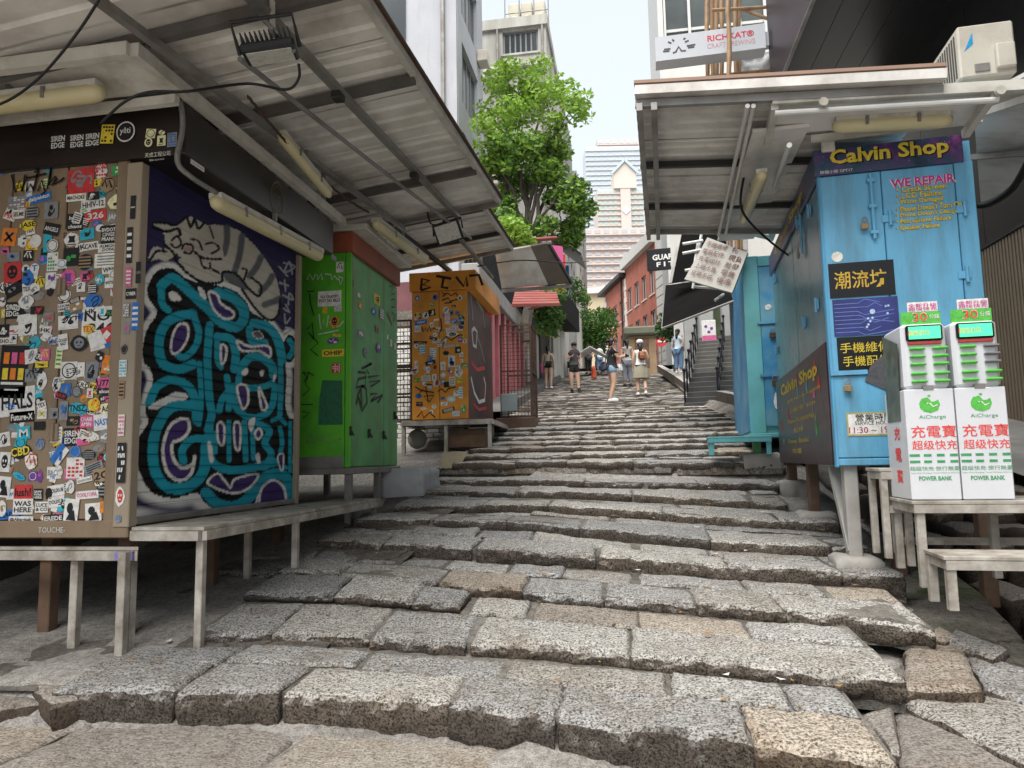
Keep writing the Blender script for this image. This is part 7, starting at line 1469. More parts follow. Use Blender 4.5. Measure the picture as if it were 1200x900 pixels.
# further tenements stepping down the left side
for k, (dA, dB, xoff, pyt, label) in enumerate(((41.2, 48, 0.0, 150, 'grimy grey tenement just beyond the old white tenement'), (48.2, 58, 0.3, 225, 'lower grey tenement far up the left side of the street'))):
    Xk = pR.x + xoff; zt_ = at_x(655 if k == 0 else 676, pyt - 50, Xk).z if False else CAM.z + (538 - (95 if k == 0 else 190)) / 832 * dA
    t = thing('tenement', (Xk - 3, (dA + dB) / 2, zc(dA)), label, 'building')
    facade(t, (Xk, dA, zc(dA) - 0.5), Vector((0, 1, 0)), Vector((1, 0, 0)), dB - dA, zt_ - zc(dA) + 0.5, M_OLDW if k else pm('grey_stained', (0.34, 0.34, 0.33), 0.85, var=0.25, dirt=(0.15, 0.15, 0.14), dirt_amt=0.4, streak=True), 3, 4, 1.2, 1.4, 0.8, 3.5, 2.2, 3.2, M_WINF, M_PANE, th=0.4, mull=1)
    b = MB(); b.box((Xk - 7, dA, zc(dA) - 0.5), (Xk - 0.4, dB, zt_), M_OLDW); b.build('body', t)

# ------------------------------------------------------------------ far towers
M_TPINK = pm('tower_cream', (0.56, 0.49, 0.44), 0.85, var=0.06, scale=0.05, bmp=0.0); M_TPALE = pm('tower_pale', (0.52, 0.55, 0.59), 0.85, var=0.06, scale=0.05, bmp=0.0); M_TGLASS = flat('tower_glass_hazed', (0.42, 0.53, 0.54), 0.2); M_TPK = pm('tower_pink', (0.53, 0.45, 0.42), 0.85, var=0.06, scale=0.05, bmp=0.0)  # distance haze mixed into the tower colours, walls and glass
def tower(name, label, d_, pxl, pxr, pyt, pyb, mat, cols, fl, wmat, gable=False, strip=None, gaps=0.28):
    a = at_d(pxl, pyt, d_); c = at_d(pxr, pyt, d_); zbot = at_d(pxl, pyb, d_).z; ax = c - a; ax.z = 0; W_ = ax.length; ax.normalize(); ay_ = lz.cross(ax); zt_ = a.z
    T = Matrix((ax, ay_, lz)).transposed().to_4x4(); T.translation = Vector((a.x, a.y, 0)); gz = 3.0
    t = thing(name, T @ Vector((W_ / 2, 8, gz)), label, 'tower')
    b = MB(T); b.box((0, 0, gz), (W_, 16, zt_), mat); b.build('body', t)
    fh = (zt_ - zbot) / fl; cw = W_ / cols; first = None
    for r in range(fl):
        for c_ in range(cols):
            if strip and strip[0] <= (c_ + 0.5) / cols <= strip[1]: continue
            if first is None:
                b = MB(T); b.box((cw * gaps / 2, -0.2, zbot + fh * 0.3), (cw * (1 - gaps / 2), 0.1, zbot + fh * 0.78), wmat); first = b.build('window', t); r0, c0 = r, c_
            else:
                o = first.copy(); o.name = 'window'; o.location = ax * (cw * (c_ - c0)) + lz * (fh * (r - r0)); col.objects.link(o)
        b = MB(T); b.box((-0.3, -0.7, zbot + fh * r), (W_ + 0.3, -0.01, zbot + fh * r + fh * 0.16), mat); b.build('floor_band', t)
    return t, T, W_, zt_
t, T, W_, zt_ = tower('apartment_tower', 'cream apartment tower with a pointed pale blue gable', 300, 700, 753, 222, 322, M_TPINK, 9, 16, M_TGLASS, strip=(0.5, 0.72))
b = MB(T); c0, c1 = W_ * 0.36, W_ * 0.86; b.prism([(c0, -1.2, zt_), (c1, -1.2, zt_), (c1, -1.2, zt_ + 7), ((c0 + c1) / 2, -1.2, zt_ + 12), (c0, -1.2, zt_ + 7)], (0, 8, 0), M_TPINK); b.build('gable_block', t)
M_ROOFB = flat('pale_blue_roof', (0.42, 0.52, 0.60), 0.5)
for s in (-1, 1):
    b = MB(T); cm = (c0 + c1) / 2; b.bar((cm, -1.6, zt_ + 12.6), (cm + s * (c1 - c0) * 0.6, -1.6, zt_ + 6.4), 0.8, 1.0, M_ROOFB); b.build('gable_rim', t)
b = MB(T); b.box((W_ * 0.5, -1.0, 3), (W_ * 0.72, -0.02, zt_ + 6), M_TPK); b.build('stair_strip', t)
for k in range(4):
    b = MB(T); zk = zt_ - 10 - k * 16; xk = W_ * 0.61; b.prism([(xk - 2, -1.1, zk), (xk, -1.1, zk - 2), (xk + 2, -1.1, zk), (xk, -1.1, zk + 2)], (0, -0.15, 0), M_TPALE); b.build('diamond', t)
tower('apartment_tower', 'pale blue-grey high-rise behind the gabled tower', 380, 686, 760, 172, 322, M_TPALE, 10, 26, flat('tower_glass_hazed_pale', (0.48, 0.54, 0.58), 0.2))
tower('apartment_tower', 'pink-banded high-rise peeking above the gable', 460, 700, 748, 163, 240, M_TPK, 6, 10, flat('tower_glass_hazed_pale', (0.4, 0.48, 0.52), 0.2))
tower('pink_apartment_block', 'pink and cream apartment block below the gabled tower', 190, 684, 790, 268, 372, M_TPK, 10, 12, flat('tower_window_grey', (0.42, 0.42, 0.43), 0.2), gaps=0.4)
# glass office building behind the scaffold
M_GWALL = pm('office_pale', (0.46, 0.46, 0.45), 0.6, var=0.1, bmp=0.0); M_GGL = pm('office_glass', (0.07, 0.085, 0.08), 0.1, var=0.5, scale=0.4, bmp=0.0, spec=0.6)
pa = at_d(779, 60, 46); Yg = pa.y; og = thing('glass_office_building', (pa.x + 6, Yg + 5, zc(46)), 'glass-fronted office building with pale mullions behind the beer sign', 'building')
zA = 7.0
b = MB(); b.box((pa.x + 0.02, Yg + 0.1, zA), (pa.x + 15, Yg + 12, 60), M_GGL); b.build('core', og)
b = MB(); b.box((pa.x - 0.4, Yg - 0.25, zA), (pa.x, Yg + 12, 60), M_GWALL); b.build('corner_pier', og)
fp = None
for k in range(9):
    b = MB(); x0 = pa.x + 0.05 + 1.65 * k; b.box((x0 - 0.09, Yg - 0.25, zA), (x0 + 0.09, Yg + 0.08, 60), M_GWALL); b.build('mullion', og)
    for r in range(20):
        if fp is None:
            b = MB(); b.box((x0 + 0.1, Yg - 0.02, zA + 0.15), (x0 + 1.54, Yg + 0.06, zA + 2.45), M_GGL); fp = b.build('pane', og)
        else:
            o = fp.copy(); o.name = 'pane'; o.location = (1.65 * k, 0, 2.6 * r); col.objects.link(o)
for r in range(21):
    b = MB(); b.box((pa.x, Yg - 0.12, zA + 2.6 * r - 0.1), (pa.x + 15, Yg + 0.05, zA + 2.6 * r + 0.1), M_GWALL); b.build('transom', og)

# ------------------------------------------------------------------ red brick building on the cross street
M_BRICK = pm('red_brick', (0.46, 0.15, 0.10), 0.85, var=0.25, scale=1.2, dirt=(0.25, 0.11, 0.08), dirt_amt=0.25, bmp=0.3, bscale=18); M_QUOIN = pm('pale_stone_trim', (0.72, 0.69, 0.64), 0.8, var=0.15); M_WST = pm('white_rusticated', (0.58, 0.57, 0.54), 0.8, var=0.12)
E0 = at_d(711, 425, 70); dv = ray(501, 536); dv.z = 0; dv.normalize()
# near end of the facade where it meets pixel column 790
def along(px):
    r = ray(px, 400); r.z = 0; n_ = Vector((-dv.y, dv.x, 0)); t = n_.dot(Vector((E0.x, E0.y, 0))) / n_.dot(r); return r * t
E1 = along(772); zgb = zc(60) - 0.3; nrm = Vector((dv.y, -dv.x, 0)); 
if nrm.dot(Vector((E0.x, E0.y, 0))) > 0: nrm = -nrm
zc1 = at_d(790, 268, 51).z
br = thing('brick_building', (E0.x + 4, E0.y, zgb), 'red brick colonial building with pale quoins across the top of the stairs', 'building')
LbA = (E1 - Vector((E0.x, E0.y, 0))).length
mid = along(735); LbL = (Vector((E0.x, E0.y, 0)) - mid).length; LbR = (E1 - mid).length
zl_ = at_d(711, 347, 70).z
facade(br, (E0.x, E0.y, zgb), -dv, nrm, LbL, zl_ - zgb, M_BRICK, 3, 3, 1.3, 1.9, LbL * 0.12, 0.6, LbL * 0.3, 3.15, M_WINW, M_PANE, sill=M_QUOIN, mull=1)
facade(br, (mid.x, mid.y, zgb), -dv, nrm, LbR, zc1 - zgb, M_BRICK, 4, 3, 1.2, 2.0, LbR * 0.08, 0.7, LbR * 0.24, 3.3, M_WINW, M_PANE, sill=M_QUOIN, mull=1)
Tb = Matrix((-dv, -nrm, lz)).transposed().to_4x4(); Tb.translation = Vector((E0.x, E0.y, zgb))
for k in range(int((zl_ - zgb) / 0.55)):
    w1 = 0.75 if k % 2 else 0.5
    b = MB(Tb); b.box((-0.05, -0.06, k * 0.55 + 0.02), (w1, 0.4, k * 0.55 + 0.53), M_QUOIN); b.build('quoin', br)
    b = MB(Tb); b.box((LbL - w1 / 2, -0.06, k * 0.55 + 0.02), (LbL + w1 / 2, -0.005, k * 0.55 + 0.53), M_QUOIN); b.build('quoin', br)
b = MB(Tb); b.box((-0.6, -0.6, zl_ - zgb), (LbL + 0.2, 6, zl_ - zgb + 0.35), M_DKMETAL); b.build('roof', br)
b = MB(Tb); b.box((LbL, -0.45, zc1 - zgb), (LbL + LbR, 6, zc1 - zgb + 0.9), M_WST); b.build('cornice', br)
b = MB(Tb); b.box((LbL + 0.3, -0.12, 1.2 + 3.0), (LbL + LbR, -0.005, 1.2 + 3.5), M_WST); b.build('string_course', br)
b = MB(Tb); b.tube([(LbL - 0.6, -0.2, 0), (LbL - 0.6, -0.2, zl_ - zgb)], 0.09, M_DKMETAL, 8); b.build('drainpipe', br)
b = MB(Tb); b.box((0.1, 0.4, 0), (LbL + LbR, 8, zl_ - zgb - 0.05), M_BRICK); b.build('body', br)
# white building against it, nearer
F1 = along(800); Ww = (F1 - E1).length
wb = thing('white_building', (E1.x, E1.y, zgb), 'white rusticated building adjoining the red brick one', 'building')
facade(wb, (E1.x, E1.y, zgb - 0.5), -dv, nrm, Ww, zc1 - zgb + 1.2, M_WST, 1, 2, 1.1, 2.4, Ww * 0.35, 2.5, 1, 4.6, M_WINF, M_PANE, th=0.4)
Tw = Tb.copy(); Tw.translation = Vector((E1.x, E1.y, zgb - 0.5))
for k in range(14):
    b = MB(Tw); b.box((0, -0.05, k * 0.72 + 0.03), (Ww * 0.3, -0.004, k * 0.72 + 0.66), M_WST); b.build('rustic_block', wb)
b = MB(Tw); b.box((0, 0.4, 0), (Ww + 6, 8, zc1 - zgb + 1.1), M_WST); b.build('body', wb)
# cream colonial block at the end of the street
pa = at_d(684, 345, 85); cb = thing('cream_building', (pa.x + 3, 90, zc(80)), 'cream columned building at the end of the street', 'building')
facade(cb, (pa.x - 2, pa.y, zc(80) - 1), Vector((1, 0, 0)), Vector((0, -1, 0)), 12, pa.z - zc(80) + 1, pm('cream_render', (0.55, 0.47, 0.32), 0.8, var=0.12), 4, 2, 1.6, 3.0, 1.0, 3.2, 2.7, 4.0, M_WINW, M_PANE, th=0.6)
b = MB(); b.box((pa.x - 2.4, pa.y - 0.5, pa.z), (pa.x + 10.4, pa.y + 8, pa.z + 0.7), M_QUOIN); b.build('cornice', cb)
# black sign of the gym
o = at_d(758, 305, 36); q = at_d(800, 303, 35.5); axg = (q - o); axg.z = 0; Lg = axg.length; axg.normalize(); hG = 1.12
Tg = Matrix((axg, lz.cross(axg), lz)).transposed().to_4x4(); Tg.translation = o - lz * hG / 2
t = thing('gym_sign', Tg @ Vector((Lg / 2, 0, 0)), 'black hanging sign with white GUARD FIT lettering', 'sign')
b = MB(Tg); b.bbox((0, 0, 0), (Lg, 0.2, hG), M_PITCH, 0.02); b.build('box', t)
fgn = (o, axg, lz, axg.cross(lz))
for s, z, hh, wd in (('GUARD', 0.1, 0.3, Lg * 0.72), ('F I T', -0.28, 0.24, Lg * 0.5)):
    b = MB(); b.print_text(fgn, s, Lg * 0.52, z, hh, inkc('w'), 0.006, w=wd, bold=0.03); b.build('lettering', t)

# ------------------------------------------------------------------ left shops beyond the orange stall
M_PINK = pm('pink_paint', (0.46, 0.14, 0.16), 0.6, var=0.2, dirt=(0.25, 0.08, 0.08), dirt_amt=0.25, streak=True); M_MAROON = pm('maroon_boards', (0.14, 0.045, 0.05), 0.6, var=0.3)
XP = -3.55
pk = thing('pink_shop', (XP - 1, 20, zc(17)), 'old shop front with pink painted pillars behind the cage', 'shop')
yP0, yP1 = 16.5, 24.5
zP = CAM.z + (538 - 345) / 832 * 19
b = MB(); b.box((XP - 3, yP0, zc(16)), (XP - 0.12, yP1, zP), M_MAROON); b.build('wall', pk)
for k in range(9):
    y_ = yP0 + 0.1 + k * 0.95; b = MB(); b.bbox((XP - 0.12, y_, zc(y_) - 0.2), (XP + 0.06, y_ + 0.3, zP - 0.1), M_PINK, 0.02); b.build('pillar', pk)
for k in range(8):
    y_ = yP0 + 0.45 + k * 0.95; b = MB(); b.bbox((XP - 0.11, y_, zc(y_)), (XP - 0.05, y_ + 0.55, zP - 0.6), M_MAROON, 0.01); b.build('shutter_panel', pk)
b = MB(); b.bbox((XP - 0.3, yP0 - 0.1, zP - 0.1), (XP + 0.15, yP1, zP + 0.35), pm('concrete_lintel', (0.28, 0.27, 0.26), 0.8), 0.02); b.build('lintel', pk)
# red slatted awning
P0 = at_d(608, 357, 15.5); P1 = at_d(652, 352, 16.0)
t = thing('red_awning', at_d(630, 350, 16), 'faded red slatted awning over the pink pillared shop', 'awning')
M_REDA = pm('faded_red', (0.26, 0.065, 0.055), 0.6, var=0.25, dirt=(0.2, 0.1, 0.08), dirt_amt=0.3)
q0, q1, q2, q3 = at_d(600, 358, 14.8), at_d(656, 357, 15.6), at_d(650, 336, 18.5), at_d(605, 336, 18.0)
for k in range(8):
    a, c = k / 8 + 0.015, (k + 1) / 8 - 0.015; b = MB(); b.prism([q0.lerp(q3, a), q1.lerp(q2, a), q1.lerp(q2, c), q0.lerp(q3, c)], (0, 0, 0.03), M_REDA); b.build('slat', t)
b = MB(); b.bar(q0, q1, 0.05, 0.06, M_REDA); b.build('front_rail', t)
b = MB(); b.bar(q1.lerp(q0, 0.3), q2.lerp(q3, 0.7) - Vector((0, 0, 0.6)), 0.04, 0.04, M_REDA); b.build('strut', t)
# pale sheet canopy with brown end
q0, q1, q2, q3 = at_d(574, 300, 12.0), at_d(668, 334, 12.2), at_d(640, 283, 15.0), at_d(560, 290, 14.5)
t = thing('sheet_canopy', at_d(620, 320, 13), 'pale sheet canopy with a brown patched end past the orange stall', 'canopy')
q0, q1, q2, q3 = at_d(588, 338, 13.0), at_d(670, 332, 13.2), at_d(643, 285, 12.4), at_d(580, 296, 12.2)
for a, c, mt in ((0, 0.33, M_SHEET), (0.33, 0.66, M_SHEET), (0.66, 1.0, pm('brown_patched_sheet', (0.19, 0.155, 0.13), 0.8, var=0.25))):
    b = MB(); b.prism([q0.lerp(q1, a), q0.lerp(q1, c - 0.004), q3.lerp(q2, c - 0.004), q3.lerp(q2, a)], (0, 0, 0.025), mt); b.build('roof_sheet', t)
b = MB(); b.bar(q0 - Vector((0, 0, 0.05)), q1 - Vector((0, 0, 0.05)), 0.05, 0.06, M_GALV); b.build('beam', t)
b = MB(); b.bar(q1, q2, 0.04, 0.06, M_DKMETAL); b.build('edge_bar', t)
cable('thin black wire strung past the sheet canopy from the left canopies', [at_d(560, 312, 9.8), at_d(610, 305, 11), at_d(665, 308, 12.5), at_d(690, 306, 16)], 0.012, M_CABLE)
b = MB(); b.tube([at_d(596, 283, 14), at_d(652, 279, 14.5)], 0.045, M_REDA, 8); b.build('roof_pipe', None, label='red-brown pipe on the roofs above the sheet canopy', cat='pipe')
# dark bar front with balcony and planter
db = thing('dark_bar', (-4, 29, zc(26)), 'dark shop row with a black balcony and an orange awning up the left side', 'shop')
M_AWNB = pm('balcony_black', (0.014, 0.014, 0.015), 0.85, var=0.3, spec=0.08); M_DGREY = pm('dark_grey_render', (0.06, 0.062, 0.068), 0.7, var=0.25); M_CRW = pm('cream_wall', (0.42, 0.40, 0.36), 0.8, var=0.2)
yb0, yb1 = 24.7, 38.0; zbc = CAM.z + (538 - 250) / 832 * 25
b = MB(); b.box((XP - 5, yb0, zc(24)), (XP - 0.3, yb1, zc(24) + 3.2), M_CRW); b.build('ground_floor_wall', db)
b = MB(); b.box((XP - 5, yb0, zc(24) + 3.2), (XP - 0.3, yb1, zbc), M_DGREY); b.build('upper_wall', db)
b = MB(); b.prism([(XP - 0.3, yb0 + 0.2, zc(24) + 3.3), (XP + 1.15, yb0 + 0.2, zc(24) + 3.1), (XP + 1.15, yb1, zc(24) + 4.5), (XP - 0.3, yb1, zc(24) + 4.6)], (0, 0, 1.2), M_AWNB); b.build('balcony_slab', db)
for k in range(12):
    y_ = yb0 + 0.3 + k * 1.1; z_ = zc(24) + 4.25 + 1.4 * (y_ - yb0 - 0.2) / (yb1 - yb0)
    b = MB(); b.tube([(XP + 1.05, y_, z_), (XP + 1.05, y_, z_ + 0.9)], 0.03, M_PITCH, 6); b.build('baluster', db)
b = MB(); b.tube([(XP + 1.05, yb0 + 0.3, zc(24) + 5.15), (XP + 1.05, yb1, zc(24) + 6.5)], 0.035, M_PITCH, 6); b.build('handrail', db)
b = MB(); b.prism([(XP - 0.28, yb0 + 1.0, zc(24) + 2.7), (XP + 0.75, yb0 + 1.0, zc(24) + 2.2), (XP + 0.75, yb0 + 5, zc(24) + 2.8), (XP - 0.28, yb0 + 5, zc(24) + 3.1)], (0, 0, 0.04), pm('orange_canvas', (0.55, 0.26, 0.06), 0.8)); b.build('orange_awning', db)
for k in range(4):
    y_ = yb0 + 0.8 + k * 3.0; b = MB(); b.box((XP - 0.29, y_, zc(y_) + 0.1), (XP - 0.24, y_ + 1.6, zc(y_) + 2.3), M_PANE); b.build('shop_window', db)
for k in range(5):
    y_ = yb0 + 0.8 + k * 2.4; b = MB(); b.box((XP - 0.29, y_, zc(24) + 5.4), (XP - 0.22, y_ + 1.3, zc(24) + 7.2), M_PANE); b.build('window', db)
for k, (a, cc) in enumerate((('m', 0.4), ('r', 1.2), ('b', 2.4))):
    b = MB(); y_ = yb0 + 5 + cc * 1.6; b.prism([(XP + 0.3, y_, zc(24) + 5.9), (XP + 1.0, y_, zc(24) + 5.8), (XP + 1.0, y_, zc(24) + 7.0), (XP + 0.3, y_, zc(24) + 7.1)], (0, 0.06, 0), inkc(a)); b.build('hanging_banner', None, label='%s fabric banner hanging over the balcony up the left side' % {'m': 'pink', 'r': 'red', 'b': 'blue'}[a], cat='banner')
b = MB(); b.prism([(XP + 0.3, 32, zc(24) + 8.2), (XP + 1.7, 32, zc(24) + 7.0), (XP + 1.7, 36, zc(24) + 7.4), (XP + 0.3, 36, zc(24) + 8.6)], (0, 0, 0.12), M_PITCH); b.build('black_awning', None, label='black sloping awning jutting above the hanging banners', cat='awning')
# raised pavement along the left shops
b = MB(); n_ = 30; P = []
for k in range(n_ + 1):
    y_ = 14.6 + k * (TOP_D - 15) / n_; l, r = edges_at(y_); z_ = zc(y_)
    for x_, dz in ((l + 0.12, -0.1), (l + 0.10, 0.17), (l - 0.08, 0.175), (XP - 0.5 - 0.012 * k, 0.18)): P.append((x_, y_, z_ + dz))
b.add(P, [(k * 4 + j, (k + 1) * 4 + j, (k + 1) * 4 + j + 1, k * 4 + j + 1) for k in range(n_) for j in range(3)], pm('dark_paving', (0.11, 0.105, 0.10), 0.85, var=0.3)); b.build('left_pavement', base=(-3, 25, zc(20)), kind='structure')
b = MB(); b.add([(-40, TOP_D, zc(60) + 0.01), (60, TOP_D - 2, zc(60) + 0.01), (60, 60, zc(60) + 0.01), (-40, 62, zc(60) + 0.01)], [(0, 1, 2, 3)], M_ROAD); b.build('cross_road', base=(0, 54, zc(60)), kind='structure')
# ------------------------------------------------------------------ right side: kerb wall, stair with railings, pillars, awnings
kr = link('stone_kerb', None, None, (2.2, 14, 2.2), kind='structure')
pts = [at_d(908, 492, 11.0), at_d(880, 476, 12.6), at_d(858, 462, 14.5), at_d(838, 458, 16.0)]
pts2 = [at_d(812, 456, 18.5), at_d(790, 440, 24), at_d(770, 428, 33)]
def kerb(ps, n):
    for i in range(len(ps) - 1):
        for k in range(n):
            a, c = ps[i].lerp(ps[i + 1], k / n), ps[i].lerp(ps[i + 1], (k + 0.985) / n); dd = (c - a).normalized(); s = Vector((dd.y, -dd.x, 0)).normalized() * 0.22
            b = MB(); b.prism([a, a + s, c + s, c], (0, 0, -0.3), M_STONE); b.build('kerb_stone', kr)
kerb(pts, 2); kerb(pts2, 4)
b = MB(); P = []
ps = pts + pts2
for p in ps: P += [Vector((edges_at(p.y)[1] - 0.15, p.y, zc(p.y) - 0.02)), p + Vector((0.0, 0, -0.22))]
b.add(P, [(2 * i, 2 * i + 1, 2 * i + 3, 2 * i + 2) for i in range(len(ps) - 1)], M_CONC); b.build('gutter', base=tuple(ps[2]), kind='structure')
b = MB(); b.bbox((pts2[0].x - 0.1, pts2[0].y - 0.2, zc(17)), (pts2[0].x + 0.5, pts2[0].y + 0.5, pts2[0].z + 0.2), pm('dark_stone', (0.12, 0.115, 0.105), 0.9, var=0.3, bmp=0.4), 0.04); b.build('stone_pier', None, label='dark stone block at the end of the kerb below the side stair', cat='block')
sst = thing('side_stair', at_d(835, 455, 17.5), 'grey side stair climbing to the right from the stone kerb', 'stair')
c0, c1 = at_d(802, 462, 16.5), at_d(880, 456, 16.0)
dirx = (c1 - c0); dirx.z = 0; Wst = dirx.length; dirx.normalize(); diry = lz.cross(dirx)
zst = c0.z - 0.35
for k in range(16):
    T = Matrix((dirx, diry, lz)).transposed().to_4x4(); T.translation = Vector((c0.x, c0.y, zst))
    b = MB(T); b.bbox((0, 0.3 * k, -0.5), (Wst + 1.5, 0.3 * k + 0.34, 0.15 * (k + 1)), pm('stair_stone', (0.12, 0.115, 0.105), 0.85, var=0.3) if k > 6 else pm('stair_shaded', (0.06, 0.06, 0.06), 0.8, var=0.3), 0.015); b.build('step', sst)  # awning shade put into the stone colour, darkest on the lower steps
for x_ in (0.0, 0.75):
    rl = thing('stair_railing', T @ Vector((x_, 2, 0.5)), 'black iron railing %s the grey side stair' % ('on the kerb side of' if x_ == 0 else 'up the middle of'), 'railing')
    for k in range(7):
        b = MB(T); b.tube([(x_, 0.1 + 0.65 * k, 0.15 * (0.65 * k / 0.3)), (x_, 0.1 + 0.65 * k, 0.15 * (0.65 * k / 0.3) + 0.9)], 0.025, M_PITCH, 6); b.ball((x_, 0.1 + 0.65 * k, 0.15 * (0.65 * k / 0.3) + 0.93), 0.045, M_PITCH, 8, 6); b.build('post', rl)
    for hz in (0.45, 0.82):
        b = MB(T); b.tube([(x_, 0.1, hz), (x_, 4.0, 1.95 + hz)], 0.022, M_PITCH, 6); b.build('rail', rl)
pb = thing('pillared_building', at_d(860, 440, 22), 'pale building with tall grey pillars behind the side stair', 'building')
for px, dd in ((812, 23), (830, 22.5), (858, 21), (874, 20)):
    a = at_d(px, 440, dd); b = MB(); b.bbox((a.x - 0.22, a.y - 0.22, zst), (a.x + 0.22, a.y + 0.22, 12), pm('pillar_grey', (0.36, 0.36, 0.35), 0.7, var=0.15), 0.03); b.build('pillar', pb)
a, c = at_d(792, 440, 25), at_d(900, 440, 24); b = MB(); b.prism([Vector((a.x, a.y, zst)), Vector((c.x + 3, c.y, zst)), Vector((c.x + 3, c.y, 16)), Vector((a.x, a.y, 16))], (0.02, 0.3, 0), M_WST); b.build('rear_wall', pb)
for k in range(3):
    a = at_d(838 + k * 14, 372, 23.6); b = MB(); b.box((a.x - 0.3, a.y - 0.6, a.z - 0.9), (a.x + 0.3, a.y - 0.3, a.z + 0.9), pm('greenish_pane', (0.12, 0.15, 0.09), 0.2, var=0.4)); b.build('window', pb)
a = at_d(831, 395, 20.5); b = MB(); Tp = Matrix((dirx, diry, lz)).transposed().to_4x4(); Tp.translation = a
ps_ = thing('poster_stand', a - lz * 0.9, 'upright poster with pink and blue blocks at the head of the stair', 'poster')
b = MB(Tp); b.bbox((-0.2, 0, -0.55), (0.2, 0.04, 0.5), inkc('w'), 0.01); b.build('board', ps_)
fp_ = (a, dirx, lz, -diry)
for zz, hh, mt in ((-0.08, 0.26, inkc('m')), (-0.36, 0.27, flat('poster_blue', (0.05, 0.25, 0.65), 0.5))):
    b = MB(); b.print_rect(fp_, 0, zz, 0.38, hh, mt, 0.004); b.build('colour_block', ps_)
for x_, z_ in ((-0.08, 0.32), (0.08, 0.25), (0.0, 0.15)):
    b = MB(); b.print_disc(fp_, x_, z_, 0.045, inkc('p'), 0.004); b.build('spot', ps_)
# dark awnings and tilted signboard between the canopy and the turquoise stall
M_AWN = pm('black_canvas', (0.010, 0.009, 0.009), 0.95, var=0.3, spec=0.03)
t = thing('dark_awning', at_d(830, 360, 12.5), 'dark canvas awning sloping below the tilted price board', 'awning')
q = [at_d(776, 385, 12.0), at_d(880, 345, 11.0), at_d(862, 325, 13.5), at_d(780, 336, 14.2)]
b = MB(); b.prism(q, (0, 0, 0.03), M_AWN); b.build('canvas', t)
b = MB(); b.tube([q[0], q[1]], 0.02, M_GALV, 6); b.build('front_bar', t)
b = MB(); b.tube([q[0], q[3]], 0.02, M_GALV, 6); b.build('side_bar', t)
t = thing('dark_awning', at_d(815, 310, 13), 'steep dark awning behind the white pipe frame', 'awning')
q = [at_d(786, 332, 13.0), at_d(850, 322, 12.4), at_d(852, 270, 12.8), at_d(798, 272, 13.4)]
b = MB(); b.prism(q, (0, 0.04, 0), M_AWN); b.build('canvas', t)
b = MB(); b.bar(q[0], q[3], 0.06, 0.03, M_GALV); b.build('side_bar', t)
q = [at_d(802, 327, 9.6), at_d(858, 343, 9.2), at_d(876, 296, 9.2), at_d(829, 278, 9.6)]
t = thing('price_board', at_d(840, 310, 9.4), 'tilted cream signboard with rows of dark characters', 'sign')
b = MB(); nb = (q[1] - q[0]).cross(q[3] - q[0]).normalized(); b.prism(q, nb * -0.04 if nb.y < 0 else nb * 0.04, pm('cream_board', (0.36, 0.345, 0.31), 0.6, var=0.15)); b.build('board', t)
xb, yb_ = (q[1] - q[0]), (q[3] - q[0]); fq = (q[0], xb.normalized(), (yb_ - xb.normalized() * yb_.dot(xb.normalized())).normalized(), nb if nb.y < 0 else -nb)
M_MARO = flat('sign_maroon', (0.10, 0.02, 0.02), 0.6)
for k in range(5):
    b = MB(); b.print_text(fq, ('手機維修', '電腦配件', '充電線材', '上網卡售', '皮帶手袋')[k], xb.length * 0.3, yb_.length * (0.85 - 0.17 * k), 0.08, M_MARO, 0.03, w=xb.length * 0.44, bold=0.004); b.build('text_line', t)
    b = MB(); b.print_text(fq, ('特價', '現貨', '批發', '零售', '優惠')[k], xb.length * 0.76, yb_.length * (0.85 - 0.17 * k), 0.09, M_MARO, 0.03, w=xb.length * 0.28, bold=0.004); b.build('text_line', t)
wf = thing('pipe_frame', at_d(818, 320, 9.9), 'white pipe frame holding the tilted signboard', 'frame')
for pa, pb2 in (((822, 274), (812, 338)), ((818, 285), (812, 322)), ((800, 286), (824, 282)), ((800, 297), (826, 292)), ((803, 317), (820, 314)), ((813, 336), (845, 338)), ((848, 345), (838, 352))):
    b = MB(); b.tube([at_d(*pa, 9.9), at_d(*pb2, 9.8)], 0.022, MATS['white_pipe'], 6); b.build('pipe', wf)
b = MB(); b.bar(at_d(850, 262, 9.3), at_d(905, 275, 9.0), 0.3, 0.1, M_WHITEP); b.build('eaves_box', None, label='white eaves box above the turquoise stall', cat='eaves')
# market hut and white parasol at the top of the stairs
o = at_d(752, 432, 36.5); mh = thing('market_hut', o, 'brown market hut with a grey-green roof near the top of the stairs', 'hut')
b = MB(); b.bbox((o.x - 0.65, o.y - 0.5, o.z - 0.5), (o.x + 0.75, o.y + 1, o.z + 1.65), pm('hut_wood', (0.28, 0.19, 0.11), 0.7, var=0.3), 0.03); b.build('body', mh)
b = MB(); b.bbox((o.x - 0.9, o.y - 0.8, o.z + 1.66), (o.x + 0.95, o.y + 1.2, o.z + 2.1), pm('grey_green_canvas', (0.13, 0.135, 0.10), 0.8, var=0.2), 0.08); b.build('roof', mh)
b = MB(); b.bbox((o.x - 0.3, o.y - 0.54, o.z), (o.x + 0.4, o.y - 0.505, o.z + 1.5), M_BROWNWOOD, 0.01); b.build('door', mh)
o = at_d(690, 437, 37); pr = thing('white_parasol', o, 'white canvas market awning at the far left top of the stairs', 'awning')
for s_ in (-1, 1):
    b = MB(); b.prism([o + Vector((0.1, -0.3, 1.35)), o + Vector((0.1, 2.2, 1.45)), o + Vector((0.1 + s_ * 1.25, 2.2, 0.75)), o + Vector((0.1 + s_ * 1.25, -0.3, 0.6))], (0, 0, 0.04), inkc('w')); b.build('canvas', pr)
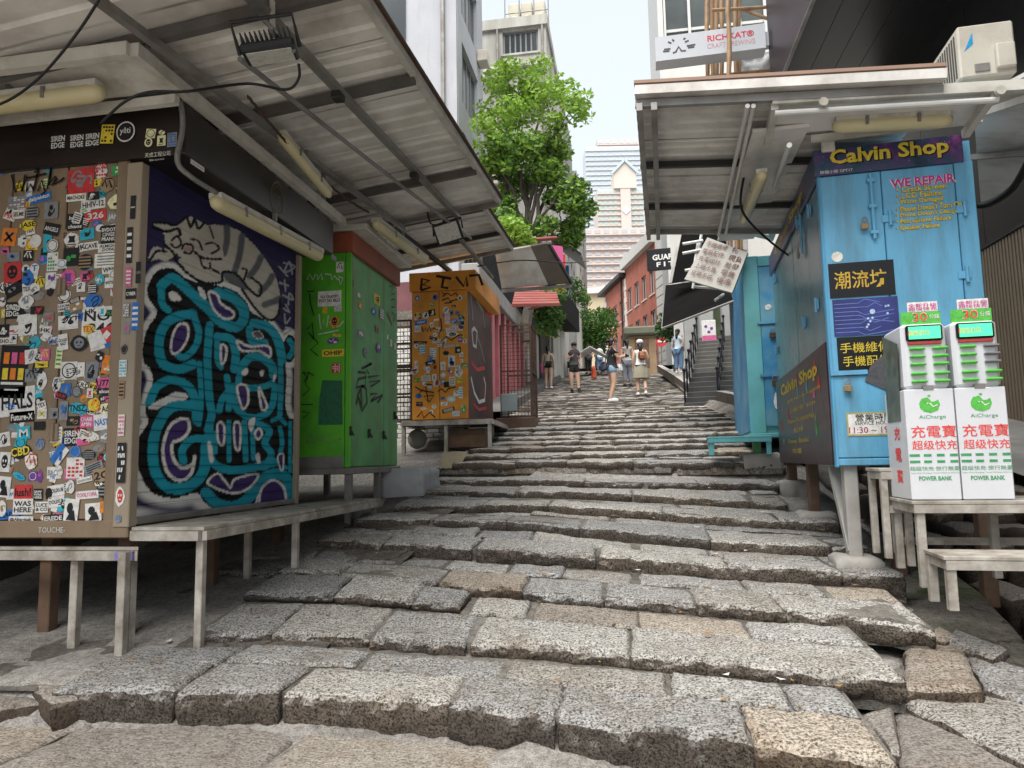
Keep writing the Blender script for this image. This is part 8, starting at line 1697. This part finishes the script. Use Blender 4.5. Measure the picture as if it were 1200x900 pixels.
for x_, h_ in ((-1.1, 0.66), (1.3, 0.66)):
    b = MB(); b.tube([o + Vector((x_, 0.05, -0.6)), o + Vector((x_, 0.05, h_))], 0.03, M_GALV, 6); b.build('pole', pr)
o = at_d(696, 441, 33); b = MB(); b.lathe((o.x, o.y, o.z - 0.1), [(0.13, 0), (0.13, 0.06), (0.1, 0.4), (0.11, 0.43), (0.07, 0.55), (0.02, 0.6)], flat('hydrant_red', (0.42, 0.07, 0.03), 0.5), 12); b.build('bollard', None, smooth=True, label='orange-red street bollard by the left kerb', cat='bollard')
o = at_d(775, 400, 38); ns = thing('no_entry_sign', o - lz * 2.2, 'round red sign on a pole beside the market hut', 'sign')
b = MB(); b.lathe((o.x, o.y, o.z), [(0.3, 0), (0.3, 0.03)], inkc('r'), 18, 'y'); ds_ = b.build('disc', ns)
b = MB(); b.box((o.x - 0.2, o.y - 0.045, o.z - 0.06), (o.x + 0.2, o.y - 0.035, o.z + 0.06), inkc('w')); b.build('bar', ds_)
b = MB(); b.tube([(o.x, o.y + 0.04, o.z - 2.6), (o.x, o.y + 0.04, o.z + 0.3)], 0.035, M_GALV, 8); b.build('pole', ns)

# ------------------------------------------------------------------ trees and plants
def leaf_mat(name, c1, c2):
    ma, n, bb = _new(name); oi = tex(n, 2.2, 3); k = tex(n, 14, 2)
    f = mixc(n, ramp(n, oi, [(0.35, 0.0), (0.65, 1.0)]), c1, c2); f = mixc(n, 1.0, f, ramp(n, k, [(0.3, 0.7), (0.7, 1.15)]), 'MULTIPLY')
    n.links.new(f, bb.inputs['Base Color']); bb.inputs['Roughness'].default_value = 0.55
    tr = N(n, 'ShaderNodeBsdfTranslucent'); n.links.new(f, tr.inputs[0]); mx_ = N(n, 'ShaderNodeMixShader'); mx_.inputs[0].default_value = 0.4
    out = [x for x in n.nodes if x.type == 'OUTPUT_MATERIAL'][0]; n.links.new(bb.outputs[0], mx_.inputs[1]); n.links.new(tr.outputs[0], mx_.inputs[2]); n.links.new(mx_.outputs[0], out.inputs[0]); return ma
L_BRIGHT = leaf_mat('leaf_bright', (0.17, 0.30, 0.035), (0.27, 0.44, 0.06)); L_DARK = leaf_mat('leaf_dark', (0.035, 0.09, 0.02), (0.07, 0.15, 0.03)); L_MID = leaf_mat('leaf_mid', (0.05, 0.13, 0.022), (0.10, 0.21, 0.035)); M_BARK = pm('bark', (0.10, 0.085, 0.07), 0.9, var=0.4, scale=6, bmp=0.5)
def crown(clumps, n, size, mat, seed, flatk=0.8):
    r = random.Random(seed); V = []; F = []
    wts = [c[1] ** 2 for c in clumps]
    for _ in range(n):
        c, rad = r.choices(clumps, wts)[0]
        u = Vector((r.gauss(0, 1), r.gauss(0, 1), r.gauss(0, 1))).normalized() * rad * (r.random() ** 0.45); u.z *= flatk
        p = Vector(c) + u; s = size * r.uniform(0.6, 1.3)
        a = Vector((r.uniform(-1, 1), r.uniform(-1, 1), r.uniform(-0.5, 0.35))).normalized(); q = Vector((r.uniform(-1, 1), r.uniform(-1, 1), r.uniform(-0.3, 1))).normalized(); bq = a.cross(q).normalized()
        o = len(V); V += [p - a * s * 0.55, p + bq * s * 0.3 - a * s * 0.05, p + a * s * 0.6 - Vector((0, 0, s * 0.12)), p - bq * s * 0.3 - a * s * 0.05]; F.append((o, o + 1, o + 2, o + 3))
    b = MB(); b.add(V, F, mat); return b
def branch(b, p, q, r0, r1, seed):
    r = random.Random(seed); p, q = Vector(p), Vector(q); L = (q - p).length; n = 6
    b.tube([p.lerp(q, k / n) + Vector((r.uniform(-1, 1), r.uniform(-1, 1), r.uniform(-0.5, 0.5))) * L * 0.03 * (0 < k < n) for k in range(n + 1)], r0, M_BARK, 7, r1)
# main tree
dT = 22.5; P = lambda px, py, dd=0.0: at_d(px, py, dT + dd)
tr = thing('leafy_tree', P(612, 420), 'bright green leafy tree rising above the left canopies', 'tree')
root = P(618, 400); fork = P(620, 275)
b = MB(); branch(b, root, fork, 0.2, 0.14, 1); b.build('trunk', tr)
ends = [(590, 215), (606, 165), (600, 110), (640, 100), (662, 125), (658, 185), (652, 230), (666, 258), (580, 160), (640, 160), (620, 205), (585, 250)]
cl = []
rt = random.Random(12)
for i, (px, py) in enumerate(ends):
    e = P(px, py, rt.uniform(-1.1, 1.3)); b = MB(); branch(b, fork.lerp(root, 0.05 * (i % 3)), e, 0.085, 0.02, 20 + i); br_ = b.build('limb', tr)
    for k in range(5):
        c = e + Vector((rt.uniform(-0.7, 0.55), rt.uniform(-0.9, 0.9), rt.uniform(-0.6, 0.7))); cl.append((c, rt.uniform(0.3, 0.62)))
        b = MB(); branch(b, e.lerp(fork, 0.2), c, 0.025, 0.008, 50 + i * 7 + k); b.build('twig', br_)
for px, py, rr in ((578, 95, 0.5), (590, 82, 0.45), (612, 85, 0.55), (632, 78, 0.5), (655, 100, 0.55), (678, 128, 0.3), (684, 138, 0.2), (570, 130, 0.5), (576, 190, 0.5), (678, 215, 0.28), (682, 262, 0.25), (670, 280, 0.45), (640, 265, 0.45), (655, 160, 0.5), (620, 130, 0.6), (590, 140, 0.6), (600, 180, 0.6), (640, 200, 0.6)): cl.append((P(px, py, rt.uniform(-0.8, 0.8)), rr))
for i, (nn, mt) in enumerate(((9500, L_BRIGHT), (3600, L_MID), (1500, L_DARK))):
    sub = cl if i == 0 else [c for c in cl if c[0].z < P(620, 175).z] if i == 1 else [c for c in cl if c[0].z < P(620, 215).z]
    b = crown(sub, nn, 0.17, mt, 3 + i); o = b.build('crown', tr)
def bush(name, label, cs, n, size, mat, seed, trunk=None, cat='plant'):
    t = thing(name, cs[0][0] - Vector((0, 0, cs[0][1])) if trunk is None else trunk[0], label, cat)
    b = crown(cs, n, size, mat, seed); b.build('crown' if cat == 'tree' else 'foliage', t)
    b = MB()
    if trunk: branch(b, trunk[0], trunk[1], trunk[2], trunk[2] * 0.5, seed)
    else:
        for c, r in cs: branch(b, cs[0][0] - Vector((0, 0, cs[0][1])), c, 0.02, 0.008, seed)
    b.build('trunk' if cat == 'tree' else 'stem', t); return t
bush('rooftop_shrub', 'bright shrub growing on the roofs between the left canopies', [(at_d(602, 272, 13.2), 0.32), (at_d(594, 264, 13.2), 0.25), (at_d(611, 281, 13.4), 0.28), (at_d(618, 287, 13.4), 0.2)], 900, 0.1, L_BRIGHT, 31)
bush('creeper', 'green creeper hanging on the pink pillared shop', [(at_d(640, 352, 17.5), 0.4), (at_d(644, 368, 17.5), 0.42), (at_d(642, 384, 17.5), 0.35), (at_d(652, 346, 17.6), 0.28)], 1300, 0.11, L_MID, 32)
bush('dark_tree', 'dense dark green tree at the top left of the stairs', [(at_d(700, 385, 50), 1.6), (at_d(695, 400, 50), 1.4), (at_d(707, 372, 51), 1.1), (at_d(690, 392, 50), 1.1)], 3200, 0.24, L_MID, 33, (at_d(700, 432, 50), at_d(700, 392, 50), 0.16), 'tree')
bush('street_tree', 'small dark street tree beside the side stair railing', [(at_d(788, 376, 27), 0.65), (at_d(782, 388, 27), 0.55), (at_d(795, 385, 27), 0.5), (at_d(790, 368, 27), 0.4)], 1800, 0.14, L_DARK, 34, (at_d(790, 440, 27), at_d(790, 385, 27), 0.07), 'tree')
bush('balcony_plant', 'trailing plant on the dark balcony up the left side', [(at_d(672, 332, 27), 0.35), (at_d(678, 345, 28), 0.4), (at_d(684, 352, 30), 0.4), (at_d(688, 368, 33), 0.4)], 900, 0.12, L_MID, 35)
bush('yellow_flower_plant', 'yellow-green plant at the end of the red awning', [(at_d(656, 337, 16.2), 0.13), (at_d(658, 333, 16.2), 0.1)], 160, 0.09, leaf_mat('leaf_yellow', (0.4, 0.38, 0.04), (0.5, 0.45, 0.08)), 36)
# ------------------------------------------------------------------ people
M_SKIN = pm('skin', (0.52, 0.33, 0.24), 0.5, var=0.06, bmp=0.0); M_HAIR = flat('dark_hair', (0.02, 0.016, 0.014), 0.45)
def skinned(name, verts, edges, radii, mat, parent, sub=2, root=0):
    me = bpy.data.meshes.new(name); me.from_pydata([tuple(v) for v in verts], edges, []); me.materials.append(mat)
    o = bpy.data.objects.new(name, me); col.objects.link(o); o.parent = parent; BASE[o.name] = BASE[parent.name]
    bm = bmesh.new(); bm.from_mesh(me); bm.verts.layers.skin.verify(); bm.to_mesh(me); bm.free()
    for i, r in enumerate(radii):
        me.skin_vertices[0].data[i].radius = (r, r) if not isinstance(r, tuple) else r
    me.skin_vertices[0].data[root].use_root = True
    sm = o.modifiers.new('skin', 'SKIN'); sm.use_smooth_shade = True; sm.branch_smoothing = 0.6
    sb_ = o.modifiers.new('sub', 'SUBSURF'); sb_.levels = sub; sb_.render_levels = sub
    return o
def person(label, foot, height, heading, clothes, pose, hair='long', group='people on the stairs'):
    """local frame: x right, y forward, z up (1.70 m); pose overrides joints"""
    k = height / 1.70; T = Matrix.Rotation(heading, 4, 'Z') @ Matrix.Scale(k, 4)
    t = thing('person', foot, label, 'person', group)
    J = dict(pelvis=(0, 0, 0.93), waist=(0, 0.0, 1.08), chest=(0, 0.01, 1.28), neck=(0, 0.0, 1.44), head0=(0, 0.015, 1.52), head=(0, 0.03, 1.60), crown=(0, 0.015, 1.665),
             shL=(-0.165, 0, 1.385), shR=(0.165, 0, 1.385), elL=(-0.22, -0.02, 1.12), elR=(0.22, -0.02, 1.12), wrL=(-0.23, 0.06, 0.89), wrR=(0.23, 0.06, 0.89),
             hipL=(-0.09, 0, 0.88), hipR=(0.09, 0, 0.88), knL=(-0.10, 0.02, 0.49), knR=(0.10, 0.02, 0.49), anL=(-0.10, -0.03, 0.09), anR=(0.10, -0.03, 0.09), toL=(-0.12, 0.13, 0.035), toR=(0.12, 0.13, 0.035))
    J.update(pose); w = clothes.get('build', 1.0) * 1.1
    rad = dict(pelvis=0.125 * w, waist=0.105 * w, chest=(0.135 * w, 0.105 * w), neck=0.05, head0=0.065, head=(0.082, 0.095), crown=0.062, shL=0.062 * w, shR=0.062 * w, elL=0.04, elR=0.04, wrL=0.028, wrR=0.028, hipL=0.095 * w, hipR=0.095 * w, knL=0.066 * w, knR=0.066 * w, anL=0.045, anR=0.045, toL=0.035, toR=0.035)
    E_ = [('pelvis', 'waist'), ('waist', 'chest'), ('chest', 'neck'), ('neck', 'head0'), ('head0', 'head'), ('head', 'crown'), ('chest', 'shL'), ('chest', 'shR'), ('shL', 'elL'), ('shR', 'elR'), ('elL', 'wrL'), ('elR', 'wrR'), ('pelvis', 'hipL'), ('pelvis', 'hipR'), ('hipL', 'knL'), ('hipR', 'knR'), ('knL', 'anL'), ('knR', 'anR'), ('anL', 'toL'), ('anR', 'toR')]
    # hands: palm, four fingers, a thumb
    for s in 'LR':
        e, wv = Vector(J['el' + s]), Vector(J['wr' + s]); d_ = (wv - e).normalized(); sx = -1 if s == 'L' else 1
        lat = d_.cross(Vector((sx, 0.2, 0.1))).normalized(); pal = wv + d_ * 0.07; J['pa' + s] = tuple(pal); rad['pa' + s] = (0.032, 0.018); E_.append(('wr' + s, 'pa' + s))
        for i in range(4):
            q = pal + d_ * (0.075 - 0.008 * abs(i - 1.4)) + lat * (0.022 * (i - 1.5)); mq = pal + d_ * 0.035 + lat * (0.02 * (i - 1.5)) 
            J['f%d%s' % (i, s)] = tuple(mq); J['g%d%s' % (i, s)] = tuple(q + Vector((0, 0.015, 0))); rad['f%d%s' % (i, s)] = 0.009; rad['g%d%s' % (i, s)] = 0.008; E_ += [('pa' + s, 'f%d%s' % (i, s)), ('f%d%s' % (i, s), 'g%d%s' % (i, s))]
        th = wv + d_ * 0.04 + lat * 0.045; J['t' + s] = tuple(th + d_ * 0.03); rad['t' + s] = 0.01; E_.append(('wr' + s, 't' + s))
    nm = list(J); ix = {n: i for i, n in enumerate(nm)}
    tv = lambda p: T @ Vector(p)
    sr = lambda r: tuple(x * k for x in r) if isinstance(r, tuple) else r * k
    body = skinned('body', [tv(J[n]) for n in nm], [(ix[a], ix[b_]) for a, b_ in E_], [sr(rad[n]) for n in nm], M_SKIN, t, 2, ix['pelvis'])
    def garment(name, joints, edges, grow, mat, ends=None):
        V = [Vector(J[j]) if isinstance(j, str) else Vector(J[j[0]]).lerp(Vector(J[j[1]]), j[2]) for j in joints]
        Rr = []
        for j in joints:
            r = rad[j] if isinstance(j, str) else rad[j[0]]
            Rr.append(tuple(x + grow for x in r) if isinstance(r, tuple) else r + grow)
        if ends:
            for i, r in ends.items(): Rr[i] = r
        return skinned(name, [tv(v) for v in V], edges, [sr(r) for r in Rr], mat, t, 2)
    if 'top' in clothes:
        sl = clothes.get('sleeve', 0.6)
        js = ['waist', 'chest', ('chest', 'neck', 0.55), 'shL', 'shR', 'pelvis']; ed = [(0, 1), (1, 2), (1, 3), (1, 4), (0, 5)]
        if sl > 0: js += [('shL', 'elL', sl), ('shR', 'elR', sl)]; ed += [(3, 6), (4, 7)]
        garment('top', js, ed, 0.045, clothes['top'], {2: 0.095, 5: clothes.get('hem', 0.135) * w, **({6: 0.085, 7: 0.085} if sl > 0 else {3: 0.085, 4: 0.085})})
    if 'shorts' in clothes:
        L = clothes.get('short_len', 0.55)
        garment('shorts', ['pelvis', 'hipL', 'hipR', ('hipL', 'knL', L), ('hipR', 'knR', L), ('pelvis', 'waist', 0.6)], [(0, 1), (0, 2), (1, 3), (2, 4), (0, 5)], 0.045, clothes['shorts'], {3: 0.125 * w, 4: 0.125 * w, 5: 0.15 * w})
    if 'skirt' in clothes:
        b = MB(Matrix.Translation(BASE[t.name]) @ T); prof = []
        for i in range(7):
            f = i / 6; prof.append((0.15 + 0.10 * f + 0.03 * math.sin(f * 3), 1.02 - 0.50 * f))
        P = []; F = []; seg = 28
        for r, z in prof:
            for s in range(seg):
                a = 2 * math.pi * s / seg; rr = r * (1 + 0.05 * math.sin(a * 7) * (1.02 - z) * 2); P.append((rr * math.cos(a), rr * 0.85 * math.sin(a), z))
        for i in range(6):
            for s in range(seg): F.append((i * seg + s, i * seg + (s + 1) % seg, (i + 1) * seg + (s + 1) % seg, (i + 1) * seg + s))
        b.add(P, F, clothes['skirt']); b.build('skirt', t, smooth=True)
    if 'trousers' in clothes:
        garment('trousers', ['pelvis', 'hipL', 'hipR', 'knL', 'knR', ('knL', 'anL', 0.92), ('knR', 'anR', 0.92)], [(0, 1), (0, 2), (1, 3), (2, 4), (3, 5), (4, 6)], 0.035, clothes['trousers'], {5: 0.075, 6: 0.075})
    if 'socks' in clothes:
        for s in 'LR': garment('sock', [('knL' if s == 'L' else 'knR', 'anL' if s == 'L' else 'anR', 0.8), 'an' + s], [(0, 1)], 0.008, clothes['socks'], {0: 0.048})
    for s in 'LR':
        a, e = Vector(J['an' + s]), Vector(J['to' + s]); b = MB(Matrix.Translation(BASE[t.name]) @ T)
        d_ = e - a; d_.z = 0; d_.normalize(); c = a.lerp(e, 0.5); c.z = min(a.z, e.z) + 0.005
        V = []; n_ = 12
        for z, gr in ((-0.04, 1.0), (-0.015, 1.05), (0.03, 0.9), (0.06, 0.5)):
            for i in range(n_):
                an = 2 * math.pi * i / n_; V.append(c + d_ * (0.145 * gr * math.cos(an)) + Vector((-d_.y, d_.x, 0)) * (0.052 * gr * math.sin(an)) + Vector((0, 0, z)))
        b.add(V, [(r * n_ + i, r * n_ + (i + 1) % n_, (r + 1) * n_ + (i + 1) % n_, (r + 1) * n_ + i) for r in range(3) for i in range(n_)] + [tuple(range(n_))[::-1], tuple(range(3 * n_, 4 * n_))], clothes.get('shoes', inkc('w'))); b.build('shoe', t, smooth=True)
    # face and hair
    H = Vector(J['head']); b = MB(Matrix.Translation(BASE[t.name]) @ T)
    for s in (-1, 1):
        e_ = MB(Matrix.Translation(BASE[t.name]) @ T); e_.ball(H + Vector((s * 0.032, 0.088, 0.005)), (0.012, 0.006, 0.008), M_HAIR, 8, 5); e_.build('eye', t)
        e_ = MB(Matrix.Translation(BASE[t.name]) @ T); e_.ball(H + Vector((s * 0.084, 0.0, -0.01)), (0.012, 0.02, 0.032), M_SKIN, 8, 6); e_.build('ear', t)
    b.ball(H + Vector((0, 0.098, -0.025)), (0.014, 0.016, 0.022), M_SKIN, 8, 6); b.build('nose', t, smooth=True)
    b = MB(Matrix.Translation(BASE[t.name]) @ T); b.ball(H + Vector((0, 0.085, -0.06)), (0.024, 0.008, 0.007), flat('lips', (0.35, 0.14, 0.12), 0.5), 8, 5); b.build('mouth', t)
    if hair:
        b = MB(Matrix.Translation(BASE[t.name]) @ T); b.ball(H + Vector((0, -0.018, 0.035)), (0.098, 0.105, 0.10), M_HAIR, 14, 9); b.ball(H + Vector((0, -0.055, -0.03)), (0.085, 0.06, 0.085), M_HAIR, 12, 8)
        if hair == 'long': b.tube([H + Vector((0, -0.09, 0.0)), H + Vector((0, -0.12, -0.12)), H + Vector((0, -0.125, -0.25)), H + Vector((0, -0.115, -0.34))], [0.05, 0.06, 0.05, 0.015], M_HAIR, 10)
        if hair == 'bun': b.ball(H + Vector((0, -0.13, 0.05)), (0.055, 0.055, 0.055), M_HAIR, 10, 7)
        if hair == 'pony': b.tube([H + Vector((0, -0.1, 0.05)), H + Vector((0, -0.15, 0.02)), H + Vector((0, -0.16, -0.14)), H + Vector((0, -0.14, -0.26))], [0.03, 0.045, 0.04, 0.012], M_HAIR, 10)
        b.build('hair', t, smooth=True)
    W = Matrix.Translation(BASE[t.name]) @ T
    return t, W
def stand(px, py, d_): p = at_d(px, py, d_); return p
away, toward = 0.0, math.pi
M_BLKC = pm('black_cloth', (0.018, 0.018, 0.02), 0.85, var=0.3, bmp=0.2); M_DENIM = pm('denim', (0.22, 0.33, 0.45), 0.8, var=0.25, scale=12); M_KHAKI = pm('khaki_cloth', (0.30, 0.28, 0.21), 0.85, var=0.15); M_WCLOTH = pm('white_cloth', (0.62, 0.63, 0.62), 0.85, var=0.1); M_NAVY = pm('navy_canvas', (0.02, 0.025, 0.05), 0.7, var=0.2); M_CHAR = pm('charcoal_cloth', (0.045, 0.045, 0.05), 0.85, var=0.2); M_TANL = pm('tan_leather', (0.24, 0.09, 0.04), 0.5, var=0.2); M_JEAN = pm('blue_jeans', (0.12, 0.2, 0.32), 0.8, var=0.2)
def bag(t, W, c, s, mat, label, strap=None, name='bag', front=True):
    b = MB(W); bb_ = thing(name, W @ Vector(c) - Vector((0, 0, s[2] / 2)), label, 'bag')
    b.bbox(tuple(c[i] - s[i] / 2 for i in range(3)), tuple(c[i] + s[i] / 2 for i in range(3)), mat, min(s) * 0.4); b.build('body', bb_, smooth=True)
    b = MB(W); b.bbox((c[0] - s[0] * 0.32, c[1] - s[1] / 2 - 0.03, c[2] - s[2] * 0.35), (c[0] + s[0] * 0.32, c[1] - s[1] / 2 + 0.01, c[2] + s[2] * 0.1), mat, 0.015); b.build('pocket', bb_)
    if strap:
        b = MB(W); b.tube(smooth3(strap), 0.014, mat, 6); b.build('strap', bb_)
    return bb_
def on_stair(px, py):
    """walk the line of sight until it meets the stair surface"""
    r = ray(px, py); lo = 8.0
    for k in range(900):
        p = CAM + r * (lo + 0.04 * k)
        if p.z <= smooth_z(p.x, p.y) + 0.01: return p
    return CAM + r * 20
def size_at(p, hpx): return hpx / FPX * (p - CAM).dot(_F)
# woman in black top and denim shorts, looking at her camera, facing right
p = on_stair(718, 471); h = max(1.5, min(1.72, size_at(p, 75)))
t, W = person('woman in black top and denim shorts looking down at her camera', p, h, -R_(70), dict(top=M_BLKC, sleeve=0.55, shorts=M_DENIM, short_len=0.38, shoes=M_WCLOTH, hem=0.12), dict(elL=(-0.2, 0.12, 1.16), elR=(0.2, 0.12, 1.16), wrL=(-0.07, 0.3, 1.24), wrR=(0.08, 0.3, 1.22), anR=(0.11, -0.1, 0.09), toR=(0.13, 0.06, 0.035), head=(0, 0.05, 1.595), crown=(0, 0.05, 1.66), knL=(-0.1, 0.05, 0.49)), 'bun')
bag(t, W, (0.1, -0.26, 0.93), (0.3, 0.16, 0.26), M_NAVY, 'navy shoulder bag worn by the woman in denim shorts', [(0.1, -0.2, 1.05), (0.12, -0.16, 1.3), (0.08, -0.02, 1.47), (-0.06, 0.1, 1.32), (-0.02, 0.14, 1.1)])
cmr = thing('camera', W @ Vector((0, 0.42, 1.2)), 'small black camera held by the woman in black', 'camera')
b = MB(W); b.bbox((-0.06, 0.38, 1.2), (0.06, 0.43, 1.29), M_PITCH, 0.008); b.build('body', cmr)
b = MB(W); b.lathe((0, 0.43, 1.245), [(0.032, 0), (0.032, -0.05), (0.028, -0.06)], M_PITCH, 12, 'y'); b.build('lens', cmr)
# woman in white cap with brown backpack
p = on_stair(752, 463); h = max(1.5, min(1.7, size_at(p, 65)))
t, W = person('woman in white cap and white top with khaki skirt walking uphill', p, h, R_(5), dict(top=M_WCLOTH, sleeve=0, skirt=M_KHAKI, socks=M_BLKC, shoes=M_WCLOTH, hem=0.16), dict(anR=(0.11, -0.2, 0.14), toR=(0.12, -0.08, 0.05), knR=(0.1, -0.02, 0.5), elR=(0.24, 0.02, 1.13), wrR=(0.2, 0.16, 0.95)), 'long')
bag(t, W, (0.03, -0.19, 1.2), (0.24, 0.13, 0.28), M_TANL, 'small brown leather backpack on the woman in the white cap', [(0.1, -0.14, 1.32), (0.12, 0.0, 1.45), (0.12, 0.12, 1.3)], 'backpack')
cp = thing('cap', W @ Vector((0, 0, 1.66)), 'white baseball cap on the woman with the brown backpack', 'cap')
b = MB(W); b.ball((0, 0.0, 1.655), (0.108, 0.118, 0.085), M_WCLOTH, 16, 10); b.build('crown_panel', cp, smooth=True)
b = MB(W); b.lathe((0, 0.11, 1.64), [(0.09, 0), (0.09, 0.012), (0.02, 0.016)], M_WCLOTH, 16); b.build('peak', cp)
# companion in grey between them
p = on_stair(736, 452); h = max(1.5, min(1.68, size_at(p, 58)))
t, W = person('person in grey vest and leggings with a white carrier bag', p, h, R_(10), dict(top=pm('grey_vest', (0.36, 0.35, 0.33), 0.85), sleeve=0.2, trousers=pm('grey_leggings', (0.2, 0.21, 0.24), 0.85), shoes=M_CHAR), dict(wrL=(-0.26, 0.0, 0.86)), 'pony')
bag(t, W, (-0.26, 0.02, 0.66), (0.26, 0.14, 0.3), M_WCLOTH, 'white and grey carrier bag hanging from the hand of the person in grey', [(-0.3, 0.02, 0.8), (-0.26, 0.02, 0.84), (-0.22, 0.02, 0.8)], 'carrier_bag')
# man in dark T-shirt coming down
p = on_stair(674, 458); h = max(1.6, min(1.76, size_at(p, 57)))
t, W = person('stocky man in charcoal T-shirt, dark shorts and cap walking downhill', p, h, toward + R_(4), dict(top=M_CHAR, sleeve=0.6, shorts=M_BLKC, short_len=0.75, shoes=M_CHAR, build=1.14, socks=M_WCLOTH), dict(elR=(0.24, 0.05, 1.13), wrR=(0.1, 0.22, 1.2), anL=(-0.13, 0.05, 0.09), toL=(-0.16, 0.2, 0.035), knR=(0.12, 0.04, 0.49)), 'short')
cp = thing('cap', W @ Vector((0, 0, 1.66)), 'dark cap on the man in the charcoal T-shirt', 'cap')
b = MB(W); b.ball((0, 0.0, 1.65), (0.108, 0.118, 0.085), M_CHAR, 16, 10); b.build('crown_panel', cp, smooth=True)
b = MB(W); b.lathe((0, 0.12, 1.635), [(0.09, 0), (0.09, 0.012), (0.02, 0.016)], M_CHAR, 16); b.build('peak', cp)
bag(t, W, (0.2, -0.02, 0.92), (0.1, 0.2, 0.22), M_BLKC, 'black shoulder pouch on the man in the charcoal T-shirt', [(0.16, 0.05, 1.02), (0.1, 0.14, 1.25), (-0.08, 0.05, 1.46)], 'pouch')
# woman by the pink shop
p = on_stair(643, 455); p.x -= 0.0; h = max(1.5, min(1.66, size_at(p, 50)))
t, W = person('woman in beige halter top and black shorts facing uphill by the shops', p, h, R_(0), dict(top=pm('beige_top', (0.42, 0.35, 0.26), 0.8), sleeve=0, shorts=M_BLKC, short_len=0.2, shoes=M_WCLOTH, hem=0.11), dict(), 'pony')
bag(t, W, (0.04, -0.17, 0.98), (0.26, 0.1, 0.2), M_BLKC, 'black sling bag on the back of the woman by the shops', [(0.1, -0.14, 1.06), (0.12, -0.1, 1.3), (0.05, 0.03, 1.47)], 'sling_bag')
b = MB(W); jk = thing('jacket', W @ Vector((-0.24, 0.05, 0.6)), 'pink folded jacket over the arm of the woman by the shops', 'jacket'); b.bbox((-0.30, -0.05, 0.62), (-0.2, 0.13, 1.02), inkc('m'), 0.03); b.build('folds', jk, smooth=True)
# person at the top of the side stair
p = at_d(796, 437, 24.0); h = 1.5
t, W = person('long-haired person in pale top and blue jeans at the side stair', p, h, R_(-30), dict(top=pm('pale_blue_top', (0.42, 0.5, 0.56), 0.85), sleeve=0.7, trousers=M_JEAN, shoes=M_WCLOTH), dict(), 'long')
# distant walkers near the top
for px, py, d_, lab, c1, c2 in ((690, 438, 41, 'distant person in dark clothes by the white awning', M_CHAR, M_BLKC), (703, 437, 43, 'distant person in pale shirt by the white awning', M_WCLOTH, M_JEAN), (716, 436, 42, 'distant person in brown top near the market hut', M_KHAKI, M_CHAR)):
    p = on_stair(px, py); person(lab, p, 1.65, R_(20), dict(top=c1, sleeve=0.7, trousers=c2, shoes=M_CHAR), dict(), 'short')

# ------------------------------------------------------------------ dry leaves and scraps caught in the joints
b = MB(); rl_ = random.Random(77); M_DRY = flat('dry_leaf', (0.26, 0.16, 0.06), 0.8); M_SCRAP = flat('paper_scrap', (0.6, 0.58, 0.54), 0.8)
for k in range(150):
    i = rl_.randint(0, 9); P_ = LIPS[i][0]; x = rl_.uniform(P_[0][0], P_[-1][0]); v = rl_.choice((0.5, 0.52, 0.92, 0.95, rl_.random()))
    ya_, yb_ = lip_at(i, x), lip_at(i + 1, x); y = ya_ + (yb_ - ya_) * v; z = lipz(i, x) + (lipz(i + 1, x) - RISE[i + 1] - lipz(i, x)) * v + 0.016
    a = rl_.uniform(0, 6.28); s_ = rl_.uniform(0.012, 0.035); c_, q_ = math.cos(a), math.sin(a)
    b.poly([(x + dx * c_ * s_ - dy * q_ * s_, y + dx * q_ * s_ + dy * c_ * s_, z + dz * s_) for dx, dy, dz in ((-1, 0, 0.25), (0, -0.45, 0.0), (1, 0, 0.35), (0, 0.45, 0.1))], M_DRY if rl_.random() < 0.75 else M_SCRAP)
b.build('leaf_litter', None, label='dry leaves and paper scraps caught between the stones', cat='litter', kind='stuff')
